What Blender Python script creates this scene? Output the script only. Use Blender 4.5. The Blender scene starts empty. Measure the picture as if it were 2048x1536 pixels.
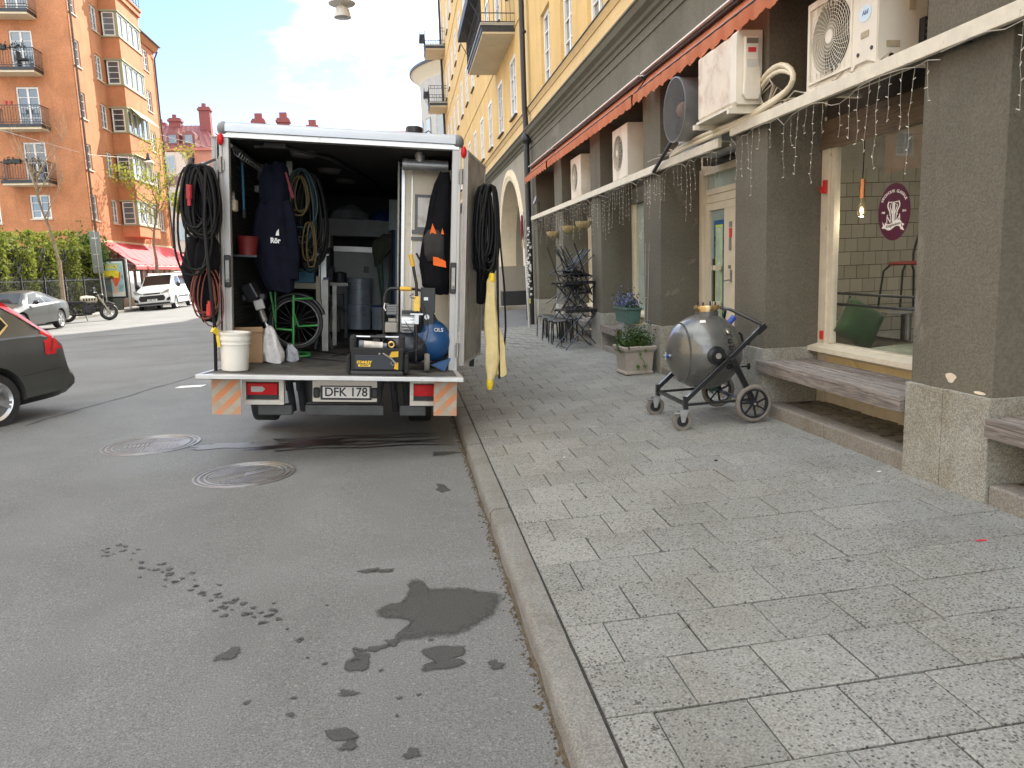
import bpy, bmesh, math, random
from mathutils import Vector, Matrix, Euler
random.seed(7)
R = math.radians
PI = math.pi
scene = bpy.context.scene
COL = scene.collection

# ------------------------------------------------------------------ camera, sky, sun, exposure
cd = bpy.data.cameras.new('camera')
cd.sensor_width = 36.0
cd.lens = 26.72
cd.clip_start = 0.05
cd.clip_end = 2000
cam = bpy.data.objects.new('camera', cd)
COL.objects.link(cam)
cam.matrix_world = Matrix(((0.98972664, 0.05583601, -0.13161883, 0),
                           (-0.13853366, 0.14691011, -0.97940076, 0),
                           (-0.03534969, 0.98757266, 0.15313602, 1.72),
                           (0, 0, 0, 1)))
scene.camera = cam

SUN_AZ = R(27)      # from the street direction (+Y) towards +X
SUN_EL = R(36)
w = bpy.data.worlds.new('World')
scene.world = w
w.use_nodes = True
nt = w.node_tree
nt.nodes.clear()
wo = nt.nodes.new('ShaderNodeOutputWorld')
bg = nt.nodes.new('ShaderNodeBackground')
bg.inputs['Strength'].default_value = 0.12
sky = nt.nodes.new('ShaderNodeTexSky')
sky.sky_type = 'NISHITA'
sky.sun_disc = False
sky.sun_elevation = SUN_EL
sky.sun_rotation = SUN_AZ
sky.air_density = 0.5
sky.dust_density = 0.1
sky.ozone_density = 2.0
tc = nt.nodes.new('ShaderNodeTexCoord')
mp = nt.nodes.new('ShaderNodeMapping')
mp.inputs['Scale'].default_value = (1, 1, 2.2)
mp.inputs['Location'].default_value = (1.3, 5.79, 2.62)
cn = nt.nodes.new('ShaderNodeTexNoise')
cn.inputs['Scale'].default_value = 1.5
cn.inputs['Detail'].default_value = 9
cn.inputs['Roughness'].default_value = 0.55
cr = nt.nodes.new('ShaderNodeMapRange')
cr.inputs['From Min'].default_value = 0.39
cr.inputs['From Max'].default_value = 0.57
mixs = nt.nodes.new('ShaderNodeMix')
mixs.data_type = 'RGBA'
mixs.inputs['B'].default_value = (8.75, 9.0, 8.9, 1)
nt.links.new(tc.outputs['Generated'], mp.inputs['Vector'])
nt.links.new(mp.outputs['Vector'], cn.inputs['Vector'])
nt.links.new(cn.outputs['Fac'], cr.inputs['Value'])
nt.links.new(cr.outputs['Result'], mixs.inputs['Factor'])
nt.links.new(sky.outputs['Color'], mixs.inputs['A'])
nt.links.new(mixs.outputs['Result'], bg.inputs['Color'])
nt.links.new(bg.outputs['Background'], wo.inputs['Surface'])

sl = bpy.data.lights.new('sun', 'SUN')
sl.energy = 3.2
sl.angle = R(0.5)
sl.color = (1.0, 0.93, 0.82)
so = bpy.data.objects.new('sun', sl)
COL.objects.link(so)
sdir = Vector((math.sin(SUN_AZ) * math.cos(SUN_EL), math.cos(SUN_AZ) * math.cos(SUN_EL), math.sin(SUN_EL)))
so.rotation_euler = sdir.to_track_quat('Z', 'Y').to_euler()
so.location = (0, 0, 40)

vs = scene.view_settings
vs.view_transform = 'Standard'
vs.look = 'None'
vs.gamma = 1
vs.exposure = 1.92
vs.use_curve_mapping = False

# ------------------------------------------------------------------ helpers
class MB:
    """collects shapes into one mesh object"""
    def __init__(s):
        s.v = []; s.f = []; s.g = []
    def add(s, vs_, fs_):
        n = len(s.v); s.g.append((n, len(s.f)))
        s.v.extend([tuple(p) for p in vs_])
        s.f.extend([tuple(i + n for i in f) for f in fs_])
        return s
    def box(s, x0, x1, y0, y1, z0, z1, m=None):
        p = [(x0, y0, z0), (x1, y0, z0), (x1, y1, z0), (x0, y1, z0), (x0, y0, z1), (x1, y0, z1), (x1, y1, z1), (x0, y1, z1)]
        if m is not None: p = [m @ Vector(q) for q in p]
        return s.add(p, [(0, 3, 2, 1), (4, 5, 6, 7), (0, 1, 5, 4), (1, 2, 6, 5), (2, 3, 7, 6), (3, 0, 4, 7)])
    def bar(s, a, b, wx, wz, up=(0, 0, 1)):
        """rectangular bar from a to b"""
        a = Vector(a); b = Vector(b); d = (b - a).normalized(); u = Vector(up)
        if abs(d.dot(u)) > .95: u = Vector((0, 1, 0))
        sx = d.cross(u).normalized(); sz = sx.cross(d)
        p = []
        for q in (a, b):
            for i, j in ((-1, -1), (1, -1), (1, 1), (-1, 1)):
                p.append(q + sx * wx * .5 * i + sz * wz * .5 * j)
        return s.add(p, [(0, 1, 2, 3), (7, 6, 5, 4), (0, 4, 5, 1), (1, 5, 6, 2), (2, 6, 7, 3), (3, 7, 4, 0)])
    def tube(s, pts, r, n=8, cap=True, closed=False):
        pts = [Vector(p) for p in pts]
        m = len(pts)
        rr = r if isinstance(r, (list, tuple)) else [r] * m
        ref = Vector((0, 0, 1)); vs_ = []; prev = None
        for i, p in enumerate(pts):
            if closed: d = pts[(i + 1) % m] - pts[i - 1]
            else: d = pts[min(i + 1, m - 1)] - pts[max(i - 1, 0)]
            if d.length < 1e-9: d = Vector((0, 0, 1))
            d.normalize()
            if prev is None:
                a = ref if abs(d.z) < .9 else Vector((1, 0, 0))
                u = (a - d * a.dot(d)).normalized()
            else:
                u = (prev - d * prev.dot(d))
                u = u.normalized() if u.length > 1e-6 else d.orthogonal().normalized()
            prev = u; q = d.cross(u)
            for k in range(n):
                t = 2 * PI * k / n
                vs_.append(p + (u * math.cos(t) + q * math.sin(t)) * rr[i])
        fs_ = []
        for i in range(m if closed else m - 1):
            j = (i + 1) % m
            for k in range(n):
                l = (k + 1) % n
                fs_.append((i * n + k, i * n + l, j * n + l, j * n + k))
        if cap and not closed:
            fs_.append(tuple(range(n))[::-1]); fs_.append(tuple(range((m - 1) * n, m * n)))
        return s.add(vs_, fs_)
    def cyl(s, a, b, r, r2=None, n=16):
        return s.tube([a, b], [r, r if r2 is None else r2], n)
    def lathe(s, prof, n=24, m=None, a0=0, a1=2 * PI, cap=True):
        """profile [(r, z)] about local z; m places it"""
        full = abs(a1 - a0 - 2 * PI) < 1e-6
        k = n if full else n + 1
        vs_ = []
        for r, z in prof:
            for i in range(k):
                t = a0 + (a1 - a0) * i / n
                vs_.append(Vector((r * math.cos(t), r * math.sin(t), z)))
        if m is not None: vs_ = [m @ p for p in vs_]
        fs_ = []
        for j in range(len(prof) - 1):
            for i in range(n):
                i2 = (i + 1) % k
                fs_.append((j * k + i, j * k + i2, (j + 1) * k + i2, (j + 1) * k + i))
        if full and cap and prof[0] != prof[-1]:
            if prof[0][0] > 1e-6: fs_.append(tuple(range(k))[::-1])
            if prof[-1][0] > 1e-6: fs_.append(tuple(range((len(prof) - 1) * k, len(prof) * k)))
        return s.add(vs_, fs_)
    def prism(s, poly, ax, a, b):
        """polygon in the plane across ax ('x': (y,z), 'y': (x,z), 'z': (x,y)) extruded from a to b"""
        def P(p, t):
            return (t, p[0], p[1]) if ax == 'x' else (p[0], t, p[1]) if ax == 'y' else (p[0], p[1], t)
        n = len(poly)
        vs_ = [P(p, a) for p in poly] + [P(p, b) for p in poly]
        fs_ = [tuple(range(n)), tuple(range(n, 2 * n))[::-1]] + [(i, i + n, (i + 1) % n + n, (i + 1) % n) for i in range(n)]
        return s.add(vs_, fs_)
    def sphere(s, c, r, nu=14, nv=9, sc=(1, 1, 1)):
        m = Matrix.Translation(c) @ Matrix.Diagonal((r * sc[0], r * sc[1], r * sc[2], 1))
        return s.lathe([(max(math.sin(PI * i / nv), 1e-7), -math.cos(PI * i / nv)) for i in range(nv + 1)], nu, m)
    def grid(s, fn, nu, nv, thick=None):
        vs_ = [fn(i / nu, j / nv) for j in range(nv + 1) for i in range(nu + 1)]
        k = nu + 1
        fs_ = [(j * k + i, j * k + i + 1, (j + 1) * k + i + 1, (j + 1) * k + i) for j in range(nv) for i in range(nu)]
        return s.add(vs_, fs_)
    def quad(s, *p):
        return s.add(p, [tuple(range(len(p)))])
    def mesh(s, name, mat=None, smooth=None, merge=False, recalc=True):
        me = bpy.data.meshes.new(name)
        me.from_pydata(s.v, [], s.f)
        if merge or recalc:
            bm = bmesh.new(); bm.from_mesh(me)
            if merge: bmesh.ops.remove_doubles(bm, verts=bm.verts, dist=1e-5)
            if recalc: bmesh.ops.recalc_face_normals(bm, faces=bm.faces)
            bm.to_mesh(me); bm.free()
        if mat: me.materials.append(mat)
        if smooth is not None:
            me.shade_smooth()
            me.set_sharp_from_angle(angle=R(smooth))
        return me
    def each(s, name, mat=None, parent=None, **k):
        """every added shape as an object of its own"""
        e = s.g + [(len(s.v), len(s.f))]
        for (v0, f0), (v1, f1) in zip(e, e[1:]):
            m = MB(); m.add(s.v[v0:v1], [tuple(i - v0 for i in f) for f in s.f[f0:f1]])
            o = m.build(name, mat, parent, **k)
        return o
    def build(s, name, mat=None, parent=None, world=False, smooth=None, bevel=0, merge=False, recalc=True, solid=0, subsurf=0):
        me = s.mesh(name, mat, smooth, merge, recalc)
        o = bpy.data.objects.new(name, me)
        COL.objects.link(o)
        if parent is not None:
            o.parent = parent
            if world:
                bpy_m = wm(parent).inverted()
                o.matrix_parent_inverse = bpy_m
        if subsurf:
            q = o.modifiers.new('subsurf', 'SUBSURF'); q.levels = subsurf; q.render_levels = subsurf
        if solid:
            q = o.modifiers.new('solid', 'SOLIDIFY'); q.thickness = solid; q.offset = 0
        if bevel:
            q = o.modifiers.new('bevel', 'BEVEL'); q.width = bevel; q.segments = 2; q.limit_method = 'ANGLE'; q.angle_limit = R(40)
        return o

def wm(o):
    m = o.matrix_parent_inverse @ o.matrix_basis if o.parent else o.matrix_basis.copy()
    return wm(o.parent) @ m if o.parent else m

def tag(o, label=None, cat=None, group=None, kind=None):
    if label: o['label'] = label
    if cat: o['category'] = cat
    if group: o['group'] = group
    if kind: o['kind'] = kind
    return o

def thing(name, label, cat, loc=(0, 0, 0), rz=0, group=None, frame=None):
    o = bpy.data.objects.new(name, None)
    o.empty_display_size = .1
    COL.objects.link(o)
    m = Matrix.Translation(loc) @ Matrix.Rotation(rz, 4, 'Z')
    if frame is not None: m = frame @ m
    o.matrix_basis = m
    return tag(o, label, cat, group)

def children(o):
    return [c for c in COL.objects if c.parent == o]

def dup(root, label=None, mat=None):
    """a copy of a thing with copies of its parts and sub-parts"""
    def cp(o, par):
        c = o.copy(); COL.objects.link(c)
        if par is not None:
            mpi = o.matrix_parent_inverse.copy(); c.parent = par; c.matrix_parent_inverse = mpi
        for ch in children(o): cp(ch, c)
        return c
    c = cp(root, None)
    if label: c['label'] = label
    if mat is not None: c.matrix_basis = mat
    return c

def struct(mb, name, mat, **k):
    return tag(mb.build(name, mat, **k), kind='structure')

TEXTS = []
def text(s, name, mat, size, parent=None, m=None, align='CENTER', extrude=.0008, world=False, sx=1, bold=0, shear=0):
    c = bpy.data.curves.new(name, 'FONT')
    c.body = s; c.size = size; c.align_x = align; c.align_y = 'CENTER'; c.extrude = extrude; c.offset = bold; c.shear = shear
    c.materials.append(mat)
    o = bpy.data.objects.new(name, c)
    COL.objects.link(o)
    if parent is not None:
        o.parent = parent
        if world: o.matrix_parent_inverse = wm(parent).inverted()
    if m is not None: o.matrix_basis = m @ Matrix.Diagonal((sx, 1, 1, 1))
    TEXTS.append(o)
    return o

# text planes: facing -Y (read along +X), facing -X (read along -Y), facing +X (read along +Y)
FACE_NY = Matrix.Rotation(PI / 2, 4, 'X')
FACE_NX = Matrix.Rotation(-PI / 2, 4, 'Z') @ FACE_NY
def at(x, y, z, rot=FACE_NY): return Matrix.Translation((x, y, z)) @ rot

def wall_holes(mb, P, u0, u1, v0, v1, holes, depth, inward):
    """a wall sheet with rectangular openings and their reveals; P maps (u, v) to a point"""
    us = sorted({u0, u1, *[h[0] for h in holes], *[h[1] for h in holes]})
    vv = sorted({v0, v1, *[h[2] for h in holes], *[h[3] for h in holes]})
    us = [u for u in us if u0 <= u <= u1]; vv = [v for v in vv if v0 <= v <= v1]
    inw = Vector(inward) * depth
    for a, b in zip(us, us[1:]):
        run = None
        for c, d in zip(vv, vv[1:]):
            mu, mv = (a + b) / 2, (c + d) / 2
            if any(h[0] < mu < h[1] and h[2] < mv < h[3] for h in holes):
                if run is not None: mb.quad(P(a, run), P(b, run), P(b, c), P(a, c)); run = None
            elif run is None: run = c
        if run is not None: mb.quad(P(a, run), P(b, run), P(b, vv[-1]), P(a, vv[-1]))
    for h in holes:
        q = [(h[0], h[2]), (h[1], h[2]), (h[1], h[3]), (h[0], h[3])]
        for i in range(4):
            A = Vector(P(*q[i])); B = Vector(P(*q[(i + 1) % 4]))
            mb.quad(A, B, B + inw, A + inw)
    return mb

# ------------------------------------------------------------------ materials
def nodes(name):
    m = bpy.data.materials.new(name); m.use_nodes = True
    n = m.node_tree
    return m, n, n.nodes['Principled BSDF']

def link(n, a, b): n.links.new(a, b)

def noise(n, vec, scale, detail=4, rough=.55, dist=0):
    t = n.nodes.new('ShaderNodeTexNoise')
    t.inputs['Scale'].default_value = scale; t.inputs['Detail'].default_value = detail
    t.inputs['Roughness'].default_value = rough; t.inputs['Distortion'].default_value = dist
    link(n, vec, t.inputs['Vector'])
    return t.outputs['Fac']

def ramp(n, fac, lo, hi, a=0., b=1.):
    t = n.nodes.new('ShaderNodeMapRange')
    t.inputs['From Min'].default_value = lo; t.inputs['From Max'].default_value = hi
    t.inputs['To Min'].default_value = a; t.inputs['To Max'].default_value = b
    link(n, fac, t.inputs['Value'])
    return t.outputs['Result']

def mixc(n, fac, a, b, blend='MIX'):
    t = n.nodes.new('ShaderNodeMix'); t.data_type = 'RGBA'; t.blend_type = blend
    for k, x in (('Factor', fac), ('A', a), ('B', b)):
        if hasattr(x, 'is_linked') or hasattr(x, 'links'): link(n, x, t.inputs[k])
        elif isinstance(x, (int, float)): t.inputs[k].default_value = x
        else: t.inputs[k].default_value = (*x, 1)
    return t.outputs['Result']

def pos(n):
    return n.nodes.new('ShaderNodeNewGeometry').outputs['Position']

def objco(n):
    return n.nodes.new('ShaderNodeTexCoord').outputs['Object']

def bump(n, bs, h, strength, dist=.01):
    b = n.nodes.new('ShaderNodeBump')
    b.inputs['Strength'].default_value = strength; b.inputs['Distance'].default_value = dist
    link(n, h, b.inputs['Height']); link(n, b.outputs['Normal'], bs.inputs['Normal'])

def mat(name, col, rough=.6, metal=0., var=.18, vs_=5., bmp=0., bs_=60., dirt=None, dirt_lo=.55, dirt_hi=.75, dirt_s=2.5, coat=0., spec=.5, stretch=None, rnd=0., sheen=0.):
    m, n, b = nodes(name)
    v = pos(n)
    if stretch:
        mp_ = n.nodes.new('ShaderNodeMapping'); mp_.inputs['Scale'].default_value = stretch
        link(n, objco(n), mp_.inputs['Vector']); v = mp_.outputs['Vector']
    f = noise(n, v, vs_, 6, .6)
    c = mixc(n, ramp(n, f, .3, .7), [max(0, x * (1 - var)) for x in col], [min(1, x * (1 + var)) for x in col])
    if dirt:
        f2 = noise(n, v, dirt_s, 8, .65, .4)
        c = mixc(n, ramp(n, f2, dirt_lo, dirt_hi), c, dirt)
    if rnd:
        oi = n.nodes.new('ShaderNodeObjectInfo')
        c = mixc(n, 1.0, c, mixc(n, oi.outputs['Random'], [1 - rnd] * 3, [1 + rnd * .4] * 3), 'MULTIPLY')
    link(n, c, b.inputs['Base Color'])
    rv = ramp(n, f, .2, .8, max(.02, rough - .08), min(1, rough + .08))
    link(n, rv, b.inputs['Roughness'])
    b.inputs['Metallic'].default_value = metal
    b.inputs['Coat Weight'].default_value = coat
    b.inputs['Coat Roughness'].default_value = .06
    b.inputs['Specular IOR Level'].default_value = spec
    if sheen: b.inputs['Sheen Weight'].default_value = sheen
    if bmp: bump(n, b, noise(n, v, bs_, 5, .6), bmp)
    return m

def glass(name, tint=(.9, .95, .93), base=.06, k=1.0):
    m = bpy.data.materials.new(name); m.use_nodes = True
    n = m.node_tree; n.nodes.clear()
    o = n.nodes.new('ShaderNodeOutputMaterial')
    t = n.nodes.new('ShaderNodeBsdfTransparent'); t.inputs['Color'].default_value = (*tint, 1)
    g = n.nodes.new('ShaderNodeBsdfGlossy'); g.inputs['Roughness'].default_value = .015
    lw = n.nodes.new('ShaderNodeLayerWeight'); lw.inputs['Blend'].default_value = .5
    fr = n.nodes.new('ShaderNodeMath'); fr.operation = 'POWER'; fr.inputs[1].default_value = 4.5; link(n, lw.outputs['Facing'], fr.inputs[0])
    a = n.nodes.new('ShaderNodeMath'); a.operation = 'MULTIPLY_ADD'; a.use_clamp = True
    a.inputs[1].default_value = k; a.inputs[2].default_value = base
    x = n.nodes.new('ShaderNodeMixShader')
    link(n, fr.outputs[0], a.inputs[0]); link(n, a.outputs[0], x.inputs[0])
    link(n, t.outputs[0], x.inputs[1]); link(n, g.outputs[0], x.inputs[2]); link(n, x.outputs[0], o.inputs[0])
    return m

def window_glass(name, col=(.03, .04, .045)):
    """far panes: dark room behind, clear reflection on top"""
    m, n, b = nodes(name)
    oi = n.nodes.new('ShaderNodeObjectInfo')
    c = mixc(n, oi.outputs['Random'], col, [x * 4 + .03 for x in col])
    link(n, c, b.inputs['Base Color'])
    b.inputs['Roughness'].default_value = .03
    b.inputs['Specular IOR Level'].default_value = .9
    b.inputs['Coat Weight'].default_value = .6
    bump(n, b, noise(n, pos(n), 1.2, 1), .04, .05)
    return m

def leaf_mat(name, a, b_, trans=.35):
    m = bpy.data.materials.new(name); m.use_nodes = True
    n = m.node_tree; bs = n.nodes['Principled BSDF']; o = n.nodes['Material Output']
    c = mixc(n, ramp(n, noise(n, pos(n), 3.2, 3), .3, .7), a, b_)
    link(n, c, bs.inputs['Base Color']); bs.inputs['Roughness'].default_value = .65; bs.inputs['Specular IOR Level'].default_value = .2
    t = n.nodes.new('ShaderNodeBsdfTranslucent'); link(n, c, t.inputs['Color'])
    x = n.nodes.new('ShaderNodeMixShader'); x.inputs[0].default_value = trans
    link(n, bs.outputs[0], x.inputs[1]); link(n, t.outputs[0], x.inputs[2]); link(n, x.outputs[0], o.inputs[0])
    return m

def asphalt_mat(name, base, rough, wet=0.):
    m, n, b = nodes(name)
    p = pos(n)
    fine = noise(n, p, 125, 4, .75)
    c = mixc(n, ramp(n, fine, .36, .64), [x * .52 for x in base], [x * 1.4 for x in base])
    big = noise(n, p, .55, 7, .62, .5)
    c = mixc(n, ramp(n, big, .35, .68), c, mixc(n, 1.0, c, (.72, .71, .70), 'MULTIPLY'))
    vo = n.nodes.new('ShaderNodeTexVoronoi'); vo.inputs['Scale'].default_value = 120
    link(n, p, vo.inputs['Vector'])
    sep = n.nodes.new('ShaderNodeSeparateColor'); link(n, vo.outputs['Color'], sep.inputs[0])
    c = mixc(n, ramp(n, sep.outputs[0], .965, .985, 0, .0 if wet else .35), c, (.36, .35, .33))
    link(n, c, b.inputs['Base Color'])
    b.inputs['Roughness'].default_value = rough
    b.inputs['Specular IOR Level'].default_value = .5 if not wet else .6
    bump(n, b, fine, .55 if not wet else .3, .006)
    return m

def paving_mat(name, base=(.252, .254, .24)):
    m, n, b = nodes(name)
    p = pos(n)
    oi = n.nodes.new('ShaderNodeObjectInfo')
    f1 = noise(n, p, 95, 5, .72)
    c = mixc(n, ramp(n, f1, .33, .67), [x * .5 for x in base], [x * 1.42 for x in base])
    vo = n.nodes.new('ShaderNodeTexVoronoi'); vo.inputs['Scale'].default_value = 78
    link(n, p, vo.inputs['Vector'])
    sep = n.nodes.new('ShaderNodeSeparateColor'); link(n, vo.outputs['Color'], sep.inputs[0])
    inside = ramp(n, vo.outputs['Distance'], .50, .42)
    dk = n.nodes.new('ShaderNodeMath'); dk.operation = 'MULTIPLY'
    wear = ramp(n, noise(n, p, 1.1, 4), .38, .6, .52, .82)
    gt = n.nodes.new('ShaderNodeMath'); gt.operation = 'GREATER_THAN'
    link(n, sep.outputs[0], gt.inputs[0]); link(n, wear, gt.inputs[1])
    link(n, gt.outputs[0], dk.inputs[0]); link(n, inside, dk.inputs[1])
    c = mixc(n, dk.outputs[0], c, mixc(n, sep.outputs[1], (.05, .052, .055), (.19, .175, .16)))
    c = mixc(n, 1.0, c, mixc(n, oi.outputs['Random'], (.9, .9, .9), (1.08, 1.07, 1.06)), 'MULTIPLY')
    big = noise(n, p, 1.6, 6, .6)
    c = mixc(n, ramp(n, big, .42, .75), c, mixc(n, 1.0, c, (.8, .77, .72), 'MULTIPLY'))
    link(n, c, b.inputs['Base Color'])
    b.inputs['Roughness'].default_value = .82
    bump(n, b, f1, .4, .004)
    return m

def granite_mat(name, base=(.33, .325, .285), scale=150, warm=.0):
    m, n, b = nodes(name)
    p = pos(n)
    vo = n.nodes.new('ShaderNodeTexVoronoi'); vo.inputs['Scale'].default_value = scale
    link(n, p, vo.inputs['Vector'])
    sep = n.nodes.new('ShaderNodeSeparateColor'); link(n, vo.outputs['Color'], sep.inputs[0])
    c = mixc(n, ramp(n, sep.outputs[0], .1, .9), [x * .66 for x in base], [x * 1.18 for x in base])
    c = mixc(n, ramp(n, noise(n, p, 2.2, 7, .65, .3), .45, .75), c, mixc(n, 1.0, c, (.66, .58, .48), 'MULTIPLY'))
    link(n, c, b.inputs['Base Color'])
    b.inputs['Roughness'].default_value = .75
    bump(n, b, noise(n, p, 180, 3, .6), .35, .004)
    return m

def plaster_mat(name, base, patch=None, streak=.25, bscale=130, bstr=.3, lo=.66):
    m, n, b = nodes(name)
    p = pos(n)
    c = mixc(n, ramp(n, noise(n, p, .9, 7, .6, .4), .3, .7), [x * (1 - streak) for x in base], [min(1, x * (1 + streak * .5)) for x in base])
    mp_ = n.nodes.new('ShaderNodeMapping'); mp_.inputs['Scale'].default_value = (2.5, 2.5, .22)
    link(n, p, mp_.inputs['Vector'])
    c = mixc(n, ramp(n, noise(n, mp_.outputs['Vector'], 1.5, 6, .6), .5, .8, 0, .5), c, [x * .68 for x in base])
    c = mixc(n, 1.0, c, mixc(n, ramp(n, noise(n, p, bscale, 3, .6), .36, .64), (.85, .85, .85), (1.14, 1.14, 1.14)), 'MULTIPLY')
    if patch:
        c = mixc(n, ramp(n, noise(n, p, .62, 9, .66, .6), lo, lo + .012), c, patch)
    link(n, c, b.inputs['Base Color'])
    b.inputs['Roughness'].default_value = .9
    b.inputs['Specular IOR Level'].default_value = .25
    bump(n, b, noise(n, p, bscale, 4, .65), bstr, .008)
    return m

def wood_mat(name, a, b_, stretch=(12, 1.2, 12), rough=.75):
    m, n, b = nodes(name)
    mp_ = n.nodes.new('ShaderNodeMapping'); mp_.inputs['Scale'].default_value = stretch
    link(n, pos(n), mp_.inputs['Vector'])
    f = noise(n, mp_.outputs['Vector'], 4.5, 8, .7, .8)
    c = mixc(n, ramp(n, f, .32, .68), a, b_)
    oi = n.nodes.new('ShaderNodeObjectInfo')
    c = mixc(n, 1.0, c, mixc(n, oi.outputs['Random'], (.75, .72, .7), (1.15, 1.15, 1.18)), 'MULTIPLY')
    link(n, c, b.inputs['Base Color'])
    b.inputs['Roughness'].default_value = rough
    bump(n, b, f, .5, .004)
    return m

asphalt = asphalt_mat('asphalt', (.18, .184, .183), .85)
asphalt_wet = asphalt_mat('asphalt_wet', (.058, .058, .054), .6, 1.)
asphalt_soaked = asphalt_mat('asphalt_soaked', (.022, .022, .022), .35, 1.)
paving = paving_mat('paving_concrete')
joint = mat('joint_sand', (.045, .042, .037), .95, var=.4, vs_=40, bmp=.5, bs_=200)
kerb_granite = granite_mat('kerb_granite', (.205, .20, .185), 170)
plinth_granite = granite_mat('plinth_granite', (.33, .325, .285), 120)
stucco = plaster_mat('brown_stucco', (.148, .136, .107), (.18, .167, .136), .22, 62, 1.0, .64)
stucco_trim = plaster_mat('brown_trim', (.135, .127, .097), None, .15, 60, .1)
yellow = plaster_mat('yellow_plaster', (.66, .45, .19), None, .14, 90, .15)
yellow_pale = plaster_mat('pale_yellow_plaster', (.68, .49, .25), None, .08, 90, .12)
orange = plaster_mat('orange_plaster', (.50, .215, .105), (.36, .31, .26), .22, 25, .25, .70)
pinkwall = plaster_mat('pink_plaster', (.44, .19, .125), None, .12, 25, .1)
cream_plaster = plaster_mat('cream_plaster', (.72, .62, .45), None, .1, 60, .15)
offwhite_plaster = plaster_mat('offwhite_plaster', (.44, .435, .41), None, .06, 30, .1)
grey_plaster = plaster_mat('grey_plaster', (.30, .275, .225), None, .12, 90, .3)
white_paint = mat('white_paint', (.76, .74, .70), .45, var=.06, vs_=4, bmp=.05)
cream_paint = mat('cream_paint', (.70, .62, .47), .5, var=.08, vs_=5, bmp=.1, bs_=40, dirt=(.42, .34, .22), dirt_lo=.62, dirt_hi=.85, dirt_s=5)
peel_white = mat('peeling_white_paint', (.66, .61, .50), .55, var=.1, vs_=8, bmp=.4, bs_=50, dirt=(.32, .25, .17), dirt_lo=.64, dirt_hi=.70, dirt_s=9)
ac_white = mat('ac_casing', (.70, .65, .55), .45, var=.07, vs_=3, dirt=(.50, .42, .30), dirt_lo=.5, dirt_hi=.8, dirt_s=2.5)
ac_rust = mat('ac_stained_casing', (.66, .58, .47), .5, var=.1, vs_=3, dirt=(.42, .25, .15), dirt_lo=.48, dirt_hi=.72, dirt_s=4)
black = mat('black_paint', (.016, .016, .018), .4, var=.2, vs_=8)
black_metal = mat('black_metal', (.02, .021, .024), .35, .2, var=.3, vs_=9)
rubber = mat('black_rubber', (.022, .022, .022), .6, var=.3, vs_=12, bmp=.1)
hose_rubber = mat('hose_rubber', (.010, .010, .011), .55, spec=.25, var=.4, vs_=20, bmp=.2, bs_=120)
grey_rubber = mat('dusty_tyre', (.17, .155, .135), .85, var=.2, vs_=20, bmp=.2)
dark_void = mat('dark_interior', (.02, .019, .018), .9)
iron = mat('dark_iron', (.035, .037, .042), .5, .3, var=.3, vs_=6)
zinc = mat('zinc_steel', (.55, .56, .57), .38, .9, var=.15, vs_=9)
alu = mat('aluminium', (.62, .62, .61), .42, .85, var=.1, vs_=6, dirt=(.3, .29, .27), dirt_lo=.6, dirt_hi=.8, dirt_s=6)
steel_dirty = mat('dirty_steel', (.32, .31, .29), .5, .7, var=.3, vs_=7)
far_glass = window_glass('window_glass_far')
clear_glass = glass('shop_glass', (.93, .95, .93), .07, 1.0)
car_glass = glass('car_glass', (.16, .18, .19), .10, 1.2)
# ------------------------------------------------------------------ ground, road, pavements
def roadz(x):
    return max(0., .05 * (1 - ((x + 7.2) / 7.68) ** 2))
def swz(x):
    return .12 + .035 * (x - .6)

g = MB(); g.box(-400, 400, -200, 700, -.9, -.45)
struct(g, 'ground', asphalt)
rd = MB()
rd.grid(lambda u, v: (-14.95 + 15.44 * u, -10 + 170 * v, roadz(-14.95 + 15.44 * u)), 32, 12)
rd.box(-14.95, .49, -10, 160, -.4, -.06)
road = struct(rd, 'road', asphalt, smooth=30)

lp = MB(); lp.box(-60, -15.10, -10, 100, -.4, .11)
struct(lp, 'left_pavement', mat('pavement_concrete', (.30, .285, .26), .85, var=.15, vs_=3, bmp=.2))
lk = MB(); lk.box(-15.1, -14.94, -10, 100, -.3, .125)
struct(lk, 'left_kerb', kerb_granite, bevel=.015)

# pavement on the right: mortar bed, then each slab
bed = MB()
bed.prism([(.60, -.3), (3.95, -.3), (3.95, swz(3.95) - .012), (.60, swz(.6) - .012)], 'y', -6, 19.0)
sidewalk = struct(bed, 'sidewalk', joint)
drv = MB()
drv.prism([(.60, -.3), (3.95, -.3), (3.95, swz(3.95) - .01), (.60, swz(.6) - .01)], 'y', 19.0, 70)
drv.box(3.95, 14, 21, 27, -.3, swz(3.95) - .01)
struct(drv, 'driveway', asphalt_mat('driveway_asphalt', (.16, .16, .16), .85))

def slab_mesh(nm, sx, sy, jit):
    m = MB(); e = .006; t = .05
    c = [(-sx / 2, -sy / 2), (sx / 2, -sy / 2), (sx / 2, sy / 2), (-sx / 2, sy / 2)]
    i = [(-sx / 2 + e, -sy / 2 + e), (sx / 2 - e, -sy / 2 + e), (sx / 2 - e, sy / 2 - e), (-sx / 2 + e, sy / 2 - e)]
    m.add([(x, y, -t) for x, y in c] + [(x, y, -.005) for x, y in c] + [(x, y, 0) for x, y in i],
          [(0, 1, 5, 4), (1, 2, 6, 5), (2, 3, 7, 6), (3, 0, 4, 7), (4, 5, 9, 8), (5, 6, 10, 9), (6, 7, 11, 10), (7, 4, 8, 11), (8, 9, 10, 11)])
    return m
PITCH = .353
full = slab_mesh('slab', .345, .3435, 0).mesh('paving_slab', paving)
half = slab_mesh('slab', .170, .3435, 0).mesh('paving_slab', paving)
edge_cache = {}
rest = MB(); nslab = 0
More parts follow.
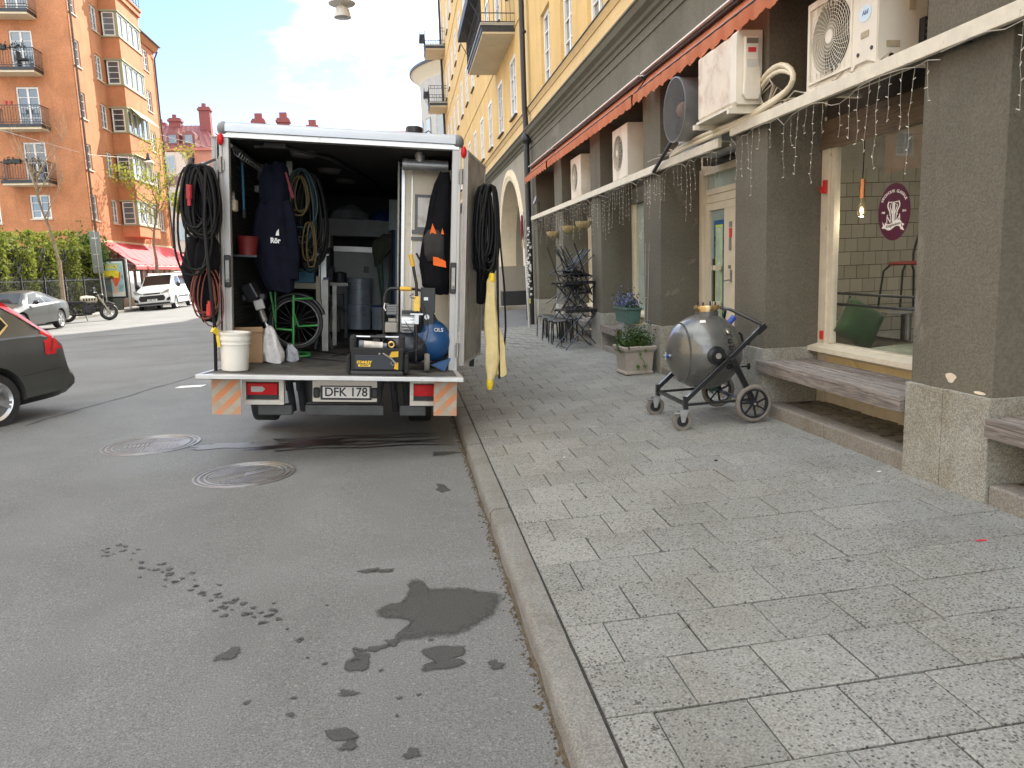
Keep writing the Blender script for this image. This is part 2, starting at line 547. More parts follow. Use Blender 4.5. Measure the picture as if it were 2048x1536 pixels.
for r in range(-11, 46):
    yc = 2.78 + PITCH * (r + .5)
    if yc > 18.95: break
    odd = r % 2 == 0
    x = .618; xs = []
    if odd: xs.append((x, .1755)); x += .1755
    while x < 3.4:
        wd = min(.351, 3.46 - x)
        if wd > .06: xs.append((x, wd))
        x += .351
    for x0, wd in xs:
        xc = x0 + wd / 2
        zj = random.uniform(-.0025, .0025)
        if yc < 1.7 or nslab >= 300:
            rest.box(x0, x0 + wd - .006, yc - .173, yc + .173, swz(xc) - .05, swz(xc) + zj)
            continue
        if abs(wd - .351) < .01: me = full
        elif abs(wd - .1755) < .01: me = half
        else:
            k = round(wd, 3)
            if k not in edge_cache: edge_cache[k] = slab_mesh('slab', wd - .006, .3435, 0).mesh('paving_slab', paving)
            me = edge_cache[k]
        o = bpy.data.objects.new('paving_slab', me)
        COL.objects.link(o); o.parent = sidewalk
        o.location = (xc + random.uniform(-.0015, .0015), yc + random.uniform(-.0015, .0015), swz(xc) + zj)
        o.rotation_euler = (random.uniform(-.004, .004), -.035 + random.uniform(-.004, .004), random.uniform(-.006, .006))
        nslab += 1
o = rest.build('paving_slab', paving, sidewalk); o['kind'] = 'stuff'

# kerb of long granite stones
kb = MB(); kb.box(.50, .60, -6, 70, -.3, .02)
kerb = struct(kb, 'kerb', joint)
y = -5.0; k = 0
while y < 30:
    L = 1.97 + random.uniform(-.25, .25)
    if abs(y - 2.95) < .8: y = 2.92; L = 1.98
    s = MB(); n = 14; jx = random.uniform(-.006, .006)
    prof = lambda q: [(.472 + q + jx, -.2), (.474 + q + jx, .075), (.482 + q + jx, .1), (.498 + q + jx, .114), (.52 + jx, .119), (.606, .121), (.606, -.2)]
    rows = []
    for i in range(n + 1):
        yy = y + .010 + (L - .020) * i / n
        q = random.uniform(-.004, .004)
        e = .008 if i in (0, n) else 0
        rows.append([(px + (e if px < .55 else 0), yy, pz - (e if pz > 0 else 0) + (random.uniform(-.002, .002) if pz > .05 else 0)) for px, pz in prof(q)])
    m_ = len(rows[0])
    s.add([p for rw in rows for p in rw], [(i * m_ + j, i * m_ + j + 1, (i + 1) * m_ + j + 1, (i + 1) * m_ + j) for i in range(n) for j in range(m_ - 1)] + [tuple(range(m_)), tuple(range(n * m_, (n + 1) * m_))])
    s.build('kerb_stone', kerb_granite, kerb, smooth=35)
    y += L
far = MB(); far.box(.472, .606, y, 70, -.2, .121); far.build('kerb_stone', kerb_granite, kerb)

# grit and moss in the gutter
random.seed(5)
gr = MB()
yy = .5
while yy < 9:
    x0 = .455 + random.uniform(-.012, .01)
    for _ in range(4):
        a = random.uniform(.004, .011) * (1 if random.random() < .9 else 1.8); px = .476 - abs(random.gauss(0, .022)) - a * .3; py = yy + random.uniform(0, .03)
        z = roadz(px)
        gr.add([(px - a, py, z - .002), (px, py - a, z - .002), (px + a, py, z - .002), (px, py + a, z - .002), (px, py, z + a * .7)], [(0, 1, 4), (1, 2, 4), (2, 3, 4), (3, 0, 4)])
    yy += .018
pr = []
for i in range(120):
    yy = .5 + i * .075
    pr.append((.478 - .012 - random.random() * .014, yy))
gr.add([(x, y_, roadz(x) + .003) for x, y_ in pr] + [(.478, y_, .016 + random.random() * .018) for x, y_ in pr], [(i, i + 1, i + 121, i + 120) for i in range(119)])
tag(gr.build('gutter_debris', mat('gutter_dirt', (.085, .065, .04), .95, var=.5, vs_=30, bmp=.5, bs_=150)), 'brown grit and moss lying in the gutter along the kerb', 'debris', kind='stuff')

# wet marks on the asphalt
def soft(mb, pts, lift, edge):
    """a wet patch: damp margin ring round a wet core"""
    n = len(pts); cx = sum(p[0] for p in pts) / n; cy = sum(p[1] for p in pts) / n
    rings = []
    for f, wv_ in ((1 + edge * 1.2, -.2), (1 - edge * 1.4, .6), (.5, .95)):
        for x, y_ in pts:
            px = min(cx + (x - cx) * f, .466); py = cy + (y_ - cy) * f
            rings.append((px, py, roadz(px) + lift)); WET.append(wv_)
    rings.append((cx, cy, roadz(cx) + lift)); WET.append(1.)
    mb.add(rings, [(r * n + i, r * n + (i + 1) % n, (r + 1) * n + (i + 1) % n, (r + 1) * n + i) for r in range(2) for i in range(n)] + [(2 * n + i, 2 * n + (i + 1) % n, 3 * n) for i in range(n)])
WET = []
def with_wet(o):
    a = o.data.attributes.new('wet', 'FLOAT', 'POINT'); a.data.foreach_set('value', WET); WET.clear(); return o
def fade(m):
    n = m.node_tree; out = n.nodes['Material Output']; b = n.nodes['Principled BSDF']
    at_ = n.nodes.new('ShaderNodeAttribute'); at_.attribute_name = 'wet'
    ad_ = n.nodes.new('ShaderNodeMath'); ad_.operation = 'MULTIPLY_ADD'; ad_.inputs[1].default_value = .9
    link(n, noise(n, pos(n), 26, 7, .75), ad_.inputs[0]); link(n, at_.outputs['Fac'], ad_.inputs[2])
    x = n.nodes.new('ShaderNodeMixShader'); t_ = n.nodes.new('ShaderNodeBsdfTransparent')
    link(n, ramp(n, ad_.outputs[0], .60, 1.12), x.inputs[0]); link(n, t_.outputs[0], x.inputs[1]); link(n, b.outputs[0], x.inputs[2]); link(n, x.outputs[0], out.inputs['Surface'])
fade(asphalt_wet)
def blob(mb, cx, cy, rx, ry, rot=0, rough=.25, n=26, lift=.004, seed=0, pw=1):
    rnd_ = random.Random(seed + int(cx * 1000) + int(cy * 777))
    ph = [rnd_.uniform(0, 6.28) for _ in range(6)]
    k = (1.72 - roadz(cx)) / 1.72; cx *= k; cy *= k
    pts = []
    for i in range(n):
        t = 2 * PI * i / n
        rr = 1 + rough * (.5 * math.sin(2 * t + ph[0]) + .5 * math.sin(3 * t + ph[1]) + .35 * math.sin(5 * t + ph[2]) + .3 * math.sin(8 * t + ph[3]) + .22 * math.sin(11 * t + ph[4]))
        a = rx * rr * math.cos(t); b = ry * rr * math.sin(t)
        x = cx + a * math.cos(rot) - b * math.sin(rot); y_ = cy + a * math.sin(rot) + b * math.cos(rot)
        pts.append((min(x, .462), y_))
    soft(mb, pts, lift, .10 if max(rx, ry) > .08 else .2)
def tagst(o): return tag(o, kind='stuff')
st = MB()
P_OUT = ([(-.25, 3.71), (-.19, 3.79), (-.12, 3.78), (-.08, 3.92), (-.085, 4.06), (-.04, 4.10), (.03, 4.02), (.01, 3.94), (.19, 3.94), (.29, 3.88), (.43, 3.80), (.41, 3.70), (.35, 3.54), (.25, 3.46), (.17, 3.37), (.02, 3.37), (-.13, 3.36), (-.16, 3.39), (-.07, 3.53), (-.12, 3.59), (-.22, 3.62)], [(-.04, 3.28), (.07, 3.30), (.20, 3.26), (.19, 3.19), (.10, 3.17), (.18, 3.13), (.13, 3.07), (-.01, 3.06), (-.03, 3.12), (.05, 3.15), (-.02, 3.20)], [(-.33, 3.35), (-.25, 3.30), (-.25, 3.23), (-.24, 3.16), (-.29, 3.12), (-.35, 3.15), (-.36, 3.22), (-.33, 3.27)], [(-.40, 2.72), (-.35, 2.73), (-.27, 2.68), (-.27, 2.63), (-.33, 2.63), (-.37, 2.66)])
def outline(pts, k=1):
    for _ in range(k): pts = [q for a, b in zip(pts, pts[1:] + pts[:1]) for q in ((a[0] * .75 + b[0] * .25, a[1] * .75 + b[1] * .25), (a[0] * .25 + b[0] * .75, a[1] * .25 + b[1] * .75))]
    soft(st, [(x + random.gauss(0, .007), y_ + random.gauss(0, .008)) for x, y_ in pts], .004, .10)
for pts in P_OUT: outline(pts)
for a in ((.30, 3.08, .04, .04, .3), (-.33, 2.98, .04, .03, 0), (-.15, 3.38, .04, .035, .4), (-.22, 3.34, .06, .03, .3)):
    blob(st, *a, rough=.4)
random.seed(11)
trail = [(-2.05, 5.08), (-1.85, 4.9), (-1.62, 4.62), (-1.35, 4.35), (-1.1, 4.12), (-.9, 3.9), (-.72, 3.72)]
for i in range(70):
    t = random.random() ** .8 * (len(trail) - 1.001); j = int(t); f = t - j
    px = trail[j][0] * (1 - f) + trail[j + 1][0] * f; py = trail[j][1] * (1 - f) + trail[j + 1][1] * f
    s = random.uniform(.010, .026)
    blob(st, px + random.gauss(0, .045), py + random.gauss(0, .06), s, s * .8, random.uniform(-.5, .5), .35, 12)
for i in range(20):
    px = random.uniform(-.75, .05); py = random.uniform(2.75, 3.95)
    s = random.uniform(.008, .022)
    blob(st, px, py, s, s * .8, random.uniform(-.5, .5), .35, 12)
for a in ((-.30, 4.28, .06, .035, 0), (-.22, 4.26, .07, .03, 0), (-.30, 2.62, .04, .03, .2), (-.07, 2.53, .035, .03, 0), (.20, 5.85, .055, .11, .2), (.27, 7.0, .11, .09, 0), (-.90, 3.42, .07, .05, .5)):
    blob(st, *a, rough=.35)
tagst(with_wet(st.build('wet_stain', asphalt_wet, recalc=False)))
wt = MB()
random.seed(3)
for yo, dx in ((8.02, 0), (7.90, .05), (7.72, 0), (7.62, .25), (7.50, .1)):
    pts = [(-1.45 + dx + (1.80 - dx * .5) * i / 22, yo + .05 * math.sin(i * .6 + yo * 9) * .5 + random.uniform(-.01, .01) - (.13 * (i / 22) if yo < 7.8 else .18 * (i / 22) ** 2)) for i in range(23)]
    wv = [.014 + .016 * random.random() for _ in pts]
    vv = [(x, y_ + s_ * q, roadz(x) + .0045) for (x, y_), q in zip(pts, wv) for s_ in (-1, 1)]
    WET.extend([1.05] * len(vv)); wt.add(vv, [(2 * i, 2 * i + 1, 2 * i + 3, 2 * i + 2) for i in range(22)])
blob(wt, -1.12, 7.80, .5, .17, .03, .3, 50, seed=4)
fade(asphalt_soaked)
tagst(with_wet(wt.build('water_trickle', asphalt_soaked, recalc=False)))
pd = MB(); blob(pd, -1.85, 7.93, .50, .13, -.04, .34, 60, .006, seed=9)
pm, pn, pb_ = nodes('puddle_water')
pb_.inputs['Base Color'].default_value = (.14, .145, .15, 1); pb_.inputs['Roughness'].default_value = .5; pb_.inputs['Specular IOR Level'].default_value = 1.0
bump(pn, pb_, noise(pn, pos(pn), 130, 3, .7), .8, .006)
fade(pm)
tagst(with_wet(pd.build('puddle', pm, recalc=False)))

# cast iron manhole covers
cover_iron = mat('manhole_iron', (.30, .295, .285), .42, .7, var=.25, vs_=12, bmp=.2, bs_=150)
def manhole(x, y, rout, rz, label, kind):
    k = (1.72 - roadz(x)) / 1.72; x *= k; y *= k
    t = thing('manhole_cover', label, 'manhole cover', (x, y, roadz(x) + .002), rz, 'manhole covers in the road')
    f = MB()
    f.lathe([(rout, -.02), (rout, .004), (rout * .955, .006), (rout * .945, -.004), (rout * .91, -.004), (rout * .90, .006), (rout * .855, .006), (rout * .845, -.006), (rout * .80, -.006), (rout * .80, -.03)], 48)
    f.build('frame', cover_iron, t, smooth=30)
    l = MB(); ri = rout * .785
    l.lathe([(ri, -.03), (ri, .002), (ri * .95, .004), (ri * .94, -.002), (1e-6, -.002)], 48)
    l.build('lid', cover_iron, t, smooth=30)
    s = MB()
    if kind == 0:
        for i in range(-12, 13):
            xx = i * ri / 13.5; h = math.sqrt(max(0, (ri * .88) ** 2 - xx * xx))
            if h < .03: continue
            for a, b in ((-h, -.10), (.10, h)):
                if b - a > .03: s.box(xx - .008, xx + .008, a, b, -.004, .004)
        for a in range(-6, 7): s.box(a * .04 - .012, a * .04 + .012, -.06, .06, -.004, .003)
    else:
        for i in range(-10, 11):
            for j in range(-10, 11):
                xx, yy_ = i * .027, j * .027
                if xx * xx + yy_ * yy_ < (ri * .88) ** 2 and abs(yy_) > .085: s.box(xx - .009, xx + .009, yy_ - .009, yy_ + .009, -.004, .004)
        for a in (-.07, .06): s.box(-.26, .26, a, a + .01, -.004, .004)
    s.build('tread_pattern', cover_iron, t)['kind'] = 'stuff'
manhole(-2.735, 8.25, .475, .15, 'round iron manhole cover with straight ribs beside the wet patch', 0)
manhole(-1.485, 6.73, .425, .6, 'round iron manhole cover with studded lid nearer the camera', 1)

rp = MB()
rp.prism([(-3.62, 12.22), (-3.22, 12.22), (-3.19, 12.42), (-3.58, 12.42)], 'z', roadz(-3.4) + .003, roadz(-3.4) + .006)
tag(rp.build('road_marking', white_paint), 'short worn white paint mark on the road left of the truck', 'road marking')
# old repair seams and patches in the asphalt
sm = MB()
def seam(pts, wd):
    vv = []
    for i, (x, y_) in enumerate(pts):
        a = Vector(pts[max(i - 1, 0)]); b = Vector(pts[min(i + 1, len(pts) - 1)]); d = (b - a).normalized()
        ww = wd * random.uniform(.4, 1.3)
        for s_ in (-1, 1):
            xx = x - d.y * ww * s_; yy_ = y_ + d.x * ww * s_
            vv.append((xx, yy_, roadz(xx) + .003))
    sm.add(vv, [(2 * i, 2 * i + 1, 2 * i + 3, 2 * i + 2) for i in range(len(pts) - 1)])
def wig(a, b, n, j):
    return [(a[0] + (b[0] - a[0]) * i / n + random.gauss(0, j), a[1] + (b[1] - a[1]) * i / n + random.gauss(0, j)) for i in range(n + 1)]
seam(wig((-4.6, 9.6), (-2.5, 18.5), 40, .02), .02)
seam(wig((-8.5, 19.3), (-3.0, 21.5), 30, .05), .03)
seam(wig((-8.2, 22.5), (-4.0, 23.0), 26, .05), .035)
seam(wig((-10, 24.5), (-8.0, 24.9), 14, .06), .05)
seam(wig((-5.3, 17), (-3.2, 17.6), 14, .03), .02)
tagst(sm.build('asphalt_seam', asphalt_mat('seam_tar', (.06, .06, .062), .75)))
bt = MB(); bt.box(1.02, 1.05, 3.0, 3.02, swz(1) - .0, swz(1) + .003)
gm = MB(); random.seed(19)
for _ in range(46):
    x = random.uniform(.7, 3.2); y_ = random.uniform(1.8, 9); r_ = random.uniform(.006, .013)
    gm.add([(x, y_, swz(x) + .0045)] + [(x + r_ * math.cos(a) * random.uniform(.8, 1.2), y_ + r_ * math.sin(a), swz(x) + .0035) for a in [2 * PI * k / 9 for k in range(9)]], [(0, k + 1, (k + 1) % 9 + 1) for k in range(9)])
tagst(gm.build('gum_spots', mat('old_gum', (.085, .08, .075), .8, var=.3)))
# litter on the slabs
def litter(x, y, l, wd, rz, m_, label, cat='litter'):
    q = MB(); q.box(-l / 2, l / 2, -wd / 2, wd / 2, 0, .004, Matrix.Rotation(rz, 4, 'Z'))
    o = q.build('litter_scrap', m_); o.location = (x, y, swz(x) + .002); tag(o, label, cat)
litter(2.93, 3.46, .055, .012, -.1, mat('red_plastic', (.62, .05, .07), .4), 'thin red plastic strip lying on the paving near the corner pier')
litter(3.20, 4.75, .03, .018, .3, white_paint, 'small white paper scrap at the foot of the granite pier')
litter(1.22, 6.0, .012, .012, .3, white_paint, 'tiny white cigarette end lying on the paving slabs')
litter(2.30, 5.45, .03, .014, .5, black, 'small dark leaf lying on a slab ahead of the granite step')
# ------------------------------------------------------------------ the shop building on the right
FX, BX = 3.36, 3.92
YN = [.95, 3.96, 6.83, 9.81, 12.89, 16.07, 19.20]
YF = [1.69, 4.70, 7.54, 10.57, 13.63, 16.95, 20.15]
shop = thing('shop_building', 'yellow plastered building with brown stucco shop front on the right', 'building', (FX, 10, .2))
def S(mb, name, m, **k): return mb.build(name, m, shop, world=True, **k)

def S_each(mb, name, m, **k): return mb.each(name, m, shop, world=True, **k)
def window_x(par, X, y0, y1, z0, z1, rec=.10, cols=2, rows=4, fm=None, fw=.06, sgn=1, pane=None):
    """sash window in a wall facing -X (sgn 1) or +X (sgn -1): part window > sub-part pane"""
    f = MB(); a, b = X + sgn * rec, X + sgn * (rec + .07)
    def bx(y_0, y_1, z_0, z_1, d0=0, d1=0):
        f.box(min(a + d0 * sgn, b), max(a + d0 * sgn, b), y_0, y_1, z_0, z_1)
    bx(y0, y0 + fw, z0, z1); bx(y1 - fw, y1, z0, z1); bx(y0 + fw, y1 - fw, z0, z0 + fw); bx(y0 + fw, y1 - fw, z1 - fw, z1)
    for i in range(1, cols):
        yc = y0 + (y1 - y0) * i / cols; bx(yc - .045, yc + .045, z0 + fw, z1 - fw, .008)
    for j in range(1, rows):
        zc = z0 + (z1 - z0) * j / rows
        for i in range(cols):
            ya = y0 + (y1 - y0) * i / cols + (.045 if i else fw); yb = y0 + (y1 - y0) * (i + 1) / cols - (.045 if i < cols - 1 else fw)
            bx(ya, yb, zc - .014, zc + .014, .015)
    o = f.build('window', fm or white_paint, par, world=True)
    p = MB(); px = X + sgn * (rec + .045)
    p.box(min(px, px + .006 * sgn), max(px, px + .006 * sgn), y0 + fw * .5, y1 - fw * .5, z0 + fw * .5, z1 - fw * .5)
    p.build('pane', pane or far_glass, o, world=True)
    return o
def window_y(par, Y, x0, x1, z0, z1, rec=.10, cols=2, rows=4, fm=None, fw=.06, pane=None):
    f = MB(); a, b = Y + rec, Y + rec + .07
    f.box(x0, x0 + fw, a, b, z0, z1); f.box(x1 - fw, x1, a, b, z0, z1); f.box(x0 + fw, x1 - fw, a, b, z0, z0 + fw); f.box(x0 + fw, x1 - fw, a, b, z1 - fw, z1)
    for i in range(1, cols):
        xc = x0 + (x1 - x0) * i / cols; f.box(xc - .05, xc + .05, a + .008, b, z0 + fw, z1 - fw)
    for j in range(1, rows):
        zc = z0 + (z1 - z0) * j / rows; f.box(x0 + fw, x1 - fw, a + .015, b - .002, zc - .016, zc + .016)
    o = f.build('window', fm or white_paint, par, world=True)
    p = MB(); p.box(x0 + fw * .5, x1 - fw * .5, a + .045, a + .051, z0 + fw * .5, z1 - fw * .5)
    p.build('pane', pane or far_glass, o, world=True)
    return o

# piers, each with its granite plinth
for i, (a, b) in enumerate(zip(YN, YF)):
    p = MB()
    p.box(FX, BX, a, b - .16, .80, 4.02)
    p.box(FX + .014, BX, b - .16, b, .80, 4.02)
    po = S(p, 'pier', stucco, bevel=.006)
    q = MB(); mid = a + (b - a) * (.45 + .1 * random.random())
    q.box(FX - .018, BX, a - .012, mid - .002, -.1, .855); q.box(FX - .018, BX, mid + .002, b + .012, -.1, .85)
    q.build('plinth', plinth_granite, po, world=True, bevel=.006)
chip = MB()
n = 11; chip.add([(FX - .002, 4.30 + .045 * math.cos(t) * (1 + .3 * math.sin(3 * t)), 0.93 + .032 * math.sin(t)) for t in [2 * PI * i / n for i in range(n)]], [tuple(range(n))])
n = 9; chip.add([(FX - .002, 4.05 + .05 * math.cos(t), 0.872 + .01 * math.sin(t)) for t in [2 * PI * i / n for i in range(n)]], [tuple(range(n))])
S_each(chip, 'chipped_patch', mat('bare_render', (.72, .62, .48), .9))

# fascia, cornice, ledge
fa = MB(); fa.box(FX, BX + .4, -4, 20.15, 4.0, 4.86)
fa.box(FX - .03, FX, -4, 20.15, 4.0, 4.07); fa.box(FX - .018, FX, -4, 20.15, 4.66, 4.70)
S(fa, 'fascia', stucco)
co = MB()
prof = [(FX + .1, 4.80), (FX - .02, 4.80), (FX - .03, 4.86), (FX - .07, 4.88), (FX - .08, 4.93), (FX - .15, 4.97), (FX - .17, 5.02), (FX - .18, 5.06), (FX - .20, 5.06), (FX - .20, 5.09), (FX + .1, 5.13)]
co.prism(prof, 'y', -4, 54.4); S(co, 'cornice', stucco_trim, smooth=30)
bd = MB(); bd.box(FX - .02, FX + .3, -4, 54.4, 5.1, 5.56); S(bd, 'yellow_band', yellow_pale)
lg = MB(); lg.prism([(FX + .1, 5.50), (FX - .04, 5.50), (FX - .07, 5.56), (FX - .09, 5.60), (FX + .1, 5.62)], 'y', -4, 54.4); S(lg, 'ledge_moulding', yellow_pale, smooth=30)
ls = MB(); ls.prism([(FX - .11, 5.60), (FX + .1, 5.645), (FX + .1, 5.665), (FX - .11, 5.618)], 'y', -4, 54.4); S(ls, 'ledge_flashing', iron)

# upper wall with window openings
holes = []
wins = []
for yc in (17.45, 15.30, 13.05, 10.9, 8.75): wins.append((yc - .52, yc + .52, 5.67, 7.28, 2, 4, .07))
nearw = len(wins)
for yc in [22.45 + 2.93 * k for k in range(11)]:
    for r in range(5):
        z0 = (5.95, 9.30, 12.6, 15.9, 19.2)[r]
        wins.append((yc - .56, yc + .56, z0, z0 + (1.62 if r else 1.6), 2, 3, .0))
holes = [w_[:4] for w_ in wins]
up = MB(); wall_holes(up, lambda u, v: (FX, u, v), -4, 54.4, 5.56, 23.2, holes, .22, (1, 0, 0))
up.box(FX + .3, FX + 12, -4, 54.4, 5.56, 23.2)
S(up, 'upper_wall', yellow)
for w_ in wins: window_x(shop, FX, *w_[:4], rec=w_[6], cols=w_[4], rows=w_[5], fw=.10)
sls = MB()
for w_ in wins[nearw:]: sls.box(FX - .07, FX + .1, w_[0] - .05, w_[1] + .05, w_[2] - .05, w_[2] - .012)
S_each(sls, 'window_sill', iron)
scs = MB()
for z in (8.15, 11.55, 14.85): scs.box(FX - .025, FX + .05, 20.0, 54.4, z, z + .035)
S(scs, 'string_course', yellow)
ev = MB(); ev.prism([(FX + .2, 22.9), (FX - .15, 22.95), (FX - .55, 23.25), (FX - .55, 23.4), (FX + 6, 26.0), (FX + 12, 23.2), (FX + 12, 22.9)], 'y', -4, 54.4)
S(ev, 'roof', iron)
pe = MB(); pe.box(FX - .012, FX + .02, 19.75, 20.12, 5.66, 22.9); S(pe, 'corner_strip', yellow_pale)

# grey ground floor beyond the pipe with its arch
ga, gb, spr, ar = 21.3, 26.5, 1.72, 2.6
gc = (ga + gb) / 2
gw = MB()
gw.box(FX, FX + .9, 20.15, ga, -.1, 4.84); gw.box(FX, FX + .9, gb, 54.4, -.1, 4.84)
N = 28; prev = None
for i in range(N + 1):
    t = PI * i / N; yy = gc - ar * math.cos(t); zz = spr + ar * math.sin(t)
    if prev:
        for X in (FX, FX + .9): gw.quad((X, prev[0], prev[1]), (X, yy, zz), (X, yy, 4.84), (X, prev[0], 4.84))
        gw.quad((FX, prev[0], prev[1]), (FX, yy, zz), (FX + .9, yy, zz), (FX + .9, prev[0], prev[1]))
    prev = (yy, zz)
S(gw, 'ground_floor_wall', grey_plaster)
tr = MB()
vv = []; M_ = 28
ys = []
for i in range(M_ + 1):
    t = PI * i / M_
    ys.append((math.cos(t), math.sin(t)))
for (c_, s_) in ys:
    for rr, xx in ((ar - .006, FX + .5), (ar - .006, FX - .03), (ar + .10, FX - .05), (ar + .13, FX - .07), (ar + .30, FX - .05), (ar + .32, FX)):
        vv.append((xx, gc - rr * c_, spr + rr * s_))
tr.add(vv, [(i * 6 + j, i * 6 + j + 1, (i + 1) * 6 + j + 1, (i + 1) * 6 + j) for i in range(M_) for j in range(5)])
S(tr, 'arch_trim', cream_plaster, smooth=30)
pas = MB()
pas.box(FX + .9, 12, gb, gb + .2, .86, 1.95); pas.box(FX + .905, 12, gb + .008, gb + .2, 1.95, 5); pas.box(FX + .9, 12, ga - .2, ga, .86, 5)
pas.box(FX + .91, 12, ga, gb, 4.5, 4.7)
S(pas, 'passage_wall', cream_plaster)
pb = MB(); pb.box(FX + .895, 12, gb - .012, gb + .2, -.1, .86); pb.box(FX + .895, 12, ga - .2, ga + .012, -.1, .86); pb.box(FX - .015, FX + .9, gb - .012, gb + .6, -.1, .86)
pb.box(FX - .012, FX + .89, 20.17, ga + .012, -.1, .86)
S_each(pb, 'passage_dado', mat('black_dado', (.02, .02, .022), .55))
kb2 = MB(); kb2.box(FX - .25, 12, gb - .25, gb - .02, 0, .36)
S(kb2, 'wheel_guard', plinth_granite, bevel=.03)
pl_ = MB(); pl_.box(FX - .02, FX, 20.55, 20.85, 3.0, 3.12); pl_.box(FX - .02, FX, 20.55, 20.85, 3.16, 3.28)
S_each(pl_, 'white_plaque', white_paint)

# recess walls above the beam, and back of every bay
rw = MB()
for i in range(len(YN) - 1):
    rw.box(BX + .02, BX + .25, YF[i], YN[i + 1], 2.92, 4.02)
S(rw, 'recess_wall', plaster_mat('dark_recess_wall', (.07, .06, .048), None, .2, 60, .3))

tile_cell = mat('sett_stone', (.17, .155, .125), .9, var=.25, vs_=14, bmp=.5, bs_=90, rnd=.25)
step_gr = granite_mat('step_granite', (.25, .23, .2), 150)
yel_panel = mat('yellowed_panel', (.76, .63, .36), .5, var=.15, vs_=4, bmp=.1, dirt=(.48, .36, .17), dirt_lo=.55, dirt_hi=.75, dirt_s=4)
green_pane = mat('frosted_pane', (.40, .46, .40), .25, var=.12, vs_=2, spec=.7)
for i in range(len(YN) - 1):
    a, b = YF[i], YN[i + 1]
    # step: front granite stones and floor
    s = MB(); nst = 2
    zt = .34 if i < 2 else .31
    for k in range(nst):
        s.box(FX + .0, FX + .17, a + .014 + (b - a - .03) * k / nst, a + .01 + (b - a - .03) * (k + 1) / nst, -.05, zt)
    so_ = S(s, 'entrance_step', step_gr, bevel=.014)
    fl = MB(); fl.box(FX + .17, BX + .1, a, b, -.05, zt - .02); fl.build('step_bed', joint, so_, world=True)
    if i in (0, 1):
        me = None
        y = a + .05; row = 0
        while y < b - .1:
            for c in range(3):
                l = .16; m_ = MB(); jx = random.uniform(-.008, .008)
                xx = FX + .185 + c * .14; yy = y + (.08 if c % 2 else 0)
                if yy + l > b: continue
                if me is None:
                    m_.add([(-.062, -.075, -.03), (.062, -.075, -.03), (.062, .075, -.03), (-.062, .075, -.03), (-.056, -.068, .012), (.056, -.068, .012), (.056, .068, .012), (-.056, .068, .012)], [(4, 5, 6, 7), (0, 1, 5, 4), (1, 2, 6, 5), (2, 3, 7, 6), (3, 0, 4, 7)])
                    me = m_.mesh('sett', tile_cell)
                o = bpy.data.objects.new('sett', me); COL.objects.link(o); o.parent = so_
                o.matrix_parent_inverse = wm(so_).inverted()
                o.location = (xx + .06, yy + .08, zt - .018 + random.uniform(-.004, .004)); o.rotation_euler = (random.uniform(-.03, .03), random.uniform(-.03, .03), random.uniform(-.05, .05))
            y += .17
    # backing board between step and panel, transom and frame
    if i == 2: continue
    fm = peel_white if i == 1 else cream_paint
    f = MB()
    f.box(BX - .02, BX + .07, b - .13, b, .30, 2.80); f.box(BX + .0, BX + .06, b - .19, b - .13, .9, 2.70)
    f.box(BX - .02, BX + .07, a, a + .13, .30, 2.80)
    f.box(BX - .01, BX + .07, a + .13, b - .13, .78, .90)
    f.box(BX + .01, BX + .06, a + .13, b - .13, .30, .42)
    wf = S(f, 'window_frame', fm, bevel=.004)
    sl_ = MB(); sl_.prism([(BX - .12, .845), (BX + .03, .875), (BX + .03, .90), (BX - .12, .868)], 'y', a + .01, b - .01)
    sl_.box(BX - .125, BX - .105, a + .01, b - .01, .825, .868)
    sl_.build('sill', fm, wf, world=True)
    pn_ = MB(); pn_.box(BX + .015, BX + .05, a + .13, b - .13, .42, .78); pn_.build('panel', yel_panel, wf, world=True)
    hd = MB(); hd.box(BX - .03, BX + .08, a, b, 2.72, 2.93); hd.box(BX - .05, BX + .05, a, b, 2.68, 2.72)
    hd.build('header', wood_mat('brown_header', (.10, .07, .045), (.22, .16, .1), (10, 1, 10)) if i == 1 else stucco_trim, wf, world=True)
    gp = MB(); gp.quad((BX + .03, a + .13, .90), (BX + .03, a + .13, 2.70), (BX + .03, b - .13, 2.70), (BX + .03, b - .13, .90))
    gp.build('pane', clear_glass if i in (0, 1) else green_pane, wf, world=True)

# the door bay
a, b = YF[2], YN[3]
d = MB()
d.box(BX - .03, BX + .09, b - .12, b, .30, 2.86); d.box(BX - .03, BX + .09, 8.53, 8.64, .30, 2.86); d.box(BX - .03, BX + .09, 8.64, b - .12, 2.78, 2.86)
d.box(BX + .01, BX + .07, 8.64, b - .12, 2.53, 2.60); d.box(BX + .02, BX + .06, 8.64, b - .12, 2.43, 2.525); d.box(BX - .03, BX + .09, a, 8.53, .30, 2.86)
dfr = S(d, 'door_frame', cream_paint, bevel=.004)
q = MB(); q.box(BX + .04, BX + .046, 8.64, b - .12, 2.60, 2.78); q.build('transom_pane', green_pane, dfr, world=True)
dl = MB()
ya, yb = 8.66, b - .14
dl.box(BX + .0, BX + .055, ya, yb, .33, .62); dl.box(BX + .0, BX + .055, ya, yb, 2.33, 2.42)
dl.box(BX + .0, BX + .055, ya, 9.08, .62, 2.33); dl.box(BX + .0, BX + .055, yb - .13, yb, .62, 2.33)
door = S(dl, 'door', cream_paint, bevel=.004)
g0, g1 = 9.08, yb - .13
q = MB(); q.box(BX + .028, BX + .034, g0, g1, .62, 2.33); q.build('glazing', mat('door_glass', (.30, .36, .34), .12, var=.15, vs_=2, spec=.8), door, world=True)
blu = mat('blue_film', (.03, .12, .30), .3); yg = mat('lime_film', (.55, .68, .10), .4); pal = mat('pale_film', (.50, .60, .53), .25)
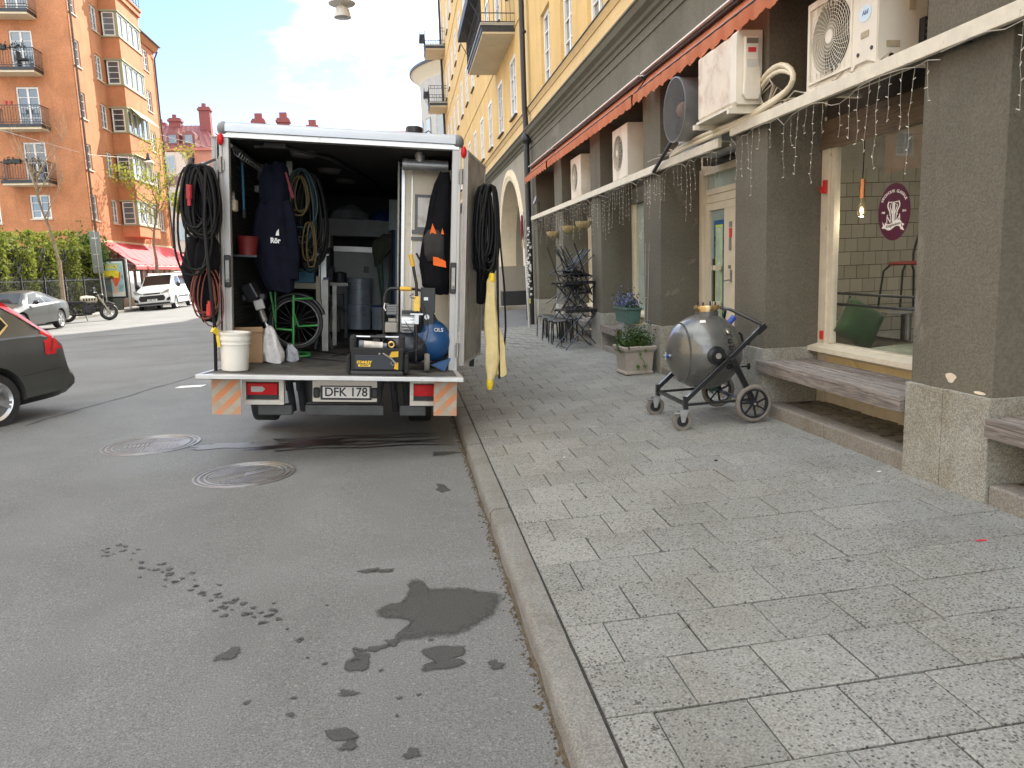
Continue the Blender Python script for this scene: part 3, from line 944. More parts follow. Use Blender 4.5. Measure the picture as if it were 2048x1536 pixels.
def rect_ring(mb, X, y0, y1, z0, z1, wd, t=.002):
    mb.box(X, X + t, y0, y0 + wd, z0, z1); mb.box(X, X + t, y1 - wd, y1, z0, z1); mb.box(X, X + t, y0 + wd, y1 - wd, z1 - wd, z1); mb.box(X, X + t, y0 + wd, y1 - wd, z0, z0 + wd)
q = MB(); rect_ring(q, BX + .024, g0 + .04, g1 - .09, .70, 2.20, .055); q.build('blue_border', blu, door, world=True)
q = MB(); rect_ring(q, BX + .023, g0 + .097, g1 - .147, .76, 2.143, .03); q.build('lime_border', yg, door, world=True)
q = MB(); q.box(BX + .024, BX + .026, g0 + .13, g1 - .18, .80, 2.11); q.build('pale_film', pal, door, world=True)
h = MB(); h.tube([(BX - .07, 9.22, 1.05), (BX - .07, 9.22, 1.72)], .018, 10); h.build('pull_handle', black, door, world=True)
h = MB(); h.box(BX - .085, BX + .0, 9.16, 9.26, 1.58, 1.64); h.box(BX - .085, BX + .0, 9.16, 9.26, 1.13, 1.19); h.each('handle_bracket', cream_paint, door, world=True)
h = MB(); h.box(BX - .012, BX, 8.86, 8.91, 1.82, 1.97); h.cyl((BX - .02, 8.89, 1.62), (BX, 8.89, 1.62), .022); h.box(BX - .012, BX, 8.83, 8.87, 1.44, 1.58); h.tube([(BX - .01, 8.85, 1.46), (BX - .05, 8.85, 1.46), (BX - .05, 8.94, 1.45)], .009, 8)
h.each('lock_plate', steel_dirty, door, world=True)
h = MB(); h.box(BX - .006, BX, 8.84, 8.92, 1.97, 2.08); h.build('notice', mat('red_notice', (.60, .05, .05), .4), door, world=True)
h = MB(); h.box(BX - .006, BX, 8.84, 8.92, 2.09, 2.16); h.build('grey_label', steel_dirty, door, world=True)

# shop window extras on the frame: red clips
h = MB(); h.box(BX - .05, BX - .02, 6.72, 6.76, 2.28, 2.40); h.bar((BX - .06, 6.74, 2.30), (BX - .04, 6.80, 2.34), .03, .03)
h.box(BX - .04, BX - .02, 6.72, 6.76, .93, 1.01)
S_each(h, 'red_clip', mat('red_clip', (.55, .03, .03), .4))

# ------------------------------------------------------------------ inside the shop window
room = thing('shop_interior', 'tiled room seen through the large shop window', 'room', (5, 7, .5))
r_ = MB(); r_.box(BX + .10, 7.2, 8.04, 8.2, .3, 3.1); r_.box(7.2, 7.4, -2.5, 8.2, .3, 3.1)
r_.build('wall', mat('pale_room_wall', (.55, .52, .46), .85), room, world=True)
r_ = MB(); r_.box(BX + .09, 7.4, -2.5, 8.2, 3.0, 3.1); r_.build('room_ceiling', mat('grey_ceiling', (.7, .68, .64), .9), room, world=True)
r_ = MB(); r_.box(BX + .09, 7.4, -2.5, 8.2, .2, .46); r_.build('room_floor', mat('brown_floor', (.30, .24, .17), .6), room, world=True)
r_ = MB(); r_.box(BX + .09, 5.0, 4.72, 8.02, .46, .84); r_.build('window_seat', mat('grey_seat', (.2, .19, .17), .8), room, world=True, bevel=.02)
wt_ = mat('glazed_wall_tile', (.60, .565, .47), .22, var=.06, vs_=3, rnd=.12, spec=.6)
q = MB(); q.box(BX + .105, 7.19, 8.0345, 8.0395, .84, 2.64); q.build('grout', mat('dark_grout', (.07, .065, .055), .9), room, world=True)
tmb = MB(); tmb.box(-.0715, .0715, -.008, .004, -.0715, .0715)
tme = tmb.mesh('wall_tile', wt_)
for rr in range(12):
    for cc in range(20):
        x = BX + .14 + cc * .15 + (.075 if rr % 2 else 0)
        if x > 6.95: continue
        o = bpy.data.objects.new('wall_tile', tme); COL.objects.link(o); o.parent = room; o.matrix_parent_inverse = wm(room).inverted()
        o.location = (x, 8.035, .92 + rr * .15); o.rotation_euler = (random.uniform(-.006, .006), 0, random.uniform(-.008, .008))
for z in (1.36, 1.26):
    q = MB(); q.tube([(BX + .1, 4.75, z), (BX + .1, 6.80, z)], .012, 8); q.sphere((BX + .1, 6.80, z), .02); q.build('guard_rail', iron, room, world=True)
tb = thing('cafe_table', 'grey pedestal table inside the shop window', 'table', (5.05, 7.15, .46))
q = MB(); q.box(-.42, .42, -.3, .3, .66, .69); q.build('table_top', mat('grey_laminate', (.35, .34, .3), .4), tb, bevel=.01)
q = MB(); q.cyl((0, 0, .03), (0, 0, .66), .05); q.build('pedestal', steel_dirty, tb)
q = MB(); q.cyl((0, 0, 0), (0, 0, .03), .24); q.build('base', iron, tb)
ch = thing('cafe_chair', 'black bentwood chair with red seat standing up on the table inside the window', 'chair', (5.07, 7.18, 1.15))
q = MB(); q.lathe([(.001, .44), (.17, .44), (.19, .455), (.18, .475), (.001, .48)], 20); q.build('seat', mat('red_leather', (.32, .04, .035), .45), ch, smooth=40)
for sx in (-1, 1):
    for sy in (-1, 1):
        q = MB(); q.tube([(sx * .20, sy * .18, 0), (sx * .17, sy * .155, .38), (sx * .12, sy * .12, .445)], .011, 8); q.build('leg', black_metal, ch, smooth=40)
q = MB(); q.tube([(.17, -.17, .44)] + [(.17 + .06 * math.sin(t), -.17 * math.cos(t), .55 + .35 * math.sin(t)) for t in [PI * i / 14 for i in range(15)]] + [(.17, .17, .44)], .012, 8); q.tube([(.17, -.09, .44), (.2, -.09, .6), (.21, 0, .78), (.2, .09, .6), (.17, .09, .44)], .009, 8); q.build('backrest', black_metal, ch, smooth=40)
def cushion(name, label, loc, sx, sy, sz, rot, m_):
    q = MB(); q.grid(lambda u, v: (0, 0, 0), 1, 1); q.v = []; q.f = []
    nn = 12
    for side in (-1, 1):
        def fn(u, v, side=side):
            a = (1 - (2 * u - 1) ** 4) * (1 - (2 * v - 1) ** 4)
            pin = 1 - .10 * (1 - abs(2 * u - 1) ** 2) * 0 - .08 * (1 - (2 * v - 1) ** 2) * (abs(2 * u - 1) ** 3) - .0
            pin2 = 1 - .08 * (1 - (2 * u - 1) ** 2) * (abs(2 * v - 1) ** 3)
            return ((u - .5) * sx * pin, side * sz * .5 * max(a, 0) ** .45, (v - .5) * sy * pin2)
        q.grid(fn, nn, nn)
    o = q.build(name, m_, smooth=60, merge=True)
    o.location = loc; o.rotation_euler = rot
    return tag(o, label, 'cushion')
cushion('cushion', 'dark green cushion leaning in the corner of the shop window seat', (4.22, 6.66, 1.07), .40, .40, .24, (-.35, .55, -.15), mat('green_cloth', (.03, .075, .03), .9, var=.25, vs_=12, bmp=.2, sheen=.3))
cushion('seat_pad', 'pale crumpled cloth pad spread on the shop window seat', (4.45, 5.95, .875), .95, .62, .10, (PI / 2, 0, .2), mat('pale_cloth', (.30, .32, .25), .9, var=.25, vs_=6, bmp=.4, bs_=14))
pl = thing('pendant_lamp', 'lit bare bulb pendant with copper holder behind the shop window', 'lamp', (4.17, 6.6, 2.05))
q = MB(); q.tube([(0, 0, .33), (.01, 0, .98)], .006, 6); q.build('cord', black, pl)
q = MB(); q.cyl((0, 0, .17), (0, 0, .34), .024, .024, 14); q.build('holder', mat('copper', (.75, .33, .16), .3, .9), pl, smooth=40)
q = MB(); q.lathe([(.02, .17), (.026, .13), (.045, .06), (.046, .03), (.03, .005), (.001, 0)], 16); q.build('bulb', glass('bulb_glass', (.95, .9, .75), .15), pl, smooth=50)
q = MB(); q.sphere((0, 0, .06), .016, 10, 8, (1, 1, 2)); em, en, eb = nodes('filament'); eb.inputs['Emission Color'].default_value = (1, .72, .38, 1); eb.inputs['Emission Strength'].default_value = 1.6; q.build('filament', em, pl)
pld = bpy.data.lights.new('bulb_light', 'POINT'); pld.energy = 3.2; pld.color = (1, .86, .66); pld.shadow_soft_size = .05
plo = bpy.data.objects.new('bulb_light', pld); COL.objects.link(plo); plo.parent = pl; plo.location = (0, 0, -.02)
# oval sticker on the pane
stk = thing('window_sticker', 'oval maroon sticker with white emblem on the shop window', 'sticker', (BX + .024, 5.80, 2.045), -PI / 2)
mar = mat('maroon_vinyl', (.085, .010, .035), .4, var=.05); wv = mat('white_vinyl', (.85, .84, .80), .5, var=.03)
SX, SZ = .205, .228
q = MB(); n = 48; q.prism([(SX * math.cos(2 * PI * i / n), SZ * math.sin(2 * PI * i / n)) for i in range(n)], 'y', 0, .002); q.build('oval', mar, stk)
msg = 'STOCKHOLMS GLASSHUS'
for i, c in enumerate(msg):
    if c == ' ': continue
    t = PI * (1 - .13 - .74 * i / (len(msg) - 1))
    text(c, 'lettering', wv, .034, stk, Matrix.Translation((SX * .80 * math.cos(t), -.0015, SZ * .20 + SZ * .52 * math.sin(t))) @ Matrix.Rotation(-(t - PI / 2), 4, 'Y') @ FACE_NY, bold=.0006)
text('1986', 'lettering', wv, .024, stk, at(-.135, -.0015, .0), bold=.0004); text('2016', 'lettering', wv, .024, stk, at(.135, -.0015, .0), bold=.0004)
e = MB()
for s_ in (-1, 1):
    def ln(pts, wd):
        vv = []
        for i, (x, z) in enumerate(pts):
            aa = Vector(pts[max(i - 1, 0)]); bb = Vector(pts[min(i + 1, len(pts) - 1)]); d_ = (bb - aa).normalized()
            for k in (-1, 1): vv.append((s_ * (x - d_.y * wd * k), -.0018, z + d_.x * wd * k))
        e.add(vv, [(2 * i, 2 * i + 1, 2 * i + 3, 2 * i + 2) for i in range(len(pts) - 1)])
    ln([(.006, -.08), (.006, .078), (.05, .078)], .005); ln([(.014, -.08), (.014, .066), (.03, .066)], .004)
    ln([(.06 + .016 * math.sin(i * .55), .085 - .011 * i) for i in range(11)], .007)
    ln([(.034 + .011 * math.sin(i * .6 + .5), .06 - .009 * i) for i in range(9)], .005)
    ln([(.082, -.03), (.082, -.085)], .005); ln([(.082, -.03), (.036, -.085)], .005); ln([(.036, -.02), (.036, -.085)], .005); ln([(.082, -.03), (.075, -.02)], .006)
def rib(x): return -.105 + .016 * math.sin(x * 30)
e.add([p for i in range(13) for p in ((-.105 + .0175 * i, -.002, rib(-.105 + .0175 * i) - .024), (-.105 + .0175 * i, -.002, rib(-.105 + .0175 * i) + .026))], [(2 * i, 2 * i + 1, 2 * i + 3, 2 * i + 2) for i in range(12)])
e.quad((-.105, -.0017, -.105), (-.145, -.0017, -.07), (-.13, -.0017, -.105)); e.quad((-.105, -.0017, -.105), (-.13, -.0017, -.105), (-.15, -.0017, -.125), (-.105, -.0017, -.13))
e.quad((.105, -.0017, -.09), (.145, -.0017, -.105), (.12, -.0017, -.12)); e.quad((.09, -.0017, -.12), (.12, -.0017, -.12), (.145, -.0017, -.155), (.095, -.0017, -.14))
e.build('emblem', wv, stk, recalc=False)
text('Kungsholmen', 'lettering', mar, .034, stk, at(0, -.0027, -.103) @ Matrix.Rotation(.12, 4, 'Z'), shear=.35)

# ------------------------------------------------------------------ awnings
red_m = bpy.data.materials.new('awning_cloth'); red_m.use_nodes = True
n_ = red_m.node_tree; b_ = n_.nodes['Principled BSDF']; b_.inputs['Roughness'].default_value = .85
cc_ = mixc(n_, ramp(n_, noise(n_, pos(n_), 3, 5), .3, .7), (.74, .22, .11), (.86, .34, .19))
link(n_, cc_, b_.inputs['Base Color'])
tt = n_.nodes.new('ShaderNodeBsdfTranslucent'); link(n_, cc_, tt.inputs['Color'])
xx_ = n_.nodes.new('ShaderNodeMixShader'); xx_.inputs[0].default_value = .5
link(n_, b_.outputs[0], xx_.inputs[1]); link(n_, tt.outputs[0], xx_.inputs[2]); link(n_, xx_.outputs[0], n_.nodes['Material Output'].inputs['Surface'])
for (y0, y1, lab) in ((10.22, 16.30, 'long orange red awning with scalloped hem, middle of the shop front'), (16.38, 19.30, 'short orange red awning at the far end of the shop front'), (4.0, 10.12, 'long orange red awning with scalloped hem, nearest the corner pier')):
    t = thing('awning', lab, 'awning', (FX, (y0 + y1) / 2, 4.0), group='orange red awnings over the shop front')
    q = MB(); q.box(FX - .16, FX, y0, y1, 4.142, 4.158); q.build('top_rail', white_paint, t, world=True)
    q = MB(); q.box(FX - .12, FX, y0, y1, 4.105, 4.14); q.build('roller_case', black, t, world=True)
    nn = int((y1 - y0) / .05); xb = FX - .245; zb = 3.905
    q = MB()
    def cl(u, v):
        y = y0 + .02 + (y1 - y0 - .04) * u
        rip = .008 * math.sin(y * 25) + .005 * math.sin(y * 57)
        return (FX - .06 + (xb - FX + .06) * v + rip * v, y, 4.11 + (zb - 4.11) * v - .02 * math.sin(PI * v) + rip * .4)
    q.grid(cl, nn, 3); q.build('canopy', red_m, t, world=True, smooth=60)
    q = MB(); q.box(xb - .012, xb + .012, y0, y1, zb - .008, zb + .008); q.build('front_bar', iron, t, world=True, bevel=.006)
    q = MB(); per = .30
    nn = int((y1 - y0) / per * 10)
    vv = []
    for i in range(nn + 1):
        y = y0 + .01 + (y1 - y0 - .02) * i / nn
        sc = abs(math.sin(PI * (y - y0) / per)) ** .7
        rip = .010 * math.sin(y * 21) + .004 * math.sin(y * 60)
        vv += [(xb - .012 + rip * .3, y, zb - .016), (xb - .014 + rip, y, zb - .085), (xb - .01 + rip * 1.3, y, zb - .115 - .05 * sc)]
    q.add(vv, [(i * 3 + j, i * 3 + j + 1, i * 3 + 4 + j, i * 3 + 3 + j) for i in range(nn) for j in range(2)])
    q.build('valance', red_m, t, world=True, smooth=60, recalc=False)
    for yy in (y0 + .25, y1 - .25):
        q = MB(); q.bar((FX - .02, yy, 3.96), (xb + .02, yy + .02, zb - .02), .03, .03); q.build('arm', iron, t, world=True)

# ------------------------------------------------------------------ rain pipe
dp = thing('rain_pipe', 'black rain pipe with torn stickers on its lower length', 'pipe', (3.22, 19.62, .2))
q = MB(); q.cyl((0, 0, 0), (0, 0, 4.9), .075, n=14); q.build('lower_pipe', black, dp, smooth=40)
q = MB(); q.tube([(0, 0, 4.7), (0, 0, 5.1), (-.02, 0, 5.4), (-.02, 0, 22.9)], .068, 14); q.build('upper_pipe', black, dp, smooth=40)
q = MB(); q.lathe([(.075, 4.55), (.13, 4.62), (.13, 4.72), (.075, 4.8)], 14)
for z in (2.2, 7.2, 10.2, 13.5, 17): q.cyl((0, 0, z), (0, 0, z + .05), .085, n=14)
q.build('collar', black, dp, smooth=40)
random.seed(21)
q = MB()
for i in range(26):
    z = .75 + i * .066 + random.uniform(0, .02); a0 = PI * random.uniform(.95, 1.5); wd = random.uniform(.35, 1.0); h = random.uniform(.03, .085)
    pts = []
    for k in range(5):
        t = a0 + wd * k / 4; jz = random.uniform(-.012, .012)
        pts += [(.0765 * math.cos(t), .0765 * math.sin(t), z + jz), (.0765 * math.cos(t), .0765 * math.sin(t), z + h + jz)]
    q.add(pts, [(2 * k, 2 * k + 1, 2 * k + 3, 2 * k + 2) for k in range(4)])
q.build('stickers', mat('torn_stickers', (.72, .72, .70), .6, var=.3, vs_=25, dirt=(.08, .08, .09), dirt_lo=.5, dirt_hi=.58, dirt_s=30), dp)
q = MB(); q.box(-.095, -.03, -.085, -.077, .55, .68); q.build('yellow_tag', mat('yellow_tag', (.6, .55, .08), .5), dp)
dp2 = thing('rain_pipe', 'thin black rain pipe at the far end of the yellow front', 'pipe', (3.24, 53.9, .2))
q = MB(); q.cyl((0, 0, 0), (0, 0, 22.6), .08, n=10); q.build('pipe', black, dp2, smooth=40)

# ------------------------------------------------------------------ balconies
def balcony(y0, y1, zb, dep, label, clutter):
    t = thing('balcony', label, 'balcony', (FX, (y0 + y1) / 2, zb), group='balconies on the yellow front')
    x0 = FX - dep
    q = MB(); q.box(x0 + .03, FX, y0 + .03, y1 - .03, zb, zb + .05); q.build('soffit', cream_plaster, t, world=True)
    q = MB(); q.box(x0, FX, y0, y1, zb + .05, zb + .20); q.build('edge_band', iron, t, world=True)
    q = MB(); q.box(x0 - .03, FX, y0 - .03, y1 + .03, zb + .20, zb + .27); q.build('slab', plinth_granite, t, world=True)
    q = MB(); z0, z1 = zb + .30, zb + 1.28
    for (A, B) in (((x0, y0), (FX, y0)), ((x0, y0), (x0, y1)), ((x0, y1), (FX, y1))):
        for z in (z0, z0 + .22, z1 - .2, z1): q.bar((*A, z), (*B, z), .022, .022)
        L = math.dist(A, B); n = max(3, int(L / .11))
        for i in range(n + 1):
            f = i / n; px = A[0] + (B[0] - A[0]) * f; py = A[1] + (B[1] - A[1]) * f
            q.bar((px, py, z0), (px, py, z1), .012, .012)
        for i in range(n // 2):
            f = (2 * i + .5) / n; f2 = (2 * i + 1.5) / n
            q.bar((A[0] + (B[0] - A[0]) * f, A[1] + (B[1] - A[1]) * f, z1 - .2), (A[0] + (B[0] - A[0]) * f2, A[1] + (B[1] - A[1]) * f2, z1), .012, .012)
            q.bar((A[0] + (B[0] - A[0]) * f2, A[1] + (B[1] - A[1]) * f2, z1 - .2), (A[0] + (B[0] - A[0]) * f, A[1] + (B[1] - A[1]) * f, z1), .012, .012)
    q.build('railing', iron, t, world=True)
    if clutter:
        q = MB(); xo = x0 - .32
        q.box(xo, x0 - .03, y0 + .2, y1 - .4, zb + .92, zb + .96); q.box(xo, xo + .03, y0 + .2, y1 - .4, zb + .96, zb + 1.18)
        for k in range(4):
            yy = y0 + .3 + (y1 - y0 - .8) * k / 3; q.bar((xo + .05, yy, zb + .92), (x0, yy, zb + .45), .02, .02)
        q.build('planter_rack', iron, t, world=True)
    return t
balcony(21.8, 26.4, 8.02, .92, 'large iron balcony with flower rack nearest above the arch', True)
balcony(51.4, 54.0, 15.6, 1.25, 'small far balcony with lattice railing, the upper one', True)
balcony(51.4, 54.0, 12.1, 1.15, 'small far balcony with lattice railing, the lower one', True)

# ------------------------------------------------------------------ white round corner house at the far end
tw = thing('corner_house', 'off white house with a rounded corner and deep curved cornice', 'building', (9.35, 68, 0))
q = MB(); q.lathe([(7.2, -68 + 68), (7.2, 17.6)], 64); q.build('wall', offwhite_plaster, tw, smooth=40)
q = MB(); q.lathe([(7.2, 17.0), (7.3, 17.3), (7.75, 17.75), (7.85, 17.9), (7.95, 17.9), (7.95, 18.1), (7.0, 18.6), (1, 21)], 64); q.build('cornice', mat('pale_cornice', (.58, .53, .40), .9, var=.05), tw, smooth=30)
q = MB(); q.lathe([(7.95, 17.9), (8.02, 17.92), (8.02, 18.12), (7.9, 18.14)], 64, cap=False); q.build('gutter', iron, tw, smooth=30)
q = MB(); q.box(-5.4, 3, -13.4, -5, 0, 17.4); q.build('side_wall', mat('cream_wall', (.72, .62, .42), .9, var=.05), tw)
for zc in (5, 8.5, 12.0):
    for k in range(7):
        t = PI * (1.0 + .085 * (k - 1)) + .1
        m_ = Matrix.Rotation(t, 4, 'Z')
        f = MB(); f.box(7.14, 7.23, -.5, .5, zc, zc + 2.0, m_); o = f.build('window', grey_plaster, tw)
        f = MB(); f.box(7.20, 7.24, -.42, .42, zc + .08, zc + 1.92, m_); f.build('pane', far_glass, o)
# ------------------------------------------------------------------ timber beam, lights, cooling units
for (y0, y1, zb, lab) in ((2.2, 7.46, 2.915, 'cream painted beam over the shop window and the nearest pier'), (7.74, 19.75, 2.855, 'long cream painted beam running to the rain pipe')):
    t = thing('beam', lab, 'beam', (3.3, y0, zb))
    q = MB(); q.box(3.27, 3.31, y0, y1, zb, zb + .095); q.build('front_board', peel_white, t, world=True, bevel=.004)
    q = MB(); q.box(3.312, 3.40, y0, y1, zb + .012, zb + .05); q.build('back_board', stucco_trim, t, world=True)
    for yb in [c for c in (3.1, 4.3, 7.2, 10.2, 13.3, 16.5, 19.5) if y0 < c < y1]:
        q = MB(); q.bar((3.31, yb, zb + .03), (3.93, yb, zb + .0), .05, .05); q.build('bracket', iron, t, world=True)
fan_dark = mat('fan_dark', (.03, .028, .024), .6)
def grille(mb, M_, r, rings, spokes, sw=.5, rt=.0022, r0=.05):
    for i in range(rings):
        rr = r0 + (r - r0) * (i + 1) / rings
        mb.tube([M_ @ Vector((rr * math.cos(a), 0, rr * math.sin(a))) for a in [2 * PI * k / 28 for k in range(28)]], rt, 4, closed=True)
    for s in range(spokes):
        a = 2 * PI * s / spokes
        mb.tube([M_ @ Vector((rr * math.cos(a + sw * rr / r), 0, rr * math.sin(a + sw * rr / r))) for rr in (r0, r * .4, r * .7, r)], rt * .9, 4)
def ac_unit(x0, x1, y0, y1, z0, z1, label, m_, fy, fr, rings=9, spokes=30, group='cooling units on the beam'):
    """box unit whose fan faces the street (-X)"""
    t = thing('cooling_unit', label, 'air conditioner', (x0, (y0 + y1) / 2, z0), group=group)
    fz = (z0 + z1) / 2 + .01
    q = MB(); n = 32
    # casing with a round opening in the front
    ring = [(x0, fy + fr * math.cos(2 * PI * k / n), fz + fr * math.sin(2 * PI * k / n)) for k in range(n)]
    sq = []
    for k in range(n):
        a = 2 * PI * k / n; c, s = math.cos(a), math.sin(a)
        ky = (y1 - fy) / c if c > 1e-6 else (y0 - fy) / c if c < -1e-6 else 1e9
        kz = (z1 - fz) / s if s > 1e-6 else (z0 - fz) / s if s < -1e-6 else 1e9
        u = min(ky, kz); sq.append((x0, fy + u * c, fz + u * s))
    q.add(ring + sq, [(k, (k + 1) % n, n + (k + 1) % n, n + k) for k in range(n)])
    for (cy, cz) in ((y0, z0), (y0, z1), (y1, z0), (y1, z1)):
        k = min(range(n), key=lambda i: math.atan2(1, 1) * 0 + abs(((math.atan2(cz - fz, cy - fy) - 2 * PI * i / n + PI) % (2 * PI)) - PI))
        a = math.atan2(cz - fz, cy - fy) % (2 * PI); k0 = int(a / (2 * PI / n)) % n
        q.quad(sq[k0], sq[(k0 + 1) % n], (x0, cy, cz))
    q.add([(x0 + (.0 if j == 0 else .10), p[1], p[2]) for j in (0, 1) for p in ring], [(k, (k + 1) % n, n + (k + 1) % n, n + k) for k in range(n)])
    q.box(x0 + .001, x1, y0, y1, z0, z0 + .002); q.box(x0 + .001, x1, y0, y1, z1 - .002, z1); q.box(x0 + .001, x1, y0, y0 + .002, z0, z1); q.box(x0 + .001, x1, y1 - .002, y1, z0, z1)
    q.box(x0 - .006, x0 - .001, y0 + .01, fy - fr - .02, z0 + .01, z1 - .01)
    q.build('casing', m_, t, world=True, recalc=False)
    q = MB(); q.box(x0 + .11, x0 + .13, y0 + .02, y1 - .02, z0 + .02, z1 - .02); q.build('fan_well', fan_dark, t, world=True)
    q = MB()
    for k in range(3):
        a = 2 * PI * k / 3 + .4
        P0 = lambda rr, da, dx: (x0 + .06 + dx, fy + rr * math.cos(a + da), fz + rr * math.sin(a + da))
        q.quad(P0(.05, 0, .02), P0(fr * .92, -.1, .03), P0(fr * .92, .75, -.02), P0(.05, 1.2, -.02))
    q.build('fan_blade', mat('fan_grey', (.10, .095, .085), .5), t, world=True, solid=.004)
    q = MB(); M_ = Matrix.Translation((x0 - .012, fy, fz)) @ Matrix.Rotation(-PI / 2, 4, 'Z')
    grille(q, M_, fr, rings, spokes); q.cyl((x0 - .018, fy, fz), (x0 - .006, fy, fz), .05, n=16)
    q.build('grille', ac_white, t, world=True)
    return t
u4 = ac_unit(3.30, 3.66, 5.10, 6.04, 3.01, 3.68, 'largest cream cooling unit with square fan guard, above the shop window', ac_white, 5.70, .27, 9, 36)
q = MB(); rect_ring(q, 3.284, 5.40, 6.0, 3.06, 3.64, .02, .014)
for i in range(9):
    for (a, b) in ((3.08, 3.13), (3.57, 3.62)): q.box(3.288, 3.296, 5.43 + i * .065, 5.435 + i * .065, a, b)
q.build('fan_guard', ac_white, u4, world=True)
q = MB(); n = 20; q.prism([(5.25 + .075 * math.cos(2 * PI * k / n), 3.38 + .055 * math.sin(2 * PI * k / n)) for k in range(n)], 'x', 3.291, 3.293); q.build('oval_label', mat('pale_blue_label', (.55, .68, .78), .4, var=.1), u4, world=True)
text('Akil', 'lettering', mat('blue_ink', (.05, .12, .3), .5), .045, u4, Matrix.Translation((3.2895, 5.25, 3.385)) @ FACE_NX, world=True, shear=.3)
q = MB(); q.box(3.288, 3.292, 5.20, 5.29, 3.22, 3.26); q.box(3.36, 3.46, 5.092, 5.098, 3.12, 3.16); q.box(3.52, 3.56, 5.092, 5.098, 3.36, 3.44); q.each('recessed_grip', mat('grip_shade', (.42, .35, .24), .6), u4, world=True)
q = MB()
for p in ((3.288, 5.32, 3.12), (3.288, 5.16, 3.13)): q.cyl(p, (3.296, p[1], p[2]), .014, n=12)
q.cyl((3.40, 5.09, 3.06), (3.40, 5.1, 3.06), .018, n=12); q.build('plug', black, u4, world=True)
q = MB(); q.box(3.60, 3.66, 5.04, 5.098, 3.12, 3.30)
for k in range(4): q.cyl((3.62, 5.0, 3.14 + k * .04), (3.62, 5.06, 3.14 + k * .04), .016, n=10)
q.build('valve', iron, u4, world=True)
q = MB(); q.tube([(3.62, 5.0, 3.26), (3.62, 4.9, 3.3), (3.62, 4.84, 3.2), (3.60, 4.86, 3.05), (3.55, 4.9, 3.0)], .014, 8); q.tube([(3.5, 4.4, 3.02), (3.42, 4.33, 3.2), (3.44, 4.28, 3.5), (3.45, 4.2, 3.9)], .012, 8)
q.build('hose', ac_white, u4, world=True, smooth=60)
q = MB(); q.bar((3.27, 5.06, 3.005), (3.75, 5.06, 2.985), .05, .03); q.bar((3.27, 6.0, 3.005), (3.75, 6.0, 2.985), .05, .03); q.build('bracket', peel_white, u4, world=True)
u2 = ac_unit(3.33, 3.68, 11.15, 11.98, 2.975, 3.73, 'cream cooling unit with black pipe box beside it, second from the rain pipe', ac_white, 11.68, .26, 3, 22)
u1 = ac_unit(3.33, 3.68, 14.15, 15.02, 2.975, 3.72, 'cream cooling unit farthest along the beam, under the far awning', ac_white, 14.72, .26, 3, 22)
for u, yy in ((u2, 11.15), (u1, 14.15)):
    q = MB(); q.box(3.325, 3.329, yy + .05, yy + .22, 3.60, 3.65); q.build('name_plate', mat('green_plate', (.12, .25, .2), .5), u, world=True)
    q = MB(); q.box(3.62, 3.78, yy - .16, yy - .005, 3.2, 3.42); q.build('pipe_box', black, u, world=True)
    q = MB(); q.tube([(3.64, yy - .01, 3.55), (3.60, yy - .12, 3.56), (3.58, yy - .1, 3.4), (3.6, yy - .06, 3.05)], .012, 8); q.build('hose', ac_white, u, world=True, smooth=60)
# side mounted split unit with stained casing
u3 = thing('cooling_unit', 'stained cooling unit seen from its service end, on brackets beside the round fan', 'air conditioner', (3.2, 7.35, 3.13), group='cooling units on the beam')
q = MB(); q.prism([(3.10, 3.15), (3.125, 3.12), (3.40, 3.12), (3.40, 3.76), (3.13, 3.76), (3.10, 3.73)], 'y', 6.98, 7.85); q.build('casing', ac_rust, u3, world=True, bevel=.006)
q = MB(); q.prism([(3.095, 3.14), (3.12, 3.115), (3.35, 3.115), (3.35, 3.765), (3.125, 3.765), (3.095, 3.735)], 'y', 6.93, 7.06); q.build('end_cover', ac_white, u3, world=True, bevel=.006)
q = MB(); q.prism([(3.15, 3.20), (3.18, 3.15), (3.30, 3.15), (3.32, 3.2), (3.32, 3.42), (3.30, 3.45), (3.30, 3.70), (3.16, 3.70), (3.16, 3.42)], 'y', 6.885, 6.93); q.build('service_cover', ac_white, u3, world=True, bevel=.012)
q = MB(); q.box(3.175, 3.285, 6.880, 6.886, 3.635, 3.68); q.build('grip', mat('grip_brown', (.2, .17, .12), .6), u3, world=True)
q = MB(); q.box(3.19, 3.265, 6.880, 6.886, 3.56, 3.60); q.build('red_label', mat('red_label', (.55, .04, .05), .5), u3, world=True)
q = MB(); q.box(3.18, 3.28, 6.881, 6.886, 3.43, 3.50); q.build('paper_label', mat('grey_label2', (.52, .5, .45), .6), u3, world=True)
q = MB()
for yy in (7.0, 7.85): q.bar((3.05, yy, 3.07), (3.9, yy, 3.07), .05, .05)
q.box(3.08, 3.40, 6.98, 7.85, 3.095, 3.118); q.build('bracket', peel_white, u3, world=True)
pp = thing('pipe_bundle', 'cream insulated pipes looping from the stained cooling unit along the beam', 'pipes', (3.3, 7, 3))
for k, (o1, r_) in enumerate(((0, .026), (.05, .022))):
    q = MB(); q.tube([(3.33, 6.93, 3.30 - o1), (3.32, 6.75, 3.36 - o1), (3.31, 6.5, 3.37 - o1), (3.30, 6.28, 3.27 - o1 * .8), (3.30, 6.24, 3.17), (3.30, 6.36, 3.09 + o1 * .3), (3.29, 6.7, 3.05 + o1 * .5), (3.29, 7.2, 3.0 + o1 * .4), (3.28, 7.7, 2.99 + o1), (3.28, 8.4, 3.0 + o1), (3.28, 9.0, 2.99 + o1 * .6), (3.3, 9.3, 2.95 + o1 * .4)], r_, 10)
    q.build('pipe', cream_paint, pp, world=True, smooth=60, subsurf=1)
random.seed(31)
q = MB()
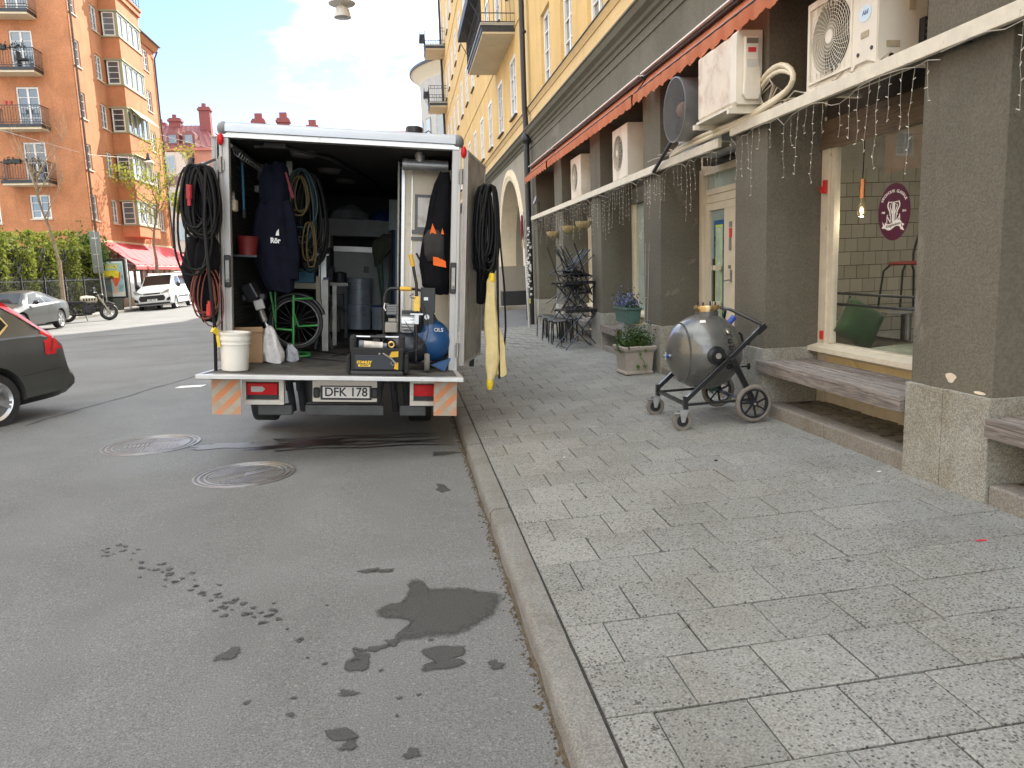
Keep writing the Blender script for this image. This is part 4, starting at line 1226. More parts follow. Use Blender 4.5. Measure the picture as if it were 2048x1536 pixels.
for k in range(14):
    y0 = random.uniform(4.9, 9.0); L = random.uniform(.6, 1.8)
    q.tube([(3.29 + random.uniform(-.02, .05), y0 + L * i / 6, 3.02 + random.uniform(-.02, .05)) for i in range(7)], .006, 5)
for k in range(8):
    a = random.uniform(-.05, .05)
    q.tube([(3.33, 6.90, 3.22 + a * .5), (3.31, 6.7 + a, 3.28 + a), (3.30, 6.55 + a * 2, 3.18 + a), (3.31, 6.75, 3.04), (3.32, 6.9, 3.12 + a)], .005, 5)
q.build('cable', mat('dirty_cable', (.42, .37, .29), .6, var=.3), pp, world=True, smooth=60)
# round exhaust fan
fn_ = thing('exhaust_fan', 'large round grey exhaust fan with wire mesh on a slanting strut', 'fan', (3.1, 8.5, 3.38))
M_ = Matrix.Translation((3.08, 8.52, 3.38)) @ Matrix.Rotation(-PI / 2, 4, 'Z')
q = MB(); q.lathe([(.335, 0), (.35, 0), (.35, .02), (.34, .05), (.34, .40), (.30, .40)], 40, Matrix.Translation((3.08, 8.52, 3.38)) @ Matrix.Rotation(PI / 2, 4, 'Y'), cap=False); q.build('housing', mat('fan_housing', (.26, .27, .28), .4, .6, var=.15), fn_, world=True, smooth=40)
q = MB()
for i in range(-16, 17):
    c = i * .0205; h = math.sqrt(max(0, .335 ** 2 - c * c))
    if h < .02: continue
    q.bar((3.075, 8.52 + c, 3.38 - h), (3.075, 8.52 + c, 3.38 + h), .0025, .0025, (1, 0, 0)); q.bar((3.073, 8.52 - h, 3.38 + c), (3.073, 8.52 + h, 3.38 + c), .0025, .0025, (1, 0, 0))
q.build('wire_mesh', mat('mesh_wire', (.20, .19, .175), .5, .5), fn_, world=True)
q = MB(); q.sphere((3.2, 8.52, 3.38), .09, 12, 8); q.build('motor', mat('rusty_motor', (.35, .2, .12), .6, var=.3), fn_, world=True, smooth=60)
q = MB()
for k in range(5):
    a = 2 * PI * k / 5
    P0 = lambda rr, da, dx: (3.2 + dx, 8.52 + rr * math.cos(a + da), 3.38 + rr * math.sin(a + da))
    q.quad(P0(.08, 0, .03), P0(.31, -.1, .05), P0(.31, .6, -.03), P0(.08, .8, -.02))
q.build('fan_blade', fan_dark, fn_, world=True, solid=.004)
q = MB(); q.bar((3.16, 8.75, 3.12), (3.24, 9.72, 2.85), .04, .025); q.build('strut', iron, fn_, world=True)
q = MB(); q.box(3.42, BX + .05, 8.0, 9.3, 2.96, 3.72); q.build('plenum_box', mat('grey_plenum', (.40, .42, .44), .5, var=.08), fn_, world=True)
sp = thing('floodlight', 'small round grey floodlight clamped on the far end of the beam', 'lamp', (3.3, 18.5, 2.95))
q = MB(); q.lathe([(.02, 0), (.08, .02), (.11, .09), (.10, .10)], 16, Matrix.Translation((-.02, 0, .28)) @ Matrix.Rotation(-1.2, 4, 'Y')); q.build('lamp_head', steel_dirty, sp, smooth=40)
q = MB(); q.bar((0, 0, 0), (0, 0, .28), .03, .02); q.build('stand', iron, sp)

# icicle light strings, one per stretch of the beam
wire_m = mat('light_wire', (.36, .33, .28), .6); bulb_m = mat('light_bulb_cover', (.66, .62, .54), .3)
random.seed(41)
for i, (y0, y1, z, lab) in enumerate(((2.3, 4.4, 2.93, 'over the nearest pier'), (4.4, 7.4, 2.92, 'over the large shop window'), (7.75, 9.9, 2.86, 'over the glazed door'), (9.9, 13.0, 2.86, 'behind the trellis and flower box'), (13.0, 16.4, 2.86, 'above the stacked tables'), (16.4, 19.7, 2.86, 'above the stools by the rain pipe'))):
    t = thing('icicle_lights', 'string of unlit icicle lights hanging from the beam ' + lab, 'string lights', (3.26, (y0 + y1) / 2, z), group='icicle light strings under the beam')
    q = MB(); b = MB()
    n = int((y1 - y0) / .12)
    top = [(3.258 + random.uniform(-.004, .004), y0 + (y1 - y0) * k / n, z - (.02 + .10 * abs(math.sin(k * .42 + i)) ** 3 * random.random())) for k in range(n + 1)]
    q.tube(top, .0032, 4)
    for k, (x, y, zz) in enumerate(top):
        if i == 0 and (y > 3.9 or random.random() < .3): continue
        if random.random() < (.3 if i == 1 else .15): continue
        L = random.choice((.22, .34, .46, .6)) * random.uniform(.85, 1.15)
        px, py, pz = x, y, zz; pts = [(x, y, zz)]
        m_ = max(3, int(L / .07))
        for j in range(m_):
            pz -= L / m_; px += random.uniform(-.008, .007); py += random.uniform(-.012, .012); pts.append((px, py, pz))
            if j % 1 == 0:
                s = random.choice((-1, 1)); a = Vector((px, py, pz)); d = Vector((random.uniform(-.5, .3), s * random.uniform(.4, 1), random.uniform(-.3, 1))).normalized()
                b.tube([a, a + d * .022], [.0034, .0022], 5)
        q.tube(pts, .0014, 4)
    q.build('wire', wire_m, t, world=True)
    o = b.build('bulb', bulb_m, t, world=True); o['kind'] = 'stuff'

# ------------------------------------------------------------------ benches of weathered boards
grey_wood = wood_mat('weathered_wood', (.085, .075, .068), (.36, .325, .295), (11, .8, 11))
def bench(y0, y1, z, n, label, xo=3.31, wd=.088):
    t = thing('bench', label, 'bench', (xo, (y0 + y1) / 2, z), group='plank benches along the shop front')
    for k in range(n):
        q = MB(); x = xo + k * wd
        q.box(x, x + wd - .020, y0 + random.uniform(-.004, .004), y1, z - .035, z + random.uniform(-.002, .002)); q.build('plank', grey_wood, t, world=True, bevel=.004)
    q = MB(); q.box(xo - .002, xo + .045, y0, y1, z - .115, z - .037); q.build('front_rail', grey_wood, t, world=True, bevel=.004)
    for yy in (y0 + .12, y1 - .2):
        q = MB(); q.box(xo + .05, xo + .5, yy, yy + .08, z - .12, z - .04); q.build('bearer', wood_mat('bearer_wood', (.16, .09, .04), (.32, .2, .1)), t, world=True)
bench(4.72, 6.90, .745, 6, 'weathered plank bench below the large shop window')
bench(1.75, 3.94, .745, 6, 'weathered plank bench beyond the nearest granite pier, cut by the frame')
bench(11.95, 12.87, .655, 5, 'short plank bench beside the green flower box')
bench(13.66, 15.2, .655, 5, 'plank bench behind the stacked folding tables')
bx = MB(); bx.box(3.40, 3.43, 10.85, 11.85, .34, .77); bo = thing('screen_board', 'grey upright board with a white sticker under the flower box', 'board', (3.4, 11.3, .3))
bx.build('board', mat('grey_board', (.30, .31, .31), .6, var=.1), bo, world=True)
q = MB(); n = 14; q.prism([(11.42 + .09 * math.cos(2 * PI * k / n) * (1 + .15 * math.sin(4.4 * k)), .63 + .075 * math.sin(2 * PI * k / n)) for k in range(n)], 'x', 3.396, 3.399); q.build('sticker', mat('white_blue_sticker', (.75, .78, .82), .5, var=.2, vs_=40), bo, world=True)

# ------------------------------------------------------------------ plants: helper for leaves
def leaves(mb, n, fn, s0, s1, up=.3, fold=True):
    for _ in range(n):
        p = fn()
        if p is None: continue
        p = Vector(p); s = random.uniform(s0, s1)
        d = Vector((random.gauss(0, 1), random.gauss(0, 1), random.gauss(up, 1)))
        if d.length < .01: continue
        d.normalize(); u = d.orthogonal().normalized()
        u = Matrix.Rotation(random.uniform(0, 2 * PI), 3, d) @ u; v = d.cross(u)
        mb.quad(p - u * s, p - v * s * .55 + d * s * .15, p + u * s, p + v * s * .55 + d * s * .15)
dark_leaf = leaf_mat('dark_leaf', (.03, .06, .018), (.07, .12, .03), .2)
box_green = mat('green_planter', (.06, .125, .105), .55, var=.12, vs_=6)
fb = thing('flower_box', 'green flower box with small violet flowers on the window ledge', 'flower box', (3.36, 11.35, .80))
q = MB(); q.prism([(3.28, .80), (3.44, .80), (3.47, 1.01), (3.25, 1.01)], 'y', 11.02, 11.72); q.prism([(3.235, 1.005), (3.485, 1.005), (3.485, 1.04), (3.235, 1.04)], 'y', 11.0, 11.74); q.build('trough', box_green, fb, world=True, bevel=.006)
q = MB(); leaves(q, 700, lambda: (random.gauss(3.36, .06), random.uniform(11.03, 11.7), 1.03 + abs(random.gauss(0, .09))), .012, .026); q.build('foliage', dark_leaf, fb, world=True, recalc=False)
q = MB(); leaves(q, 420, lambda: (random.gauss(3.34, .07), random.uniform(11.02, 11.7), 1.06 + abs(random.gauss(.03, .08))), .012, .02); q.build('blossom', mat('violet_petal', (.20, .19, .48), .7, var=.3, vs_=30), fb, world=True, recalc=False)

pt = thing('planter', 'square grey clay planter with dark leafy plant beside the trellis', 'planter', (3.06, 10.05, swz(3.06)), .06)
clay = mat('grey_clay', (.33, .29, .25), .85, var=.12, vs_=5, bmp=.2, bs_=80, dirt=(.24, .20, .16), dirt_lo=.5, dirt_hi=.8)
q = MB()
lv = [(.19, 0), (.20, .015), (.20, .035), (.185, .05), (.205, .31), (.222, .325), (.232, .345), (.236, .375), (.228, .39), (.205, .39), (.20, .33)]
for i, (r, z) in enumerate(lv): pass
vv = [(sx * r, sy * r, z) for r, z in lv for sx, sy in ((-1, -1), (1, -1), (1, 1), (-1, 1))]
q.add(vv, [(i * 4 + j, i * 4 + (j + 1) % 4, (i + 1) * 4 + (j + 1) % 4, (i + 1) * 4 + j) for i in range(len(lv) - 1) for j in range(4)] + [(0, 1, 2, 3)])
q.build('pot', clay, pt, bevel=.008)
q = MB(); q.box(-.2, .2, -.2, .2, .30, .345); q.build('soil', mat('soil', (.03, .022, .015), .95, bmp=.5), pt)
random.seed(8)
q = MB(); leaves(q, 2600, lambda: (random.gauss(.03, .085), random.gauss(0, .09), .36 + abs(random.gauss(0, .11))), .010, .022)
leaves(q, 60, lambda: (random.gauss(-.18, .04), random.gauss(-.05, .08), .36 + random.gauss(.05, .06)), .03, .055)
q.build('foliage', dark_leaf, pt, recalc=False)
q = MB(); q.tube([(-.02, -.16, .37), (-.03, -.235, .34), (-.01, -.25, .25), (.04, -.245, .2), (.07, -.235, .1)], .004, 5)
leaves(q, 9, lambda: (random.choice((-.03, .04, .06)) + random.gauss(0, .015), -.25, random.choice((.30, .13, .1)) + random.gauss(0, .015)), .025, .045)
q.build('trailing_vine', leaf_mat('vine_leaf', (.07, .15, .03), (.12, .22, .05), .3), pt, recalc=False)
tl = thing('trellis', 'thin grey wire trellis standing behind the clay planter', 'trellis', (3.3, 10.28, .22))
q = MB()
for k, dx in enumerate((-.055, 0, .055)): q.tube([(dx * .55 + .0, 0, 0), (dx + .06, 0, 1.75)], .0045, 5)
for z in (.35, .68, 1.0, 1.32, 1.62): q.tube([(-.10 + .035 * z, -.005, z), (.09 + .035 * z, -.005, z)], .005, 5)
q.build('wire_frame', steel_dirty, tl)

# hanging coconut baskets
coco = mat('coir_basket', (.36, .27, .13), .95, var=.3, vs_=25, bmp=.8, bs_=70)
for (y, z, lab) in ((16.6, 2.42, 'farthest of the three hanging coir baskets, nearest the rain pipe'), (14.95, 2.45, 'middle one of the three hanging coir baskets under the beam'), (13.75, 2.46, 'nearest of the three hanging coir baskets, beside the grey pier')):
    t = thing('hanging_basket', lab, 'hanging basket', (3.26, y, z), group='hanging baskets under the beam')
    q = MB(); q.lathe([(.001, -.13), (.06, -.122), (.115, -.085), (.145, -.03), (.15, .015), (.14, .015), (.13, -.02), (.001, -.04)], 20); q.build('bowl', coco, t, smooth=60)
    q = MB()
    for k in range(4):
        a = PI / 2 * k + .4; q.tube([(.148 * math.cos(a), .148 * math.sin(a), .01), (0, 0, .40)], .003, 4)
    q.build('chain', iron, t)

# ------------------------------------------------------------------ stools, folding tables, folded chairs
random.seed(12)
st0 = thing('stool', 'black tubular stool', 'stool', (0, 0, 0))
q = MB(); q.lathe([(.001, .44), (.155, .44), (.165, .45), (.155, .462), (.001, .465)], 18); q.build('seat', mat('black_seat', (.05, .052, .055), .3, var=.2), st0, smooth=40)
for k in range(4):
    a = PI / 2 * k + PI / 4; c, s = math.cos(a), math.sin(a)
    q = MB(); q.tube([(.05 * c, .05 * s, .435), (.12 * c, .12 * s, .43), (.15 * c, .15 * s, .39), (.175 * c, .175 * s, 0)], .011, 7); q.build('leg', black_metal, st0, smooth=50)
spots = [(2.93, 16.15), (2.98, 15.78), (2.90, 15.42), (2.96, 15.05), (2.88, 14.68), (2.92, 14.32), (3.24, 15.95), (3.27, 15.55), (3.25, 15.12), (3.27, 14.72)]
nm = ['farthest black stool by the plinth, front row', 'second black stool from the rain pipe in the front row', 'third black stool from the rain pipe in the front row', 'fourth black stool from the rain pipe in the front row', 'fifth black stool from the rain pipe, front row', 'black stool nearest the folding tables, front row', 'farthest black stool of the row against the wall', 'second black stool of the row against the wall', 'third black stool of the row against the wall', 'black stool against the wall next to the folding tables']
for k, ((x, y), l) in enumerate(zip(spots, nm)):
    o = st0 if k == 0 else dup(st0)
    o['label'] = l; o['group'] = 'black stools crowded by the shop front'
    o.location = (x, y, swz(x)); o.rotation_euler = (0, 0, random.uniform(0, 1.5))
lt = mat('light_stool_seat', (.40, .40, .38), .5)
def folding_table(loc, rz, label, ztop=.70):
    t = thing('folding_table', label, 'table', loc, rz, 'folding tables stacked by the shop front')
    for k in range(7):
        q = MB(); q.box(-.32 + k * .093, -.32 + k * .093 + .075, -.32, .32, ztop - .015, ztop + .01); q.build('slat', black_metal, t, bevel=.003)
    q = MB(); q.box(-.33, .34, -.335, -.31, ztop - .04, ztop - .016); q.box(-.33, .34, .31, .335, ztop - .04, ztop - .016); q.each('apron', black_metal, t)
    for sy in (-1, 1):
        q = MB(); q.bar((-.33, sy * .28, 0), (.27, sy * .28, ztop - .04), .026, .014); q.build('leg', black_metal, t)
        q = MB(); q.bar((.33, sy * .25, 0), (-.27, sy * .25, ztop - .04), .026, .014); q.build('leg', black_metal, t)
    q = MB(); q.bar((-.3, -.28, .035), (-.3, .28, .035), .015, .015); q.bar((.3, -.25, .035), (.3, .25, .035), .015, .015); q.build('stretcher', black_metal, t)
    return t
folding_table((3.06, 13.55, swz(3.06)), .12, 'black folding table standing on the slabs under the stack', .70)
folding_table((3.04, 13.6, .72), .2, 'black folding table set on top of the other table', .68)
def folded_chair(loc, rot, label):
    t = thing('folding_chair', label, 'chair', loc, 0, 'folded chairs piled on the tables')
    t.rotation_euler = rot
    for s in (-1, 1):
        q = MB(); q.bar((-.32, s * .2, 0), (.26, s * .2, .78), .022, .012); q.build('frame', black_metal, t)
        q = MB(); q.bar((.20, s * .18, 0), (-.16, s * .18, .5), .022, .012); q.build('leg', black_metal, t)
    for k in range(4):
        q = MB(); q.box(-.18 + k * .09, -.18 + k * .09 + .07, -.19, .19, .43, .445); q.build('slat', black_metal, t)
    q = MB(); q.bar((.22, -.2, .73), (.22, .2, .73), .06, .012); q.build('back_slat', black_metal, t)
for k, (dx, dy, a, z, l) in enumerate(((-.02, -.12, PI, 1.20, 'nearest folded chair turned upside down on the upper table'), (.03, .0, PI, 1.20, 'middle folded chair turned upside down on the upper table'), (.08, .14, PI, 1.22, 'rear folded chair turned upside down on the upper table'), (-.10, .06, PI + .12, 1.16, 'folded chair leaning out over the pavement side of the upper table'), (.14, -.02, PI - .1, 1.18, 'folded chair nearest the wall on the upper table'))):
    folded_chair((3.02 + dx, 13.55 + dy, z + .78), (a, .08 * k, .1 * k), l)
for k, (dx, dy, l) in enumerate(((-.05, -.1, 'lower folded chair lying on the first table, nearest the pavement'), (.08, .1, 'lower folded chair on the first table, nearest the wall'), (-.12, .14, 'lower folded chair lying crosswise at the far edge of the first table'))):
    folded_chair((3.0 + dx, 13.6 + dy, .90), (0, -.12 + .25 * k, PI * k + .2), l)
wc = thing('wire_chair', 'dark wire backed chair among the folding tables', 'chair', (3.04, 13.85, .93))
q = MB()
for k in range(13):
    a = PI * k / 12; q.tube([(-.22 * math.cos(a), .12 - .22 * math.sin(a) * .6, 0), (-.25 * math.cos(a), .15 - .25 * math.sin(a) * .6, .22), (-.19 * math.cos(a), .12 - .19 * math.sin(a) * .5, .34)], .005, 5)
q.tube([(-.19 * math.cos(PI * k / 12), .12 - .19 * math.sin(PI * k / 12) * .5, .34) for k in range(13)], .009, 6); q.build('wire_back', steel_dirty, wc, smooth=60)
q = MB(); q.lathe([(.001, 0), (.2, 0), (.2, .02), (.001, .02)], 16); q.build('seat', black_metal, wc)

# ------------------------------------------------------------------ no entry sign on its pole
sg = thing('traffic_sign', 'red no entry sign with yellow bar on a grey pole by the arch', 'sign', (2.99, 18.62, swz(2.99)))
q = MB(); q.cyl((0, 0, 0), (-.07, 0, 2.8), .03, n=12); q.build('pole', zinc, sg, smooth=40)
Ms = Matrix.Translation((-.105, -.01, 2.43)) @ Matrix.Rotation(-.22, 4, 'Z') @ Matrix.Rotation(-PI / 2, 4, 'Y')
q = MB(); q.lathe([(.001, 0), (.30, 0), (.30, .012), (.001, .012)], 32, Ms); q.build('disc', mat('sign_red', (.50, .02, .03), .4), sg, smooth=30)
q = MB(); q.box(-.06, .06, -.22, .22, .012, .015, Ms); q.build('bar', mat('sign_yellow', (.85, .55, .03), .4), sg)
q = MB(); q.box(-.42 + .03, -.34 + .03, -.12, .12, .004, .012, Ms); q.box(-.50 + .03, -.40 + .03, -.12, .12, .004, .012, Ms); q.build('plate', mat('plate_yellow', (.80, .52, .05), .4), sg)
q = MB()
random.seed(2)
for k in range(12): q.box(-.035 - .03 * k / 12, .0, -.036, -.031, 1.0 + k * .06, 1.0 + k * .06 + random.uniform(.02, .05))
q.build('stickers', white_paint, sg)

# ------------------------------------------------------------------ spherical tank on its cart
ct = thing('tank_cart', 'grey spherical pressure tank with brass neck on a black four wheeled cart', 'tank cart', (2.79, 6.92, swz(2.79)))
zb = -swz(2.79)
tank_paint, tn, tb_ = nodes('grey_tank_paint')
tb_.inputs['Base Color'].default_value = (.15, .152, .142, 1); tb_.inputs['Roughness'].default_value = .30; tb_.inputs['Coat Weight'].default_value = .6; tb_.inputs['Coat Roughness'].default_value = .12; tb_.inputs['Metallic'].default_value = .35
f_ = noise(tn, pos(tn), 7, 6, .6); link(tn, ramp(tn, f_, .3, .7, .24, .4), tb_.inputs['Roughness']); bump(tn, tb_, noise(tn, pos(tn), 5, 2), .04, .02)
link(tn, mixc(tn, ramp(tn, f_, .35, .75), (.11, .113, .108), (.15, .15, .14)), tb_.inputs['Base Color'])
SC = Vector((0, 0, .85 + zb)); SR = .362
q = MB(); q.sphere(SC, SR, 56, 36)
q.lathe([(SR * .74, -.010), (SR * .785, -.007), (SR * .785, .007), (SR * .74, .010)], 56, Matrix.Translation(SC + Vector((-.23, 0, 0))) @ Matrix.Rotation(PI / 2, 4, 'Y'))
q.build('sphere_shell', tank_paint, ct, smooth=50)
q = MB(); q.lathe([(.098, .37), (.098, .395), (.112, .397), (.112, .408), (.122, .41), (.122, .428), (.112, .43), (.110, .44), (.001, .442)], 28, Matrix.Translation(SC + Vector((.03, 0, .0)))); q.build('brass_neck', mat('brass', (.62, .47, .25), .28, .9, var=.2, vs_=20), ct, smooth=30)
q = MB(); q.cyl(SC + Vector((.03, 0, .29)), SC + Vector((.03, 0, .385)), .108, n=24); q.build('neck_collar', tank_paint, ct, smooth=40)
q = MB()
for k in range(8):
    a = 2 * PI * k / 8; q.cyl(SC + Vector((.03 + .085 * math.cos(a), .085 * math.sin(a), .43)), SC + Vector((.03 + .085 * math.cos(a), .085 * math.sin(a), .46 + .01 * (k % 2))), .008, n=6)
q.each('bolt', iron, ct)
def Rp(d, r): return SC + Vector(d).normalized() * r
hub = Vector((-.02, -.37, 0))
q = MB(); q.lathe([(.001, 0), (.085, 0), (.085, .012), (.05, .022), (.05, .045), (.028, .045), (.028, .05), (.001, .05)], 28, Matrix.Translation(SC + Vector((-.02, -.352, 0))) @ Matrix.Rotation(PI / 2, 4, 'X')); q.build('hub_flange', black_metal, ct, smooth=30)
q = MB(); q.cyl(SC + Vector((-.02, -.40, 0)), SC + Vector((-.02, -.41, 0)), .026, n=18); q.build('hub_cap', steel_dirty, ct, smooth=30)
q = MB(); q.cyl(SC + Vector((-.355, -.06, -.02)), SC + Vector((-.43, -.07, -.02)), .016, n=10); q.cyl(SC + Vector((-.40, -.07, -.05)), SC + Vector((-.40, -.07, .02)), .008, n=8); q.build('valve', zinc, ct, smooth=40)
q = MB(); q.cyl(SC + Vector((-.375, -.065, -.02)), SC + Vector((-.40, -.068, -.02)), .021, n=10); q.build('valve_ring', mat('blue_anodised', (.05, .12, .4), .35, .5), ct)
q = MB(); q.lathe([(.001, 0), (.10, 0), (.11, .03), (.11, .05), (.001, .06)], 24, Matrix.Translation(SC + Vector((.335, .06, -.03))) @ Matrix.Rotation(PI / 2, 4, 'Y')); q.build('side_hatch', zinc, ct, smooth=30)
q = MB()
for (yy, zz) in ((-.05, .07), (-.06, -.16)):
    p = SC + Vector((.40, yy, zz)); q.cyl(p - Vector((.05, 0, 0)), p + Vector((.04, 0, 0)), .008, n=8)
    for a in range(3): q.bar(p + Vector((.03, -.03 * math.cos(a * 2.1), -.03 * math.sin(a * 2.1))), p + Vector((.03, .03 * math.cos(a * 2.1), .03 * math.sin(a * 2.1))), .014, .012)
q.build('clamp_knob', black, ct)
q = MB(); q.cyl(SC + Vector((.27, .05, .25)), SC + Vector((.33, .06, .31)), .028, n=12); q.build('blue_cap', mat('blue_cap', (.05, .1, .5), .4), ct)
# label on the shoulder and the lettering down the side
lb = MB(); az0 = 1.02
def sph(lon, lat, r): return SC + Vector((math.sin(lon) * math.cos(lat), -math.cos(lon) * math.cos(lat), math.sin(lat))) * r
lb.grid(lambda u, v: sph(-.55 + .26 * u, .93 + .10 * v, SR + .0015), 5, 3); lb.build('white_label', white_paint, ct)
def on_sphere(c, lon, lat, size):
    n_ = Vector((math.sin(lon) * math.cos(lat), -math.cos(lon) * math.cos(lat), math.sin(lat)))
    east = Vector((math.cos(lon), math.sin(lon), 0)); north = n_.cross(east)
    m_ = Matrix.Identity(4)
    for i in range(3): m_[i][0] = -north[i]; m_[i][1] = east[i]; m_[i][2] = n_[i]; m_[i][3] = (SC + n_ * (SR + .001))[i]
    text(c, 'lettering', black, size, ct, m_, extrude=.0015, bold=.001)
for c, la in (('T', .52), ('u', .34), ('b', .165), ('o', .0)): on_sphere(c, .40, la, .105)
on_sphere('8', .36, -.32, .105)
fr_paint = mat('cart_black', (.012, .013, .016), .3, var=.2, coat=.3)
ZZ = lambda x, z: (x - 2.79, z + zb)
for sgn in (-1, 1):
    yy = sgn * .385
    q = MB()
    a = ZZ(2.47, .46); b = ZZ(3.18, 1.08); q.bar((a[0], yy, a[1]), (b[0], yy, b[1]), .035, .042); q.build('side_bar', fr_paint, ct, bevel=.004)
    q = MB(); a = ZZ(2.90, .82); b = ZZ(3.12, .40); q.bar((a[0], yy + sgn * .02, a[1]), (b[0], yy + sgn * .005, b[1]), .035, .05); q.build('wheel_strut', fr_paint, ct, bevel=.004)
    q = MB(); a = ZZ(2.47, .415); b = ZZ(3.11, .43); q.bar((a[0], yy, a[1]), (b[0], yy, b[1]), .022, .022); q.build('lower_rail', fr_paint, ct)
    q = MB(); a = ZZ(2.465, .37); b = ZZ(2.465, .49); q.bar((a[0], yy, a[1]), (b[0], yy, b[1]), .04, .04, (1, 0, 0)); q.build('post', fr_paint, ct, bevel=.003)
    q = MB(); q.cyl((-.02, sgn * .385, .85 + zb), (.13, sgn * .385, .82 + zb), .02, n=10); q.build('pivot', fr_paint, ct)
    # caster
    cx_, cz_ = -.355, .27 + zb
    q = MB()
    q.lathe([(.055, -.014), (.085, -.017), (.092, -.010), (.092, .010), (.085, .017), (.055, .014), (.055, -.014)], 28, Matrix.Translation((cx_, yy, cz_)) @ Matrix.Rotation(PI / 2, 4, 'X')); w_ = q.build('caster_wheel', grey_rubber, ct, smooth=40)
    q = MB(); q.cyl((cx_, yy - .012, cz_), (cx_, yy + .012, cz_), .066, n=24); q.build('rim', black_metal, w_)
    q = MB(); q.box(cx_ - .045, cx_ + .055, yy - .04, yy + .04, cz_ + .098, cz_ + .106)
    for s2 in (-1, 1): q.prism([(cx_ - .035, cz_ + .1), (cx_ + .05, cz_ + .1), (cx_ + .015, cz_ - .012), (cx_ - .015, cz_ - .012)], 'y', yy + s2 * .024, yy + s2 * .028)
    q.cyl((cx_, yy - .035, cz_), (cx_, yy + .035, cz_), .01, n=8); q.box(cx_ - .085, cx_ - .03, yy - .03, yy + .03, cz_ + .07, cz_ + .085)
    q.build('caster_fork', zinc, ct)
    # big wheel
    wx, wz, wy = .32, .395 + zb, sgn * .405
    Mw = Matrix.Translation((wx, wy, wz)) @ Matrix.Rotation(PI / 2, 4, 'X')
    q = MB(); q.tube([Mw @ Vector((.152 * math.cos(t), .152 * math.sin(t), 0)) for t in [2 * PI * k / 40 for k in range(40)]], .024, 10, closed=True); w_ = q.build('wheel', grey_rubber, ct, smooth=50)
    q = MB(); q.lathe([(.120, -.02), (.134, -.022), (.134, .022), (.120, .02), (.120, -.02)], 40, Mw)
    for k in range(7):
        t = 2 * PI * k / 7 + .2; t2 = t + .18
        q.bar(Mw @ Vector((.028 * math.cos(t), .028 * math.sin(t), .008)), Mw @ Vector((.126 * math.cos(t2), .126 * math.sin(t2), .008)), .016, .014, (0, 1, 0))
    q.cyl((wx, wy - .03, wz), (wx, wy + .03, wz), .03, n=18); q.build('rim', black_metal, w_, smooth=30)
    q = MB(); q.cyl((wx, wy - .036, wz), (wx, wy - .03, wz), .012, n=10); q.build('axle_nut', zinc, w_)
q = MB(); q.cyl((.32, -.40, .395 + zb), (.32, .40, .395 + zb), .014, n=10); q.bar((-.32, -.38, .42 + zb), (-.32, .38, .42 + zb), .03, .03); q.each('axle', fr_paint, ct)
q = MB()
n_, f_ = ZZ(3.19, 1.085), ZZ(3.19, 1.07)
q.tube([(n_[0], -.385, n_[1]), (n_[0] + .025, -.37, n_[1] + .02), (.25, -.28, 1.205 + zb), (.22, -.1, 1.245 + zb), (.24, .15, 1.245 + zb), (.37, .35, 1.205 + zb), (.37, .385, 1.12 + zb), (.41, .385, 1.07 + zb)], .014, 10); q.build('handle', fr_paint, ct, smooth=50)
q = MB(); q.bar((n_[0] - .05, -.385, n_[1] - .045), (n_[0] + .03, -.385, n_[1] + .025), .045, .05); q.build('handle_clamp', black_metal, ct)
q = MB(); q.tube([(.33, .0, .99 + zb), (.36, -.0, 1.01 + zb), (.38, .0, .99 + zb), (.40, .0, .9 + zb)], .012, 8); q.build('grab_bar', fr_paint, ct, smooth=50)
q = MB()
random.seed(6)
for k in range(5): q.tube([(.12 + random.uniform(-.05, .08), .1 + random.uniform(-.1, .1), .44 + zb + random.uniform(-.05, .06)) for _ in range(5)], .008, 6)
q.build('cable', mat('green_cable', (.03, .12, .08), .4), ct, smooth=60, subsurf=1)
# ------------------------------------------------------------------ service truck with open rear
TM = Matrix.Translation((-.70, 7.5, 0)) @ Matrix.Rotation(R(3.9), 4, 'Y')
truck = thing('service_truck', 'white service truck with open rear doors and lowered tail lift', 'truck', frame=TM)
def T_each(mb, name, m, **k): return mb.each(name, m, truck, **k)
def T(mb, name, m, par=None, **k): return mb.build(name, m, par or truck, **k)
XL_, XR_, FZ, CZ, BY = -1.105, 1.105, .80, 2.93, 5.2
truck_white = mat('truck_panel', (.66, .66, .65), .35, var=.05, vs_=2, coat=.3, dirt=(.5, .48, .44), dirt_lo=.6, dirt_hi=.85)
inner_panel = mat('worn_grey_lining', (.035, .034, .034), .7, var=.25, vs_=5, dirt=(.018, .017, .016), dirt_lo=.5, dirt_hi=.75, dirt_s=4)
floor_m = mat('worn_tread_floor', (.085, .080, .072), .7, var=.4, vs_=9, bmp=.4, bs_=120, dirt=(.028, .024, .02), dirt_lo=.5, dirt_hi=.7, dirt_s=5)
post_m = mat('anodised_post', (.42, .41, .40), .4, .3, var=.08, vs_=4, dirt=(.36, .34, .31), dirt_lo=.6, dirt_hi=.85, dirt_s=5)
q = MB(); q.box(XL_, XR_, .02, BY, .70, FZ); T(q, 'floor', floor_m)
q = MB(); q.box(XL_, XL_ + .03, .03, BY, .75, CZ); T(q, 'side_wall', truck_white)
q = MB(); q.box(XR_ - .03, XR_, .03, BY, .75, CZ); T(q, 'side_wall', truck_white)
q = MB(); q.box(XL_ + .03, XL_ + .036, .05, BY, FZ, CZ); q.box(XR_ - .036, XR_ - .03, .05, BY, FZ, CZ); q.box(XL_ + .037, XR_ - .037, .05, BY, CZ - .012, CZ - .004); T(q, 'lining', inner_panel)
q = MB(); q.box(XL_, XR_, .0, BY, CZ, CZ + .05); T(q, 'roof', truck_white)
q = MB(); q.box(XL_, XR_, BY, BY + .06, .7, CZ + .05); T(q, 'bulkhead', inner_panel)
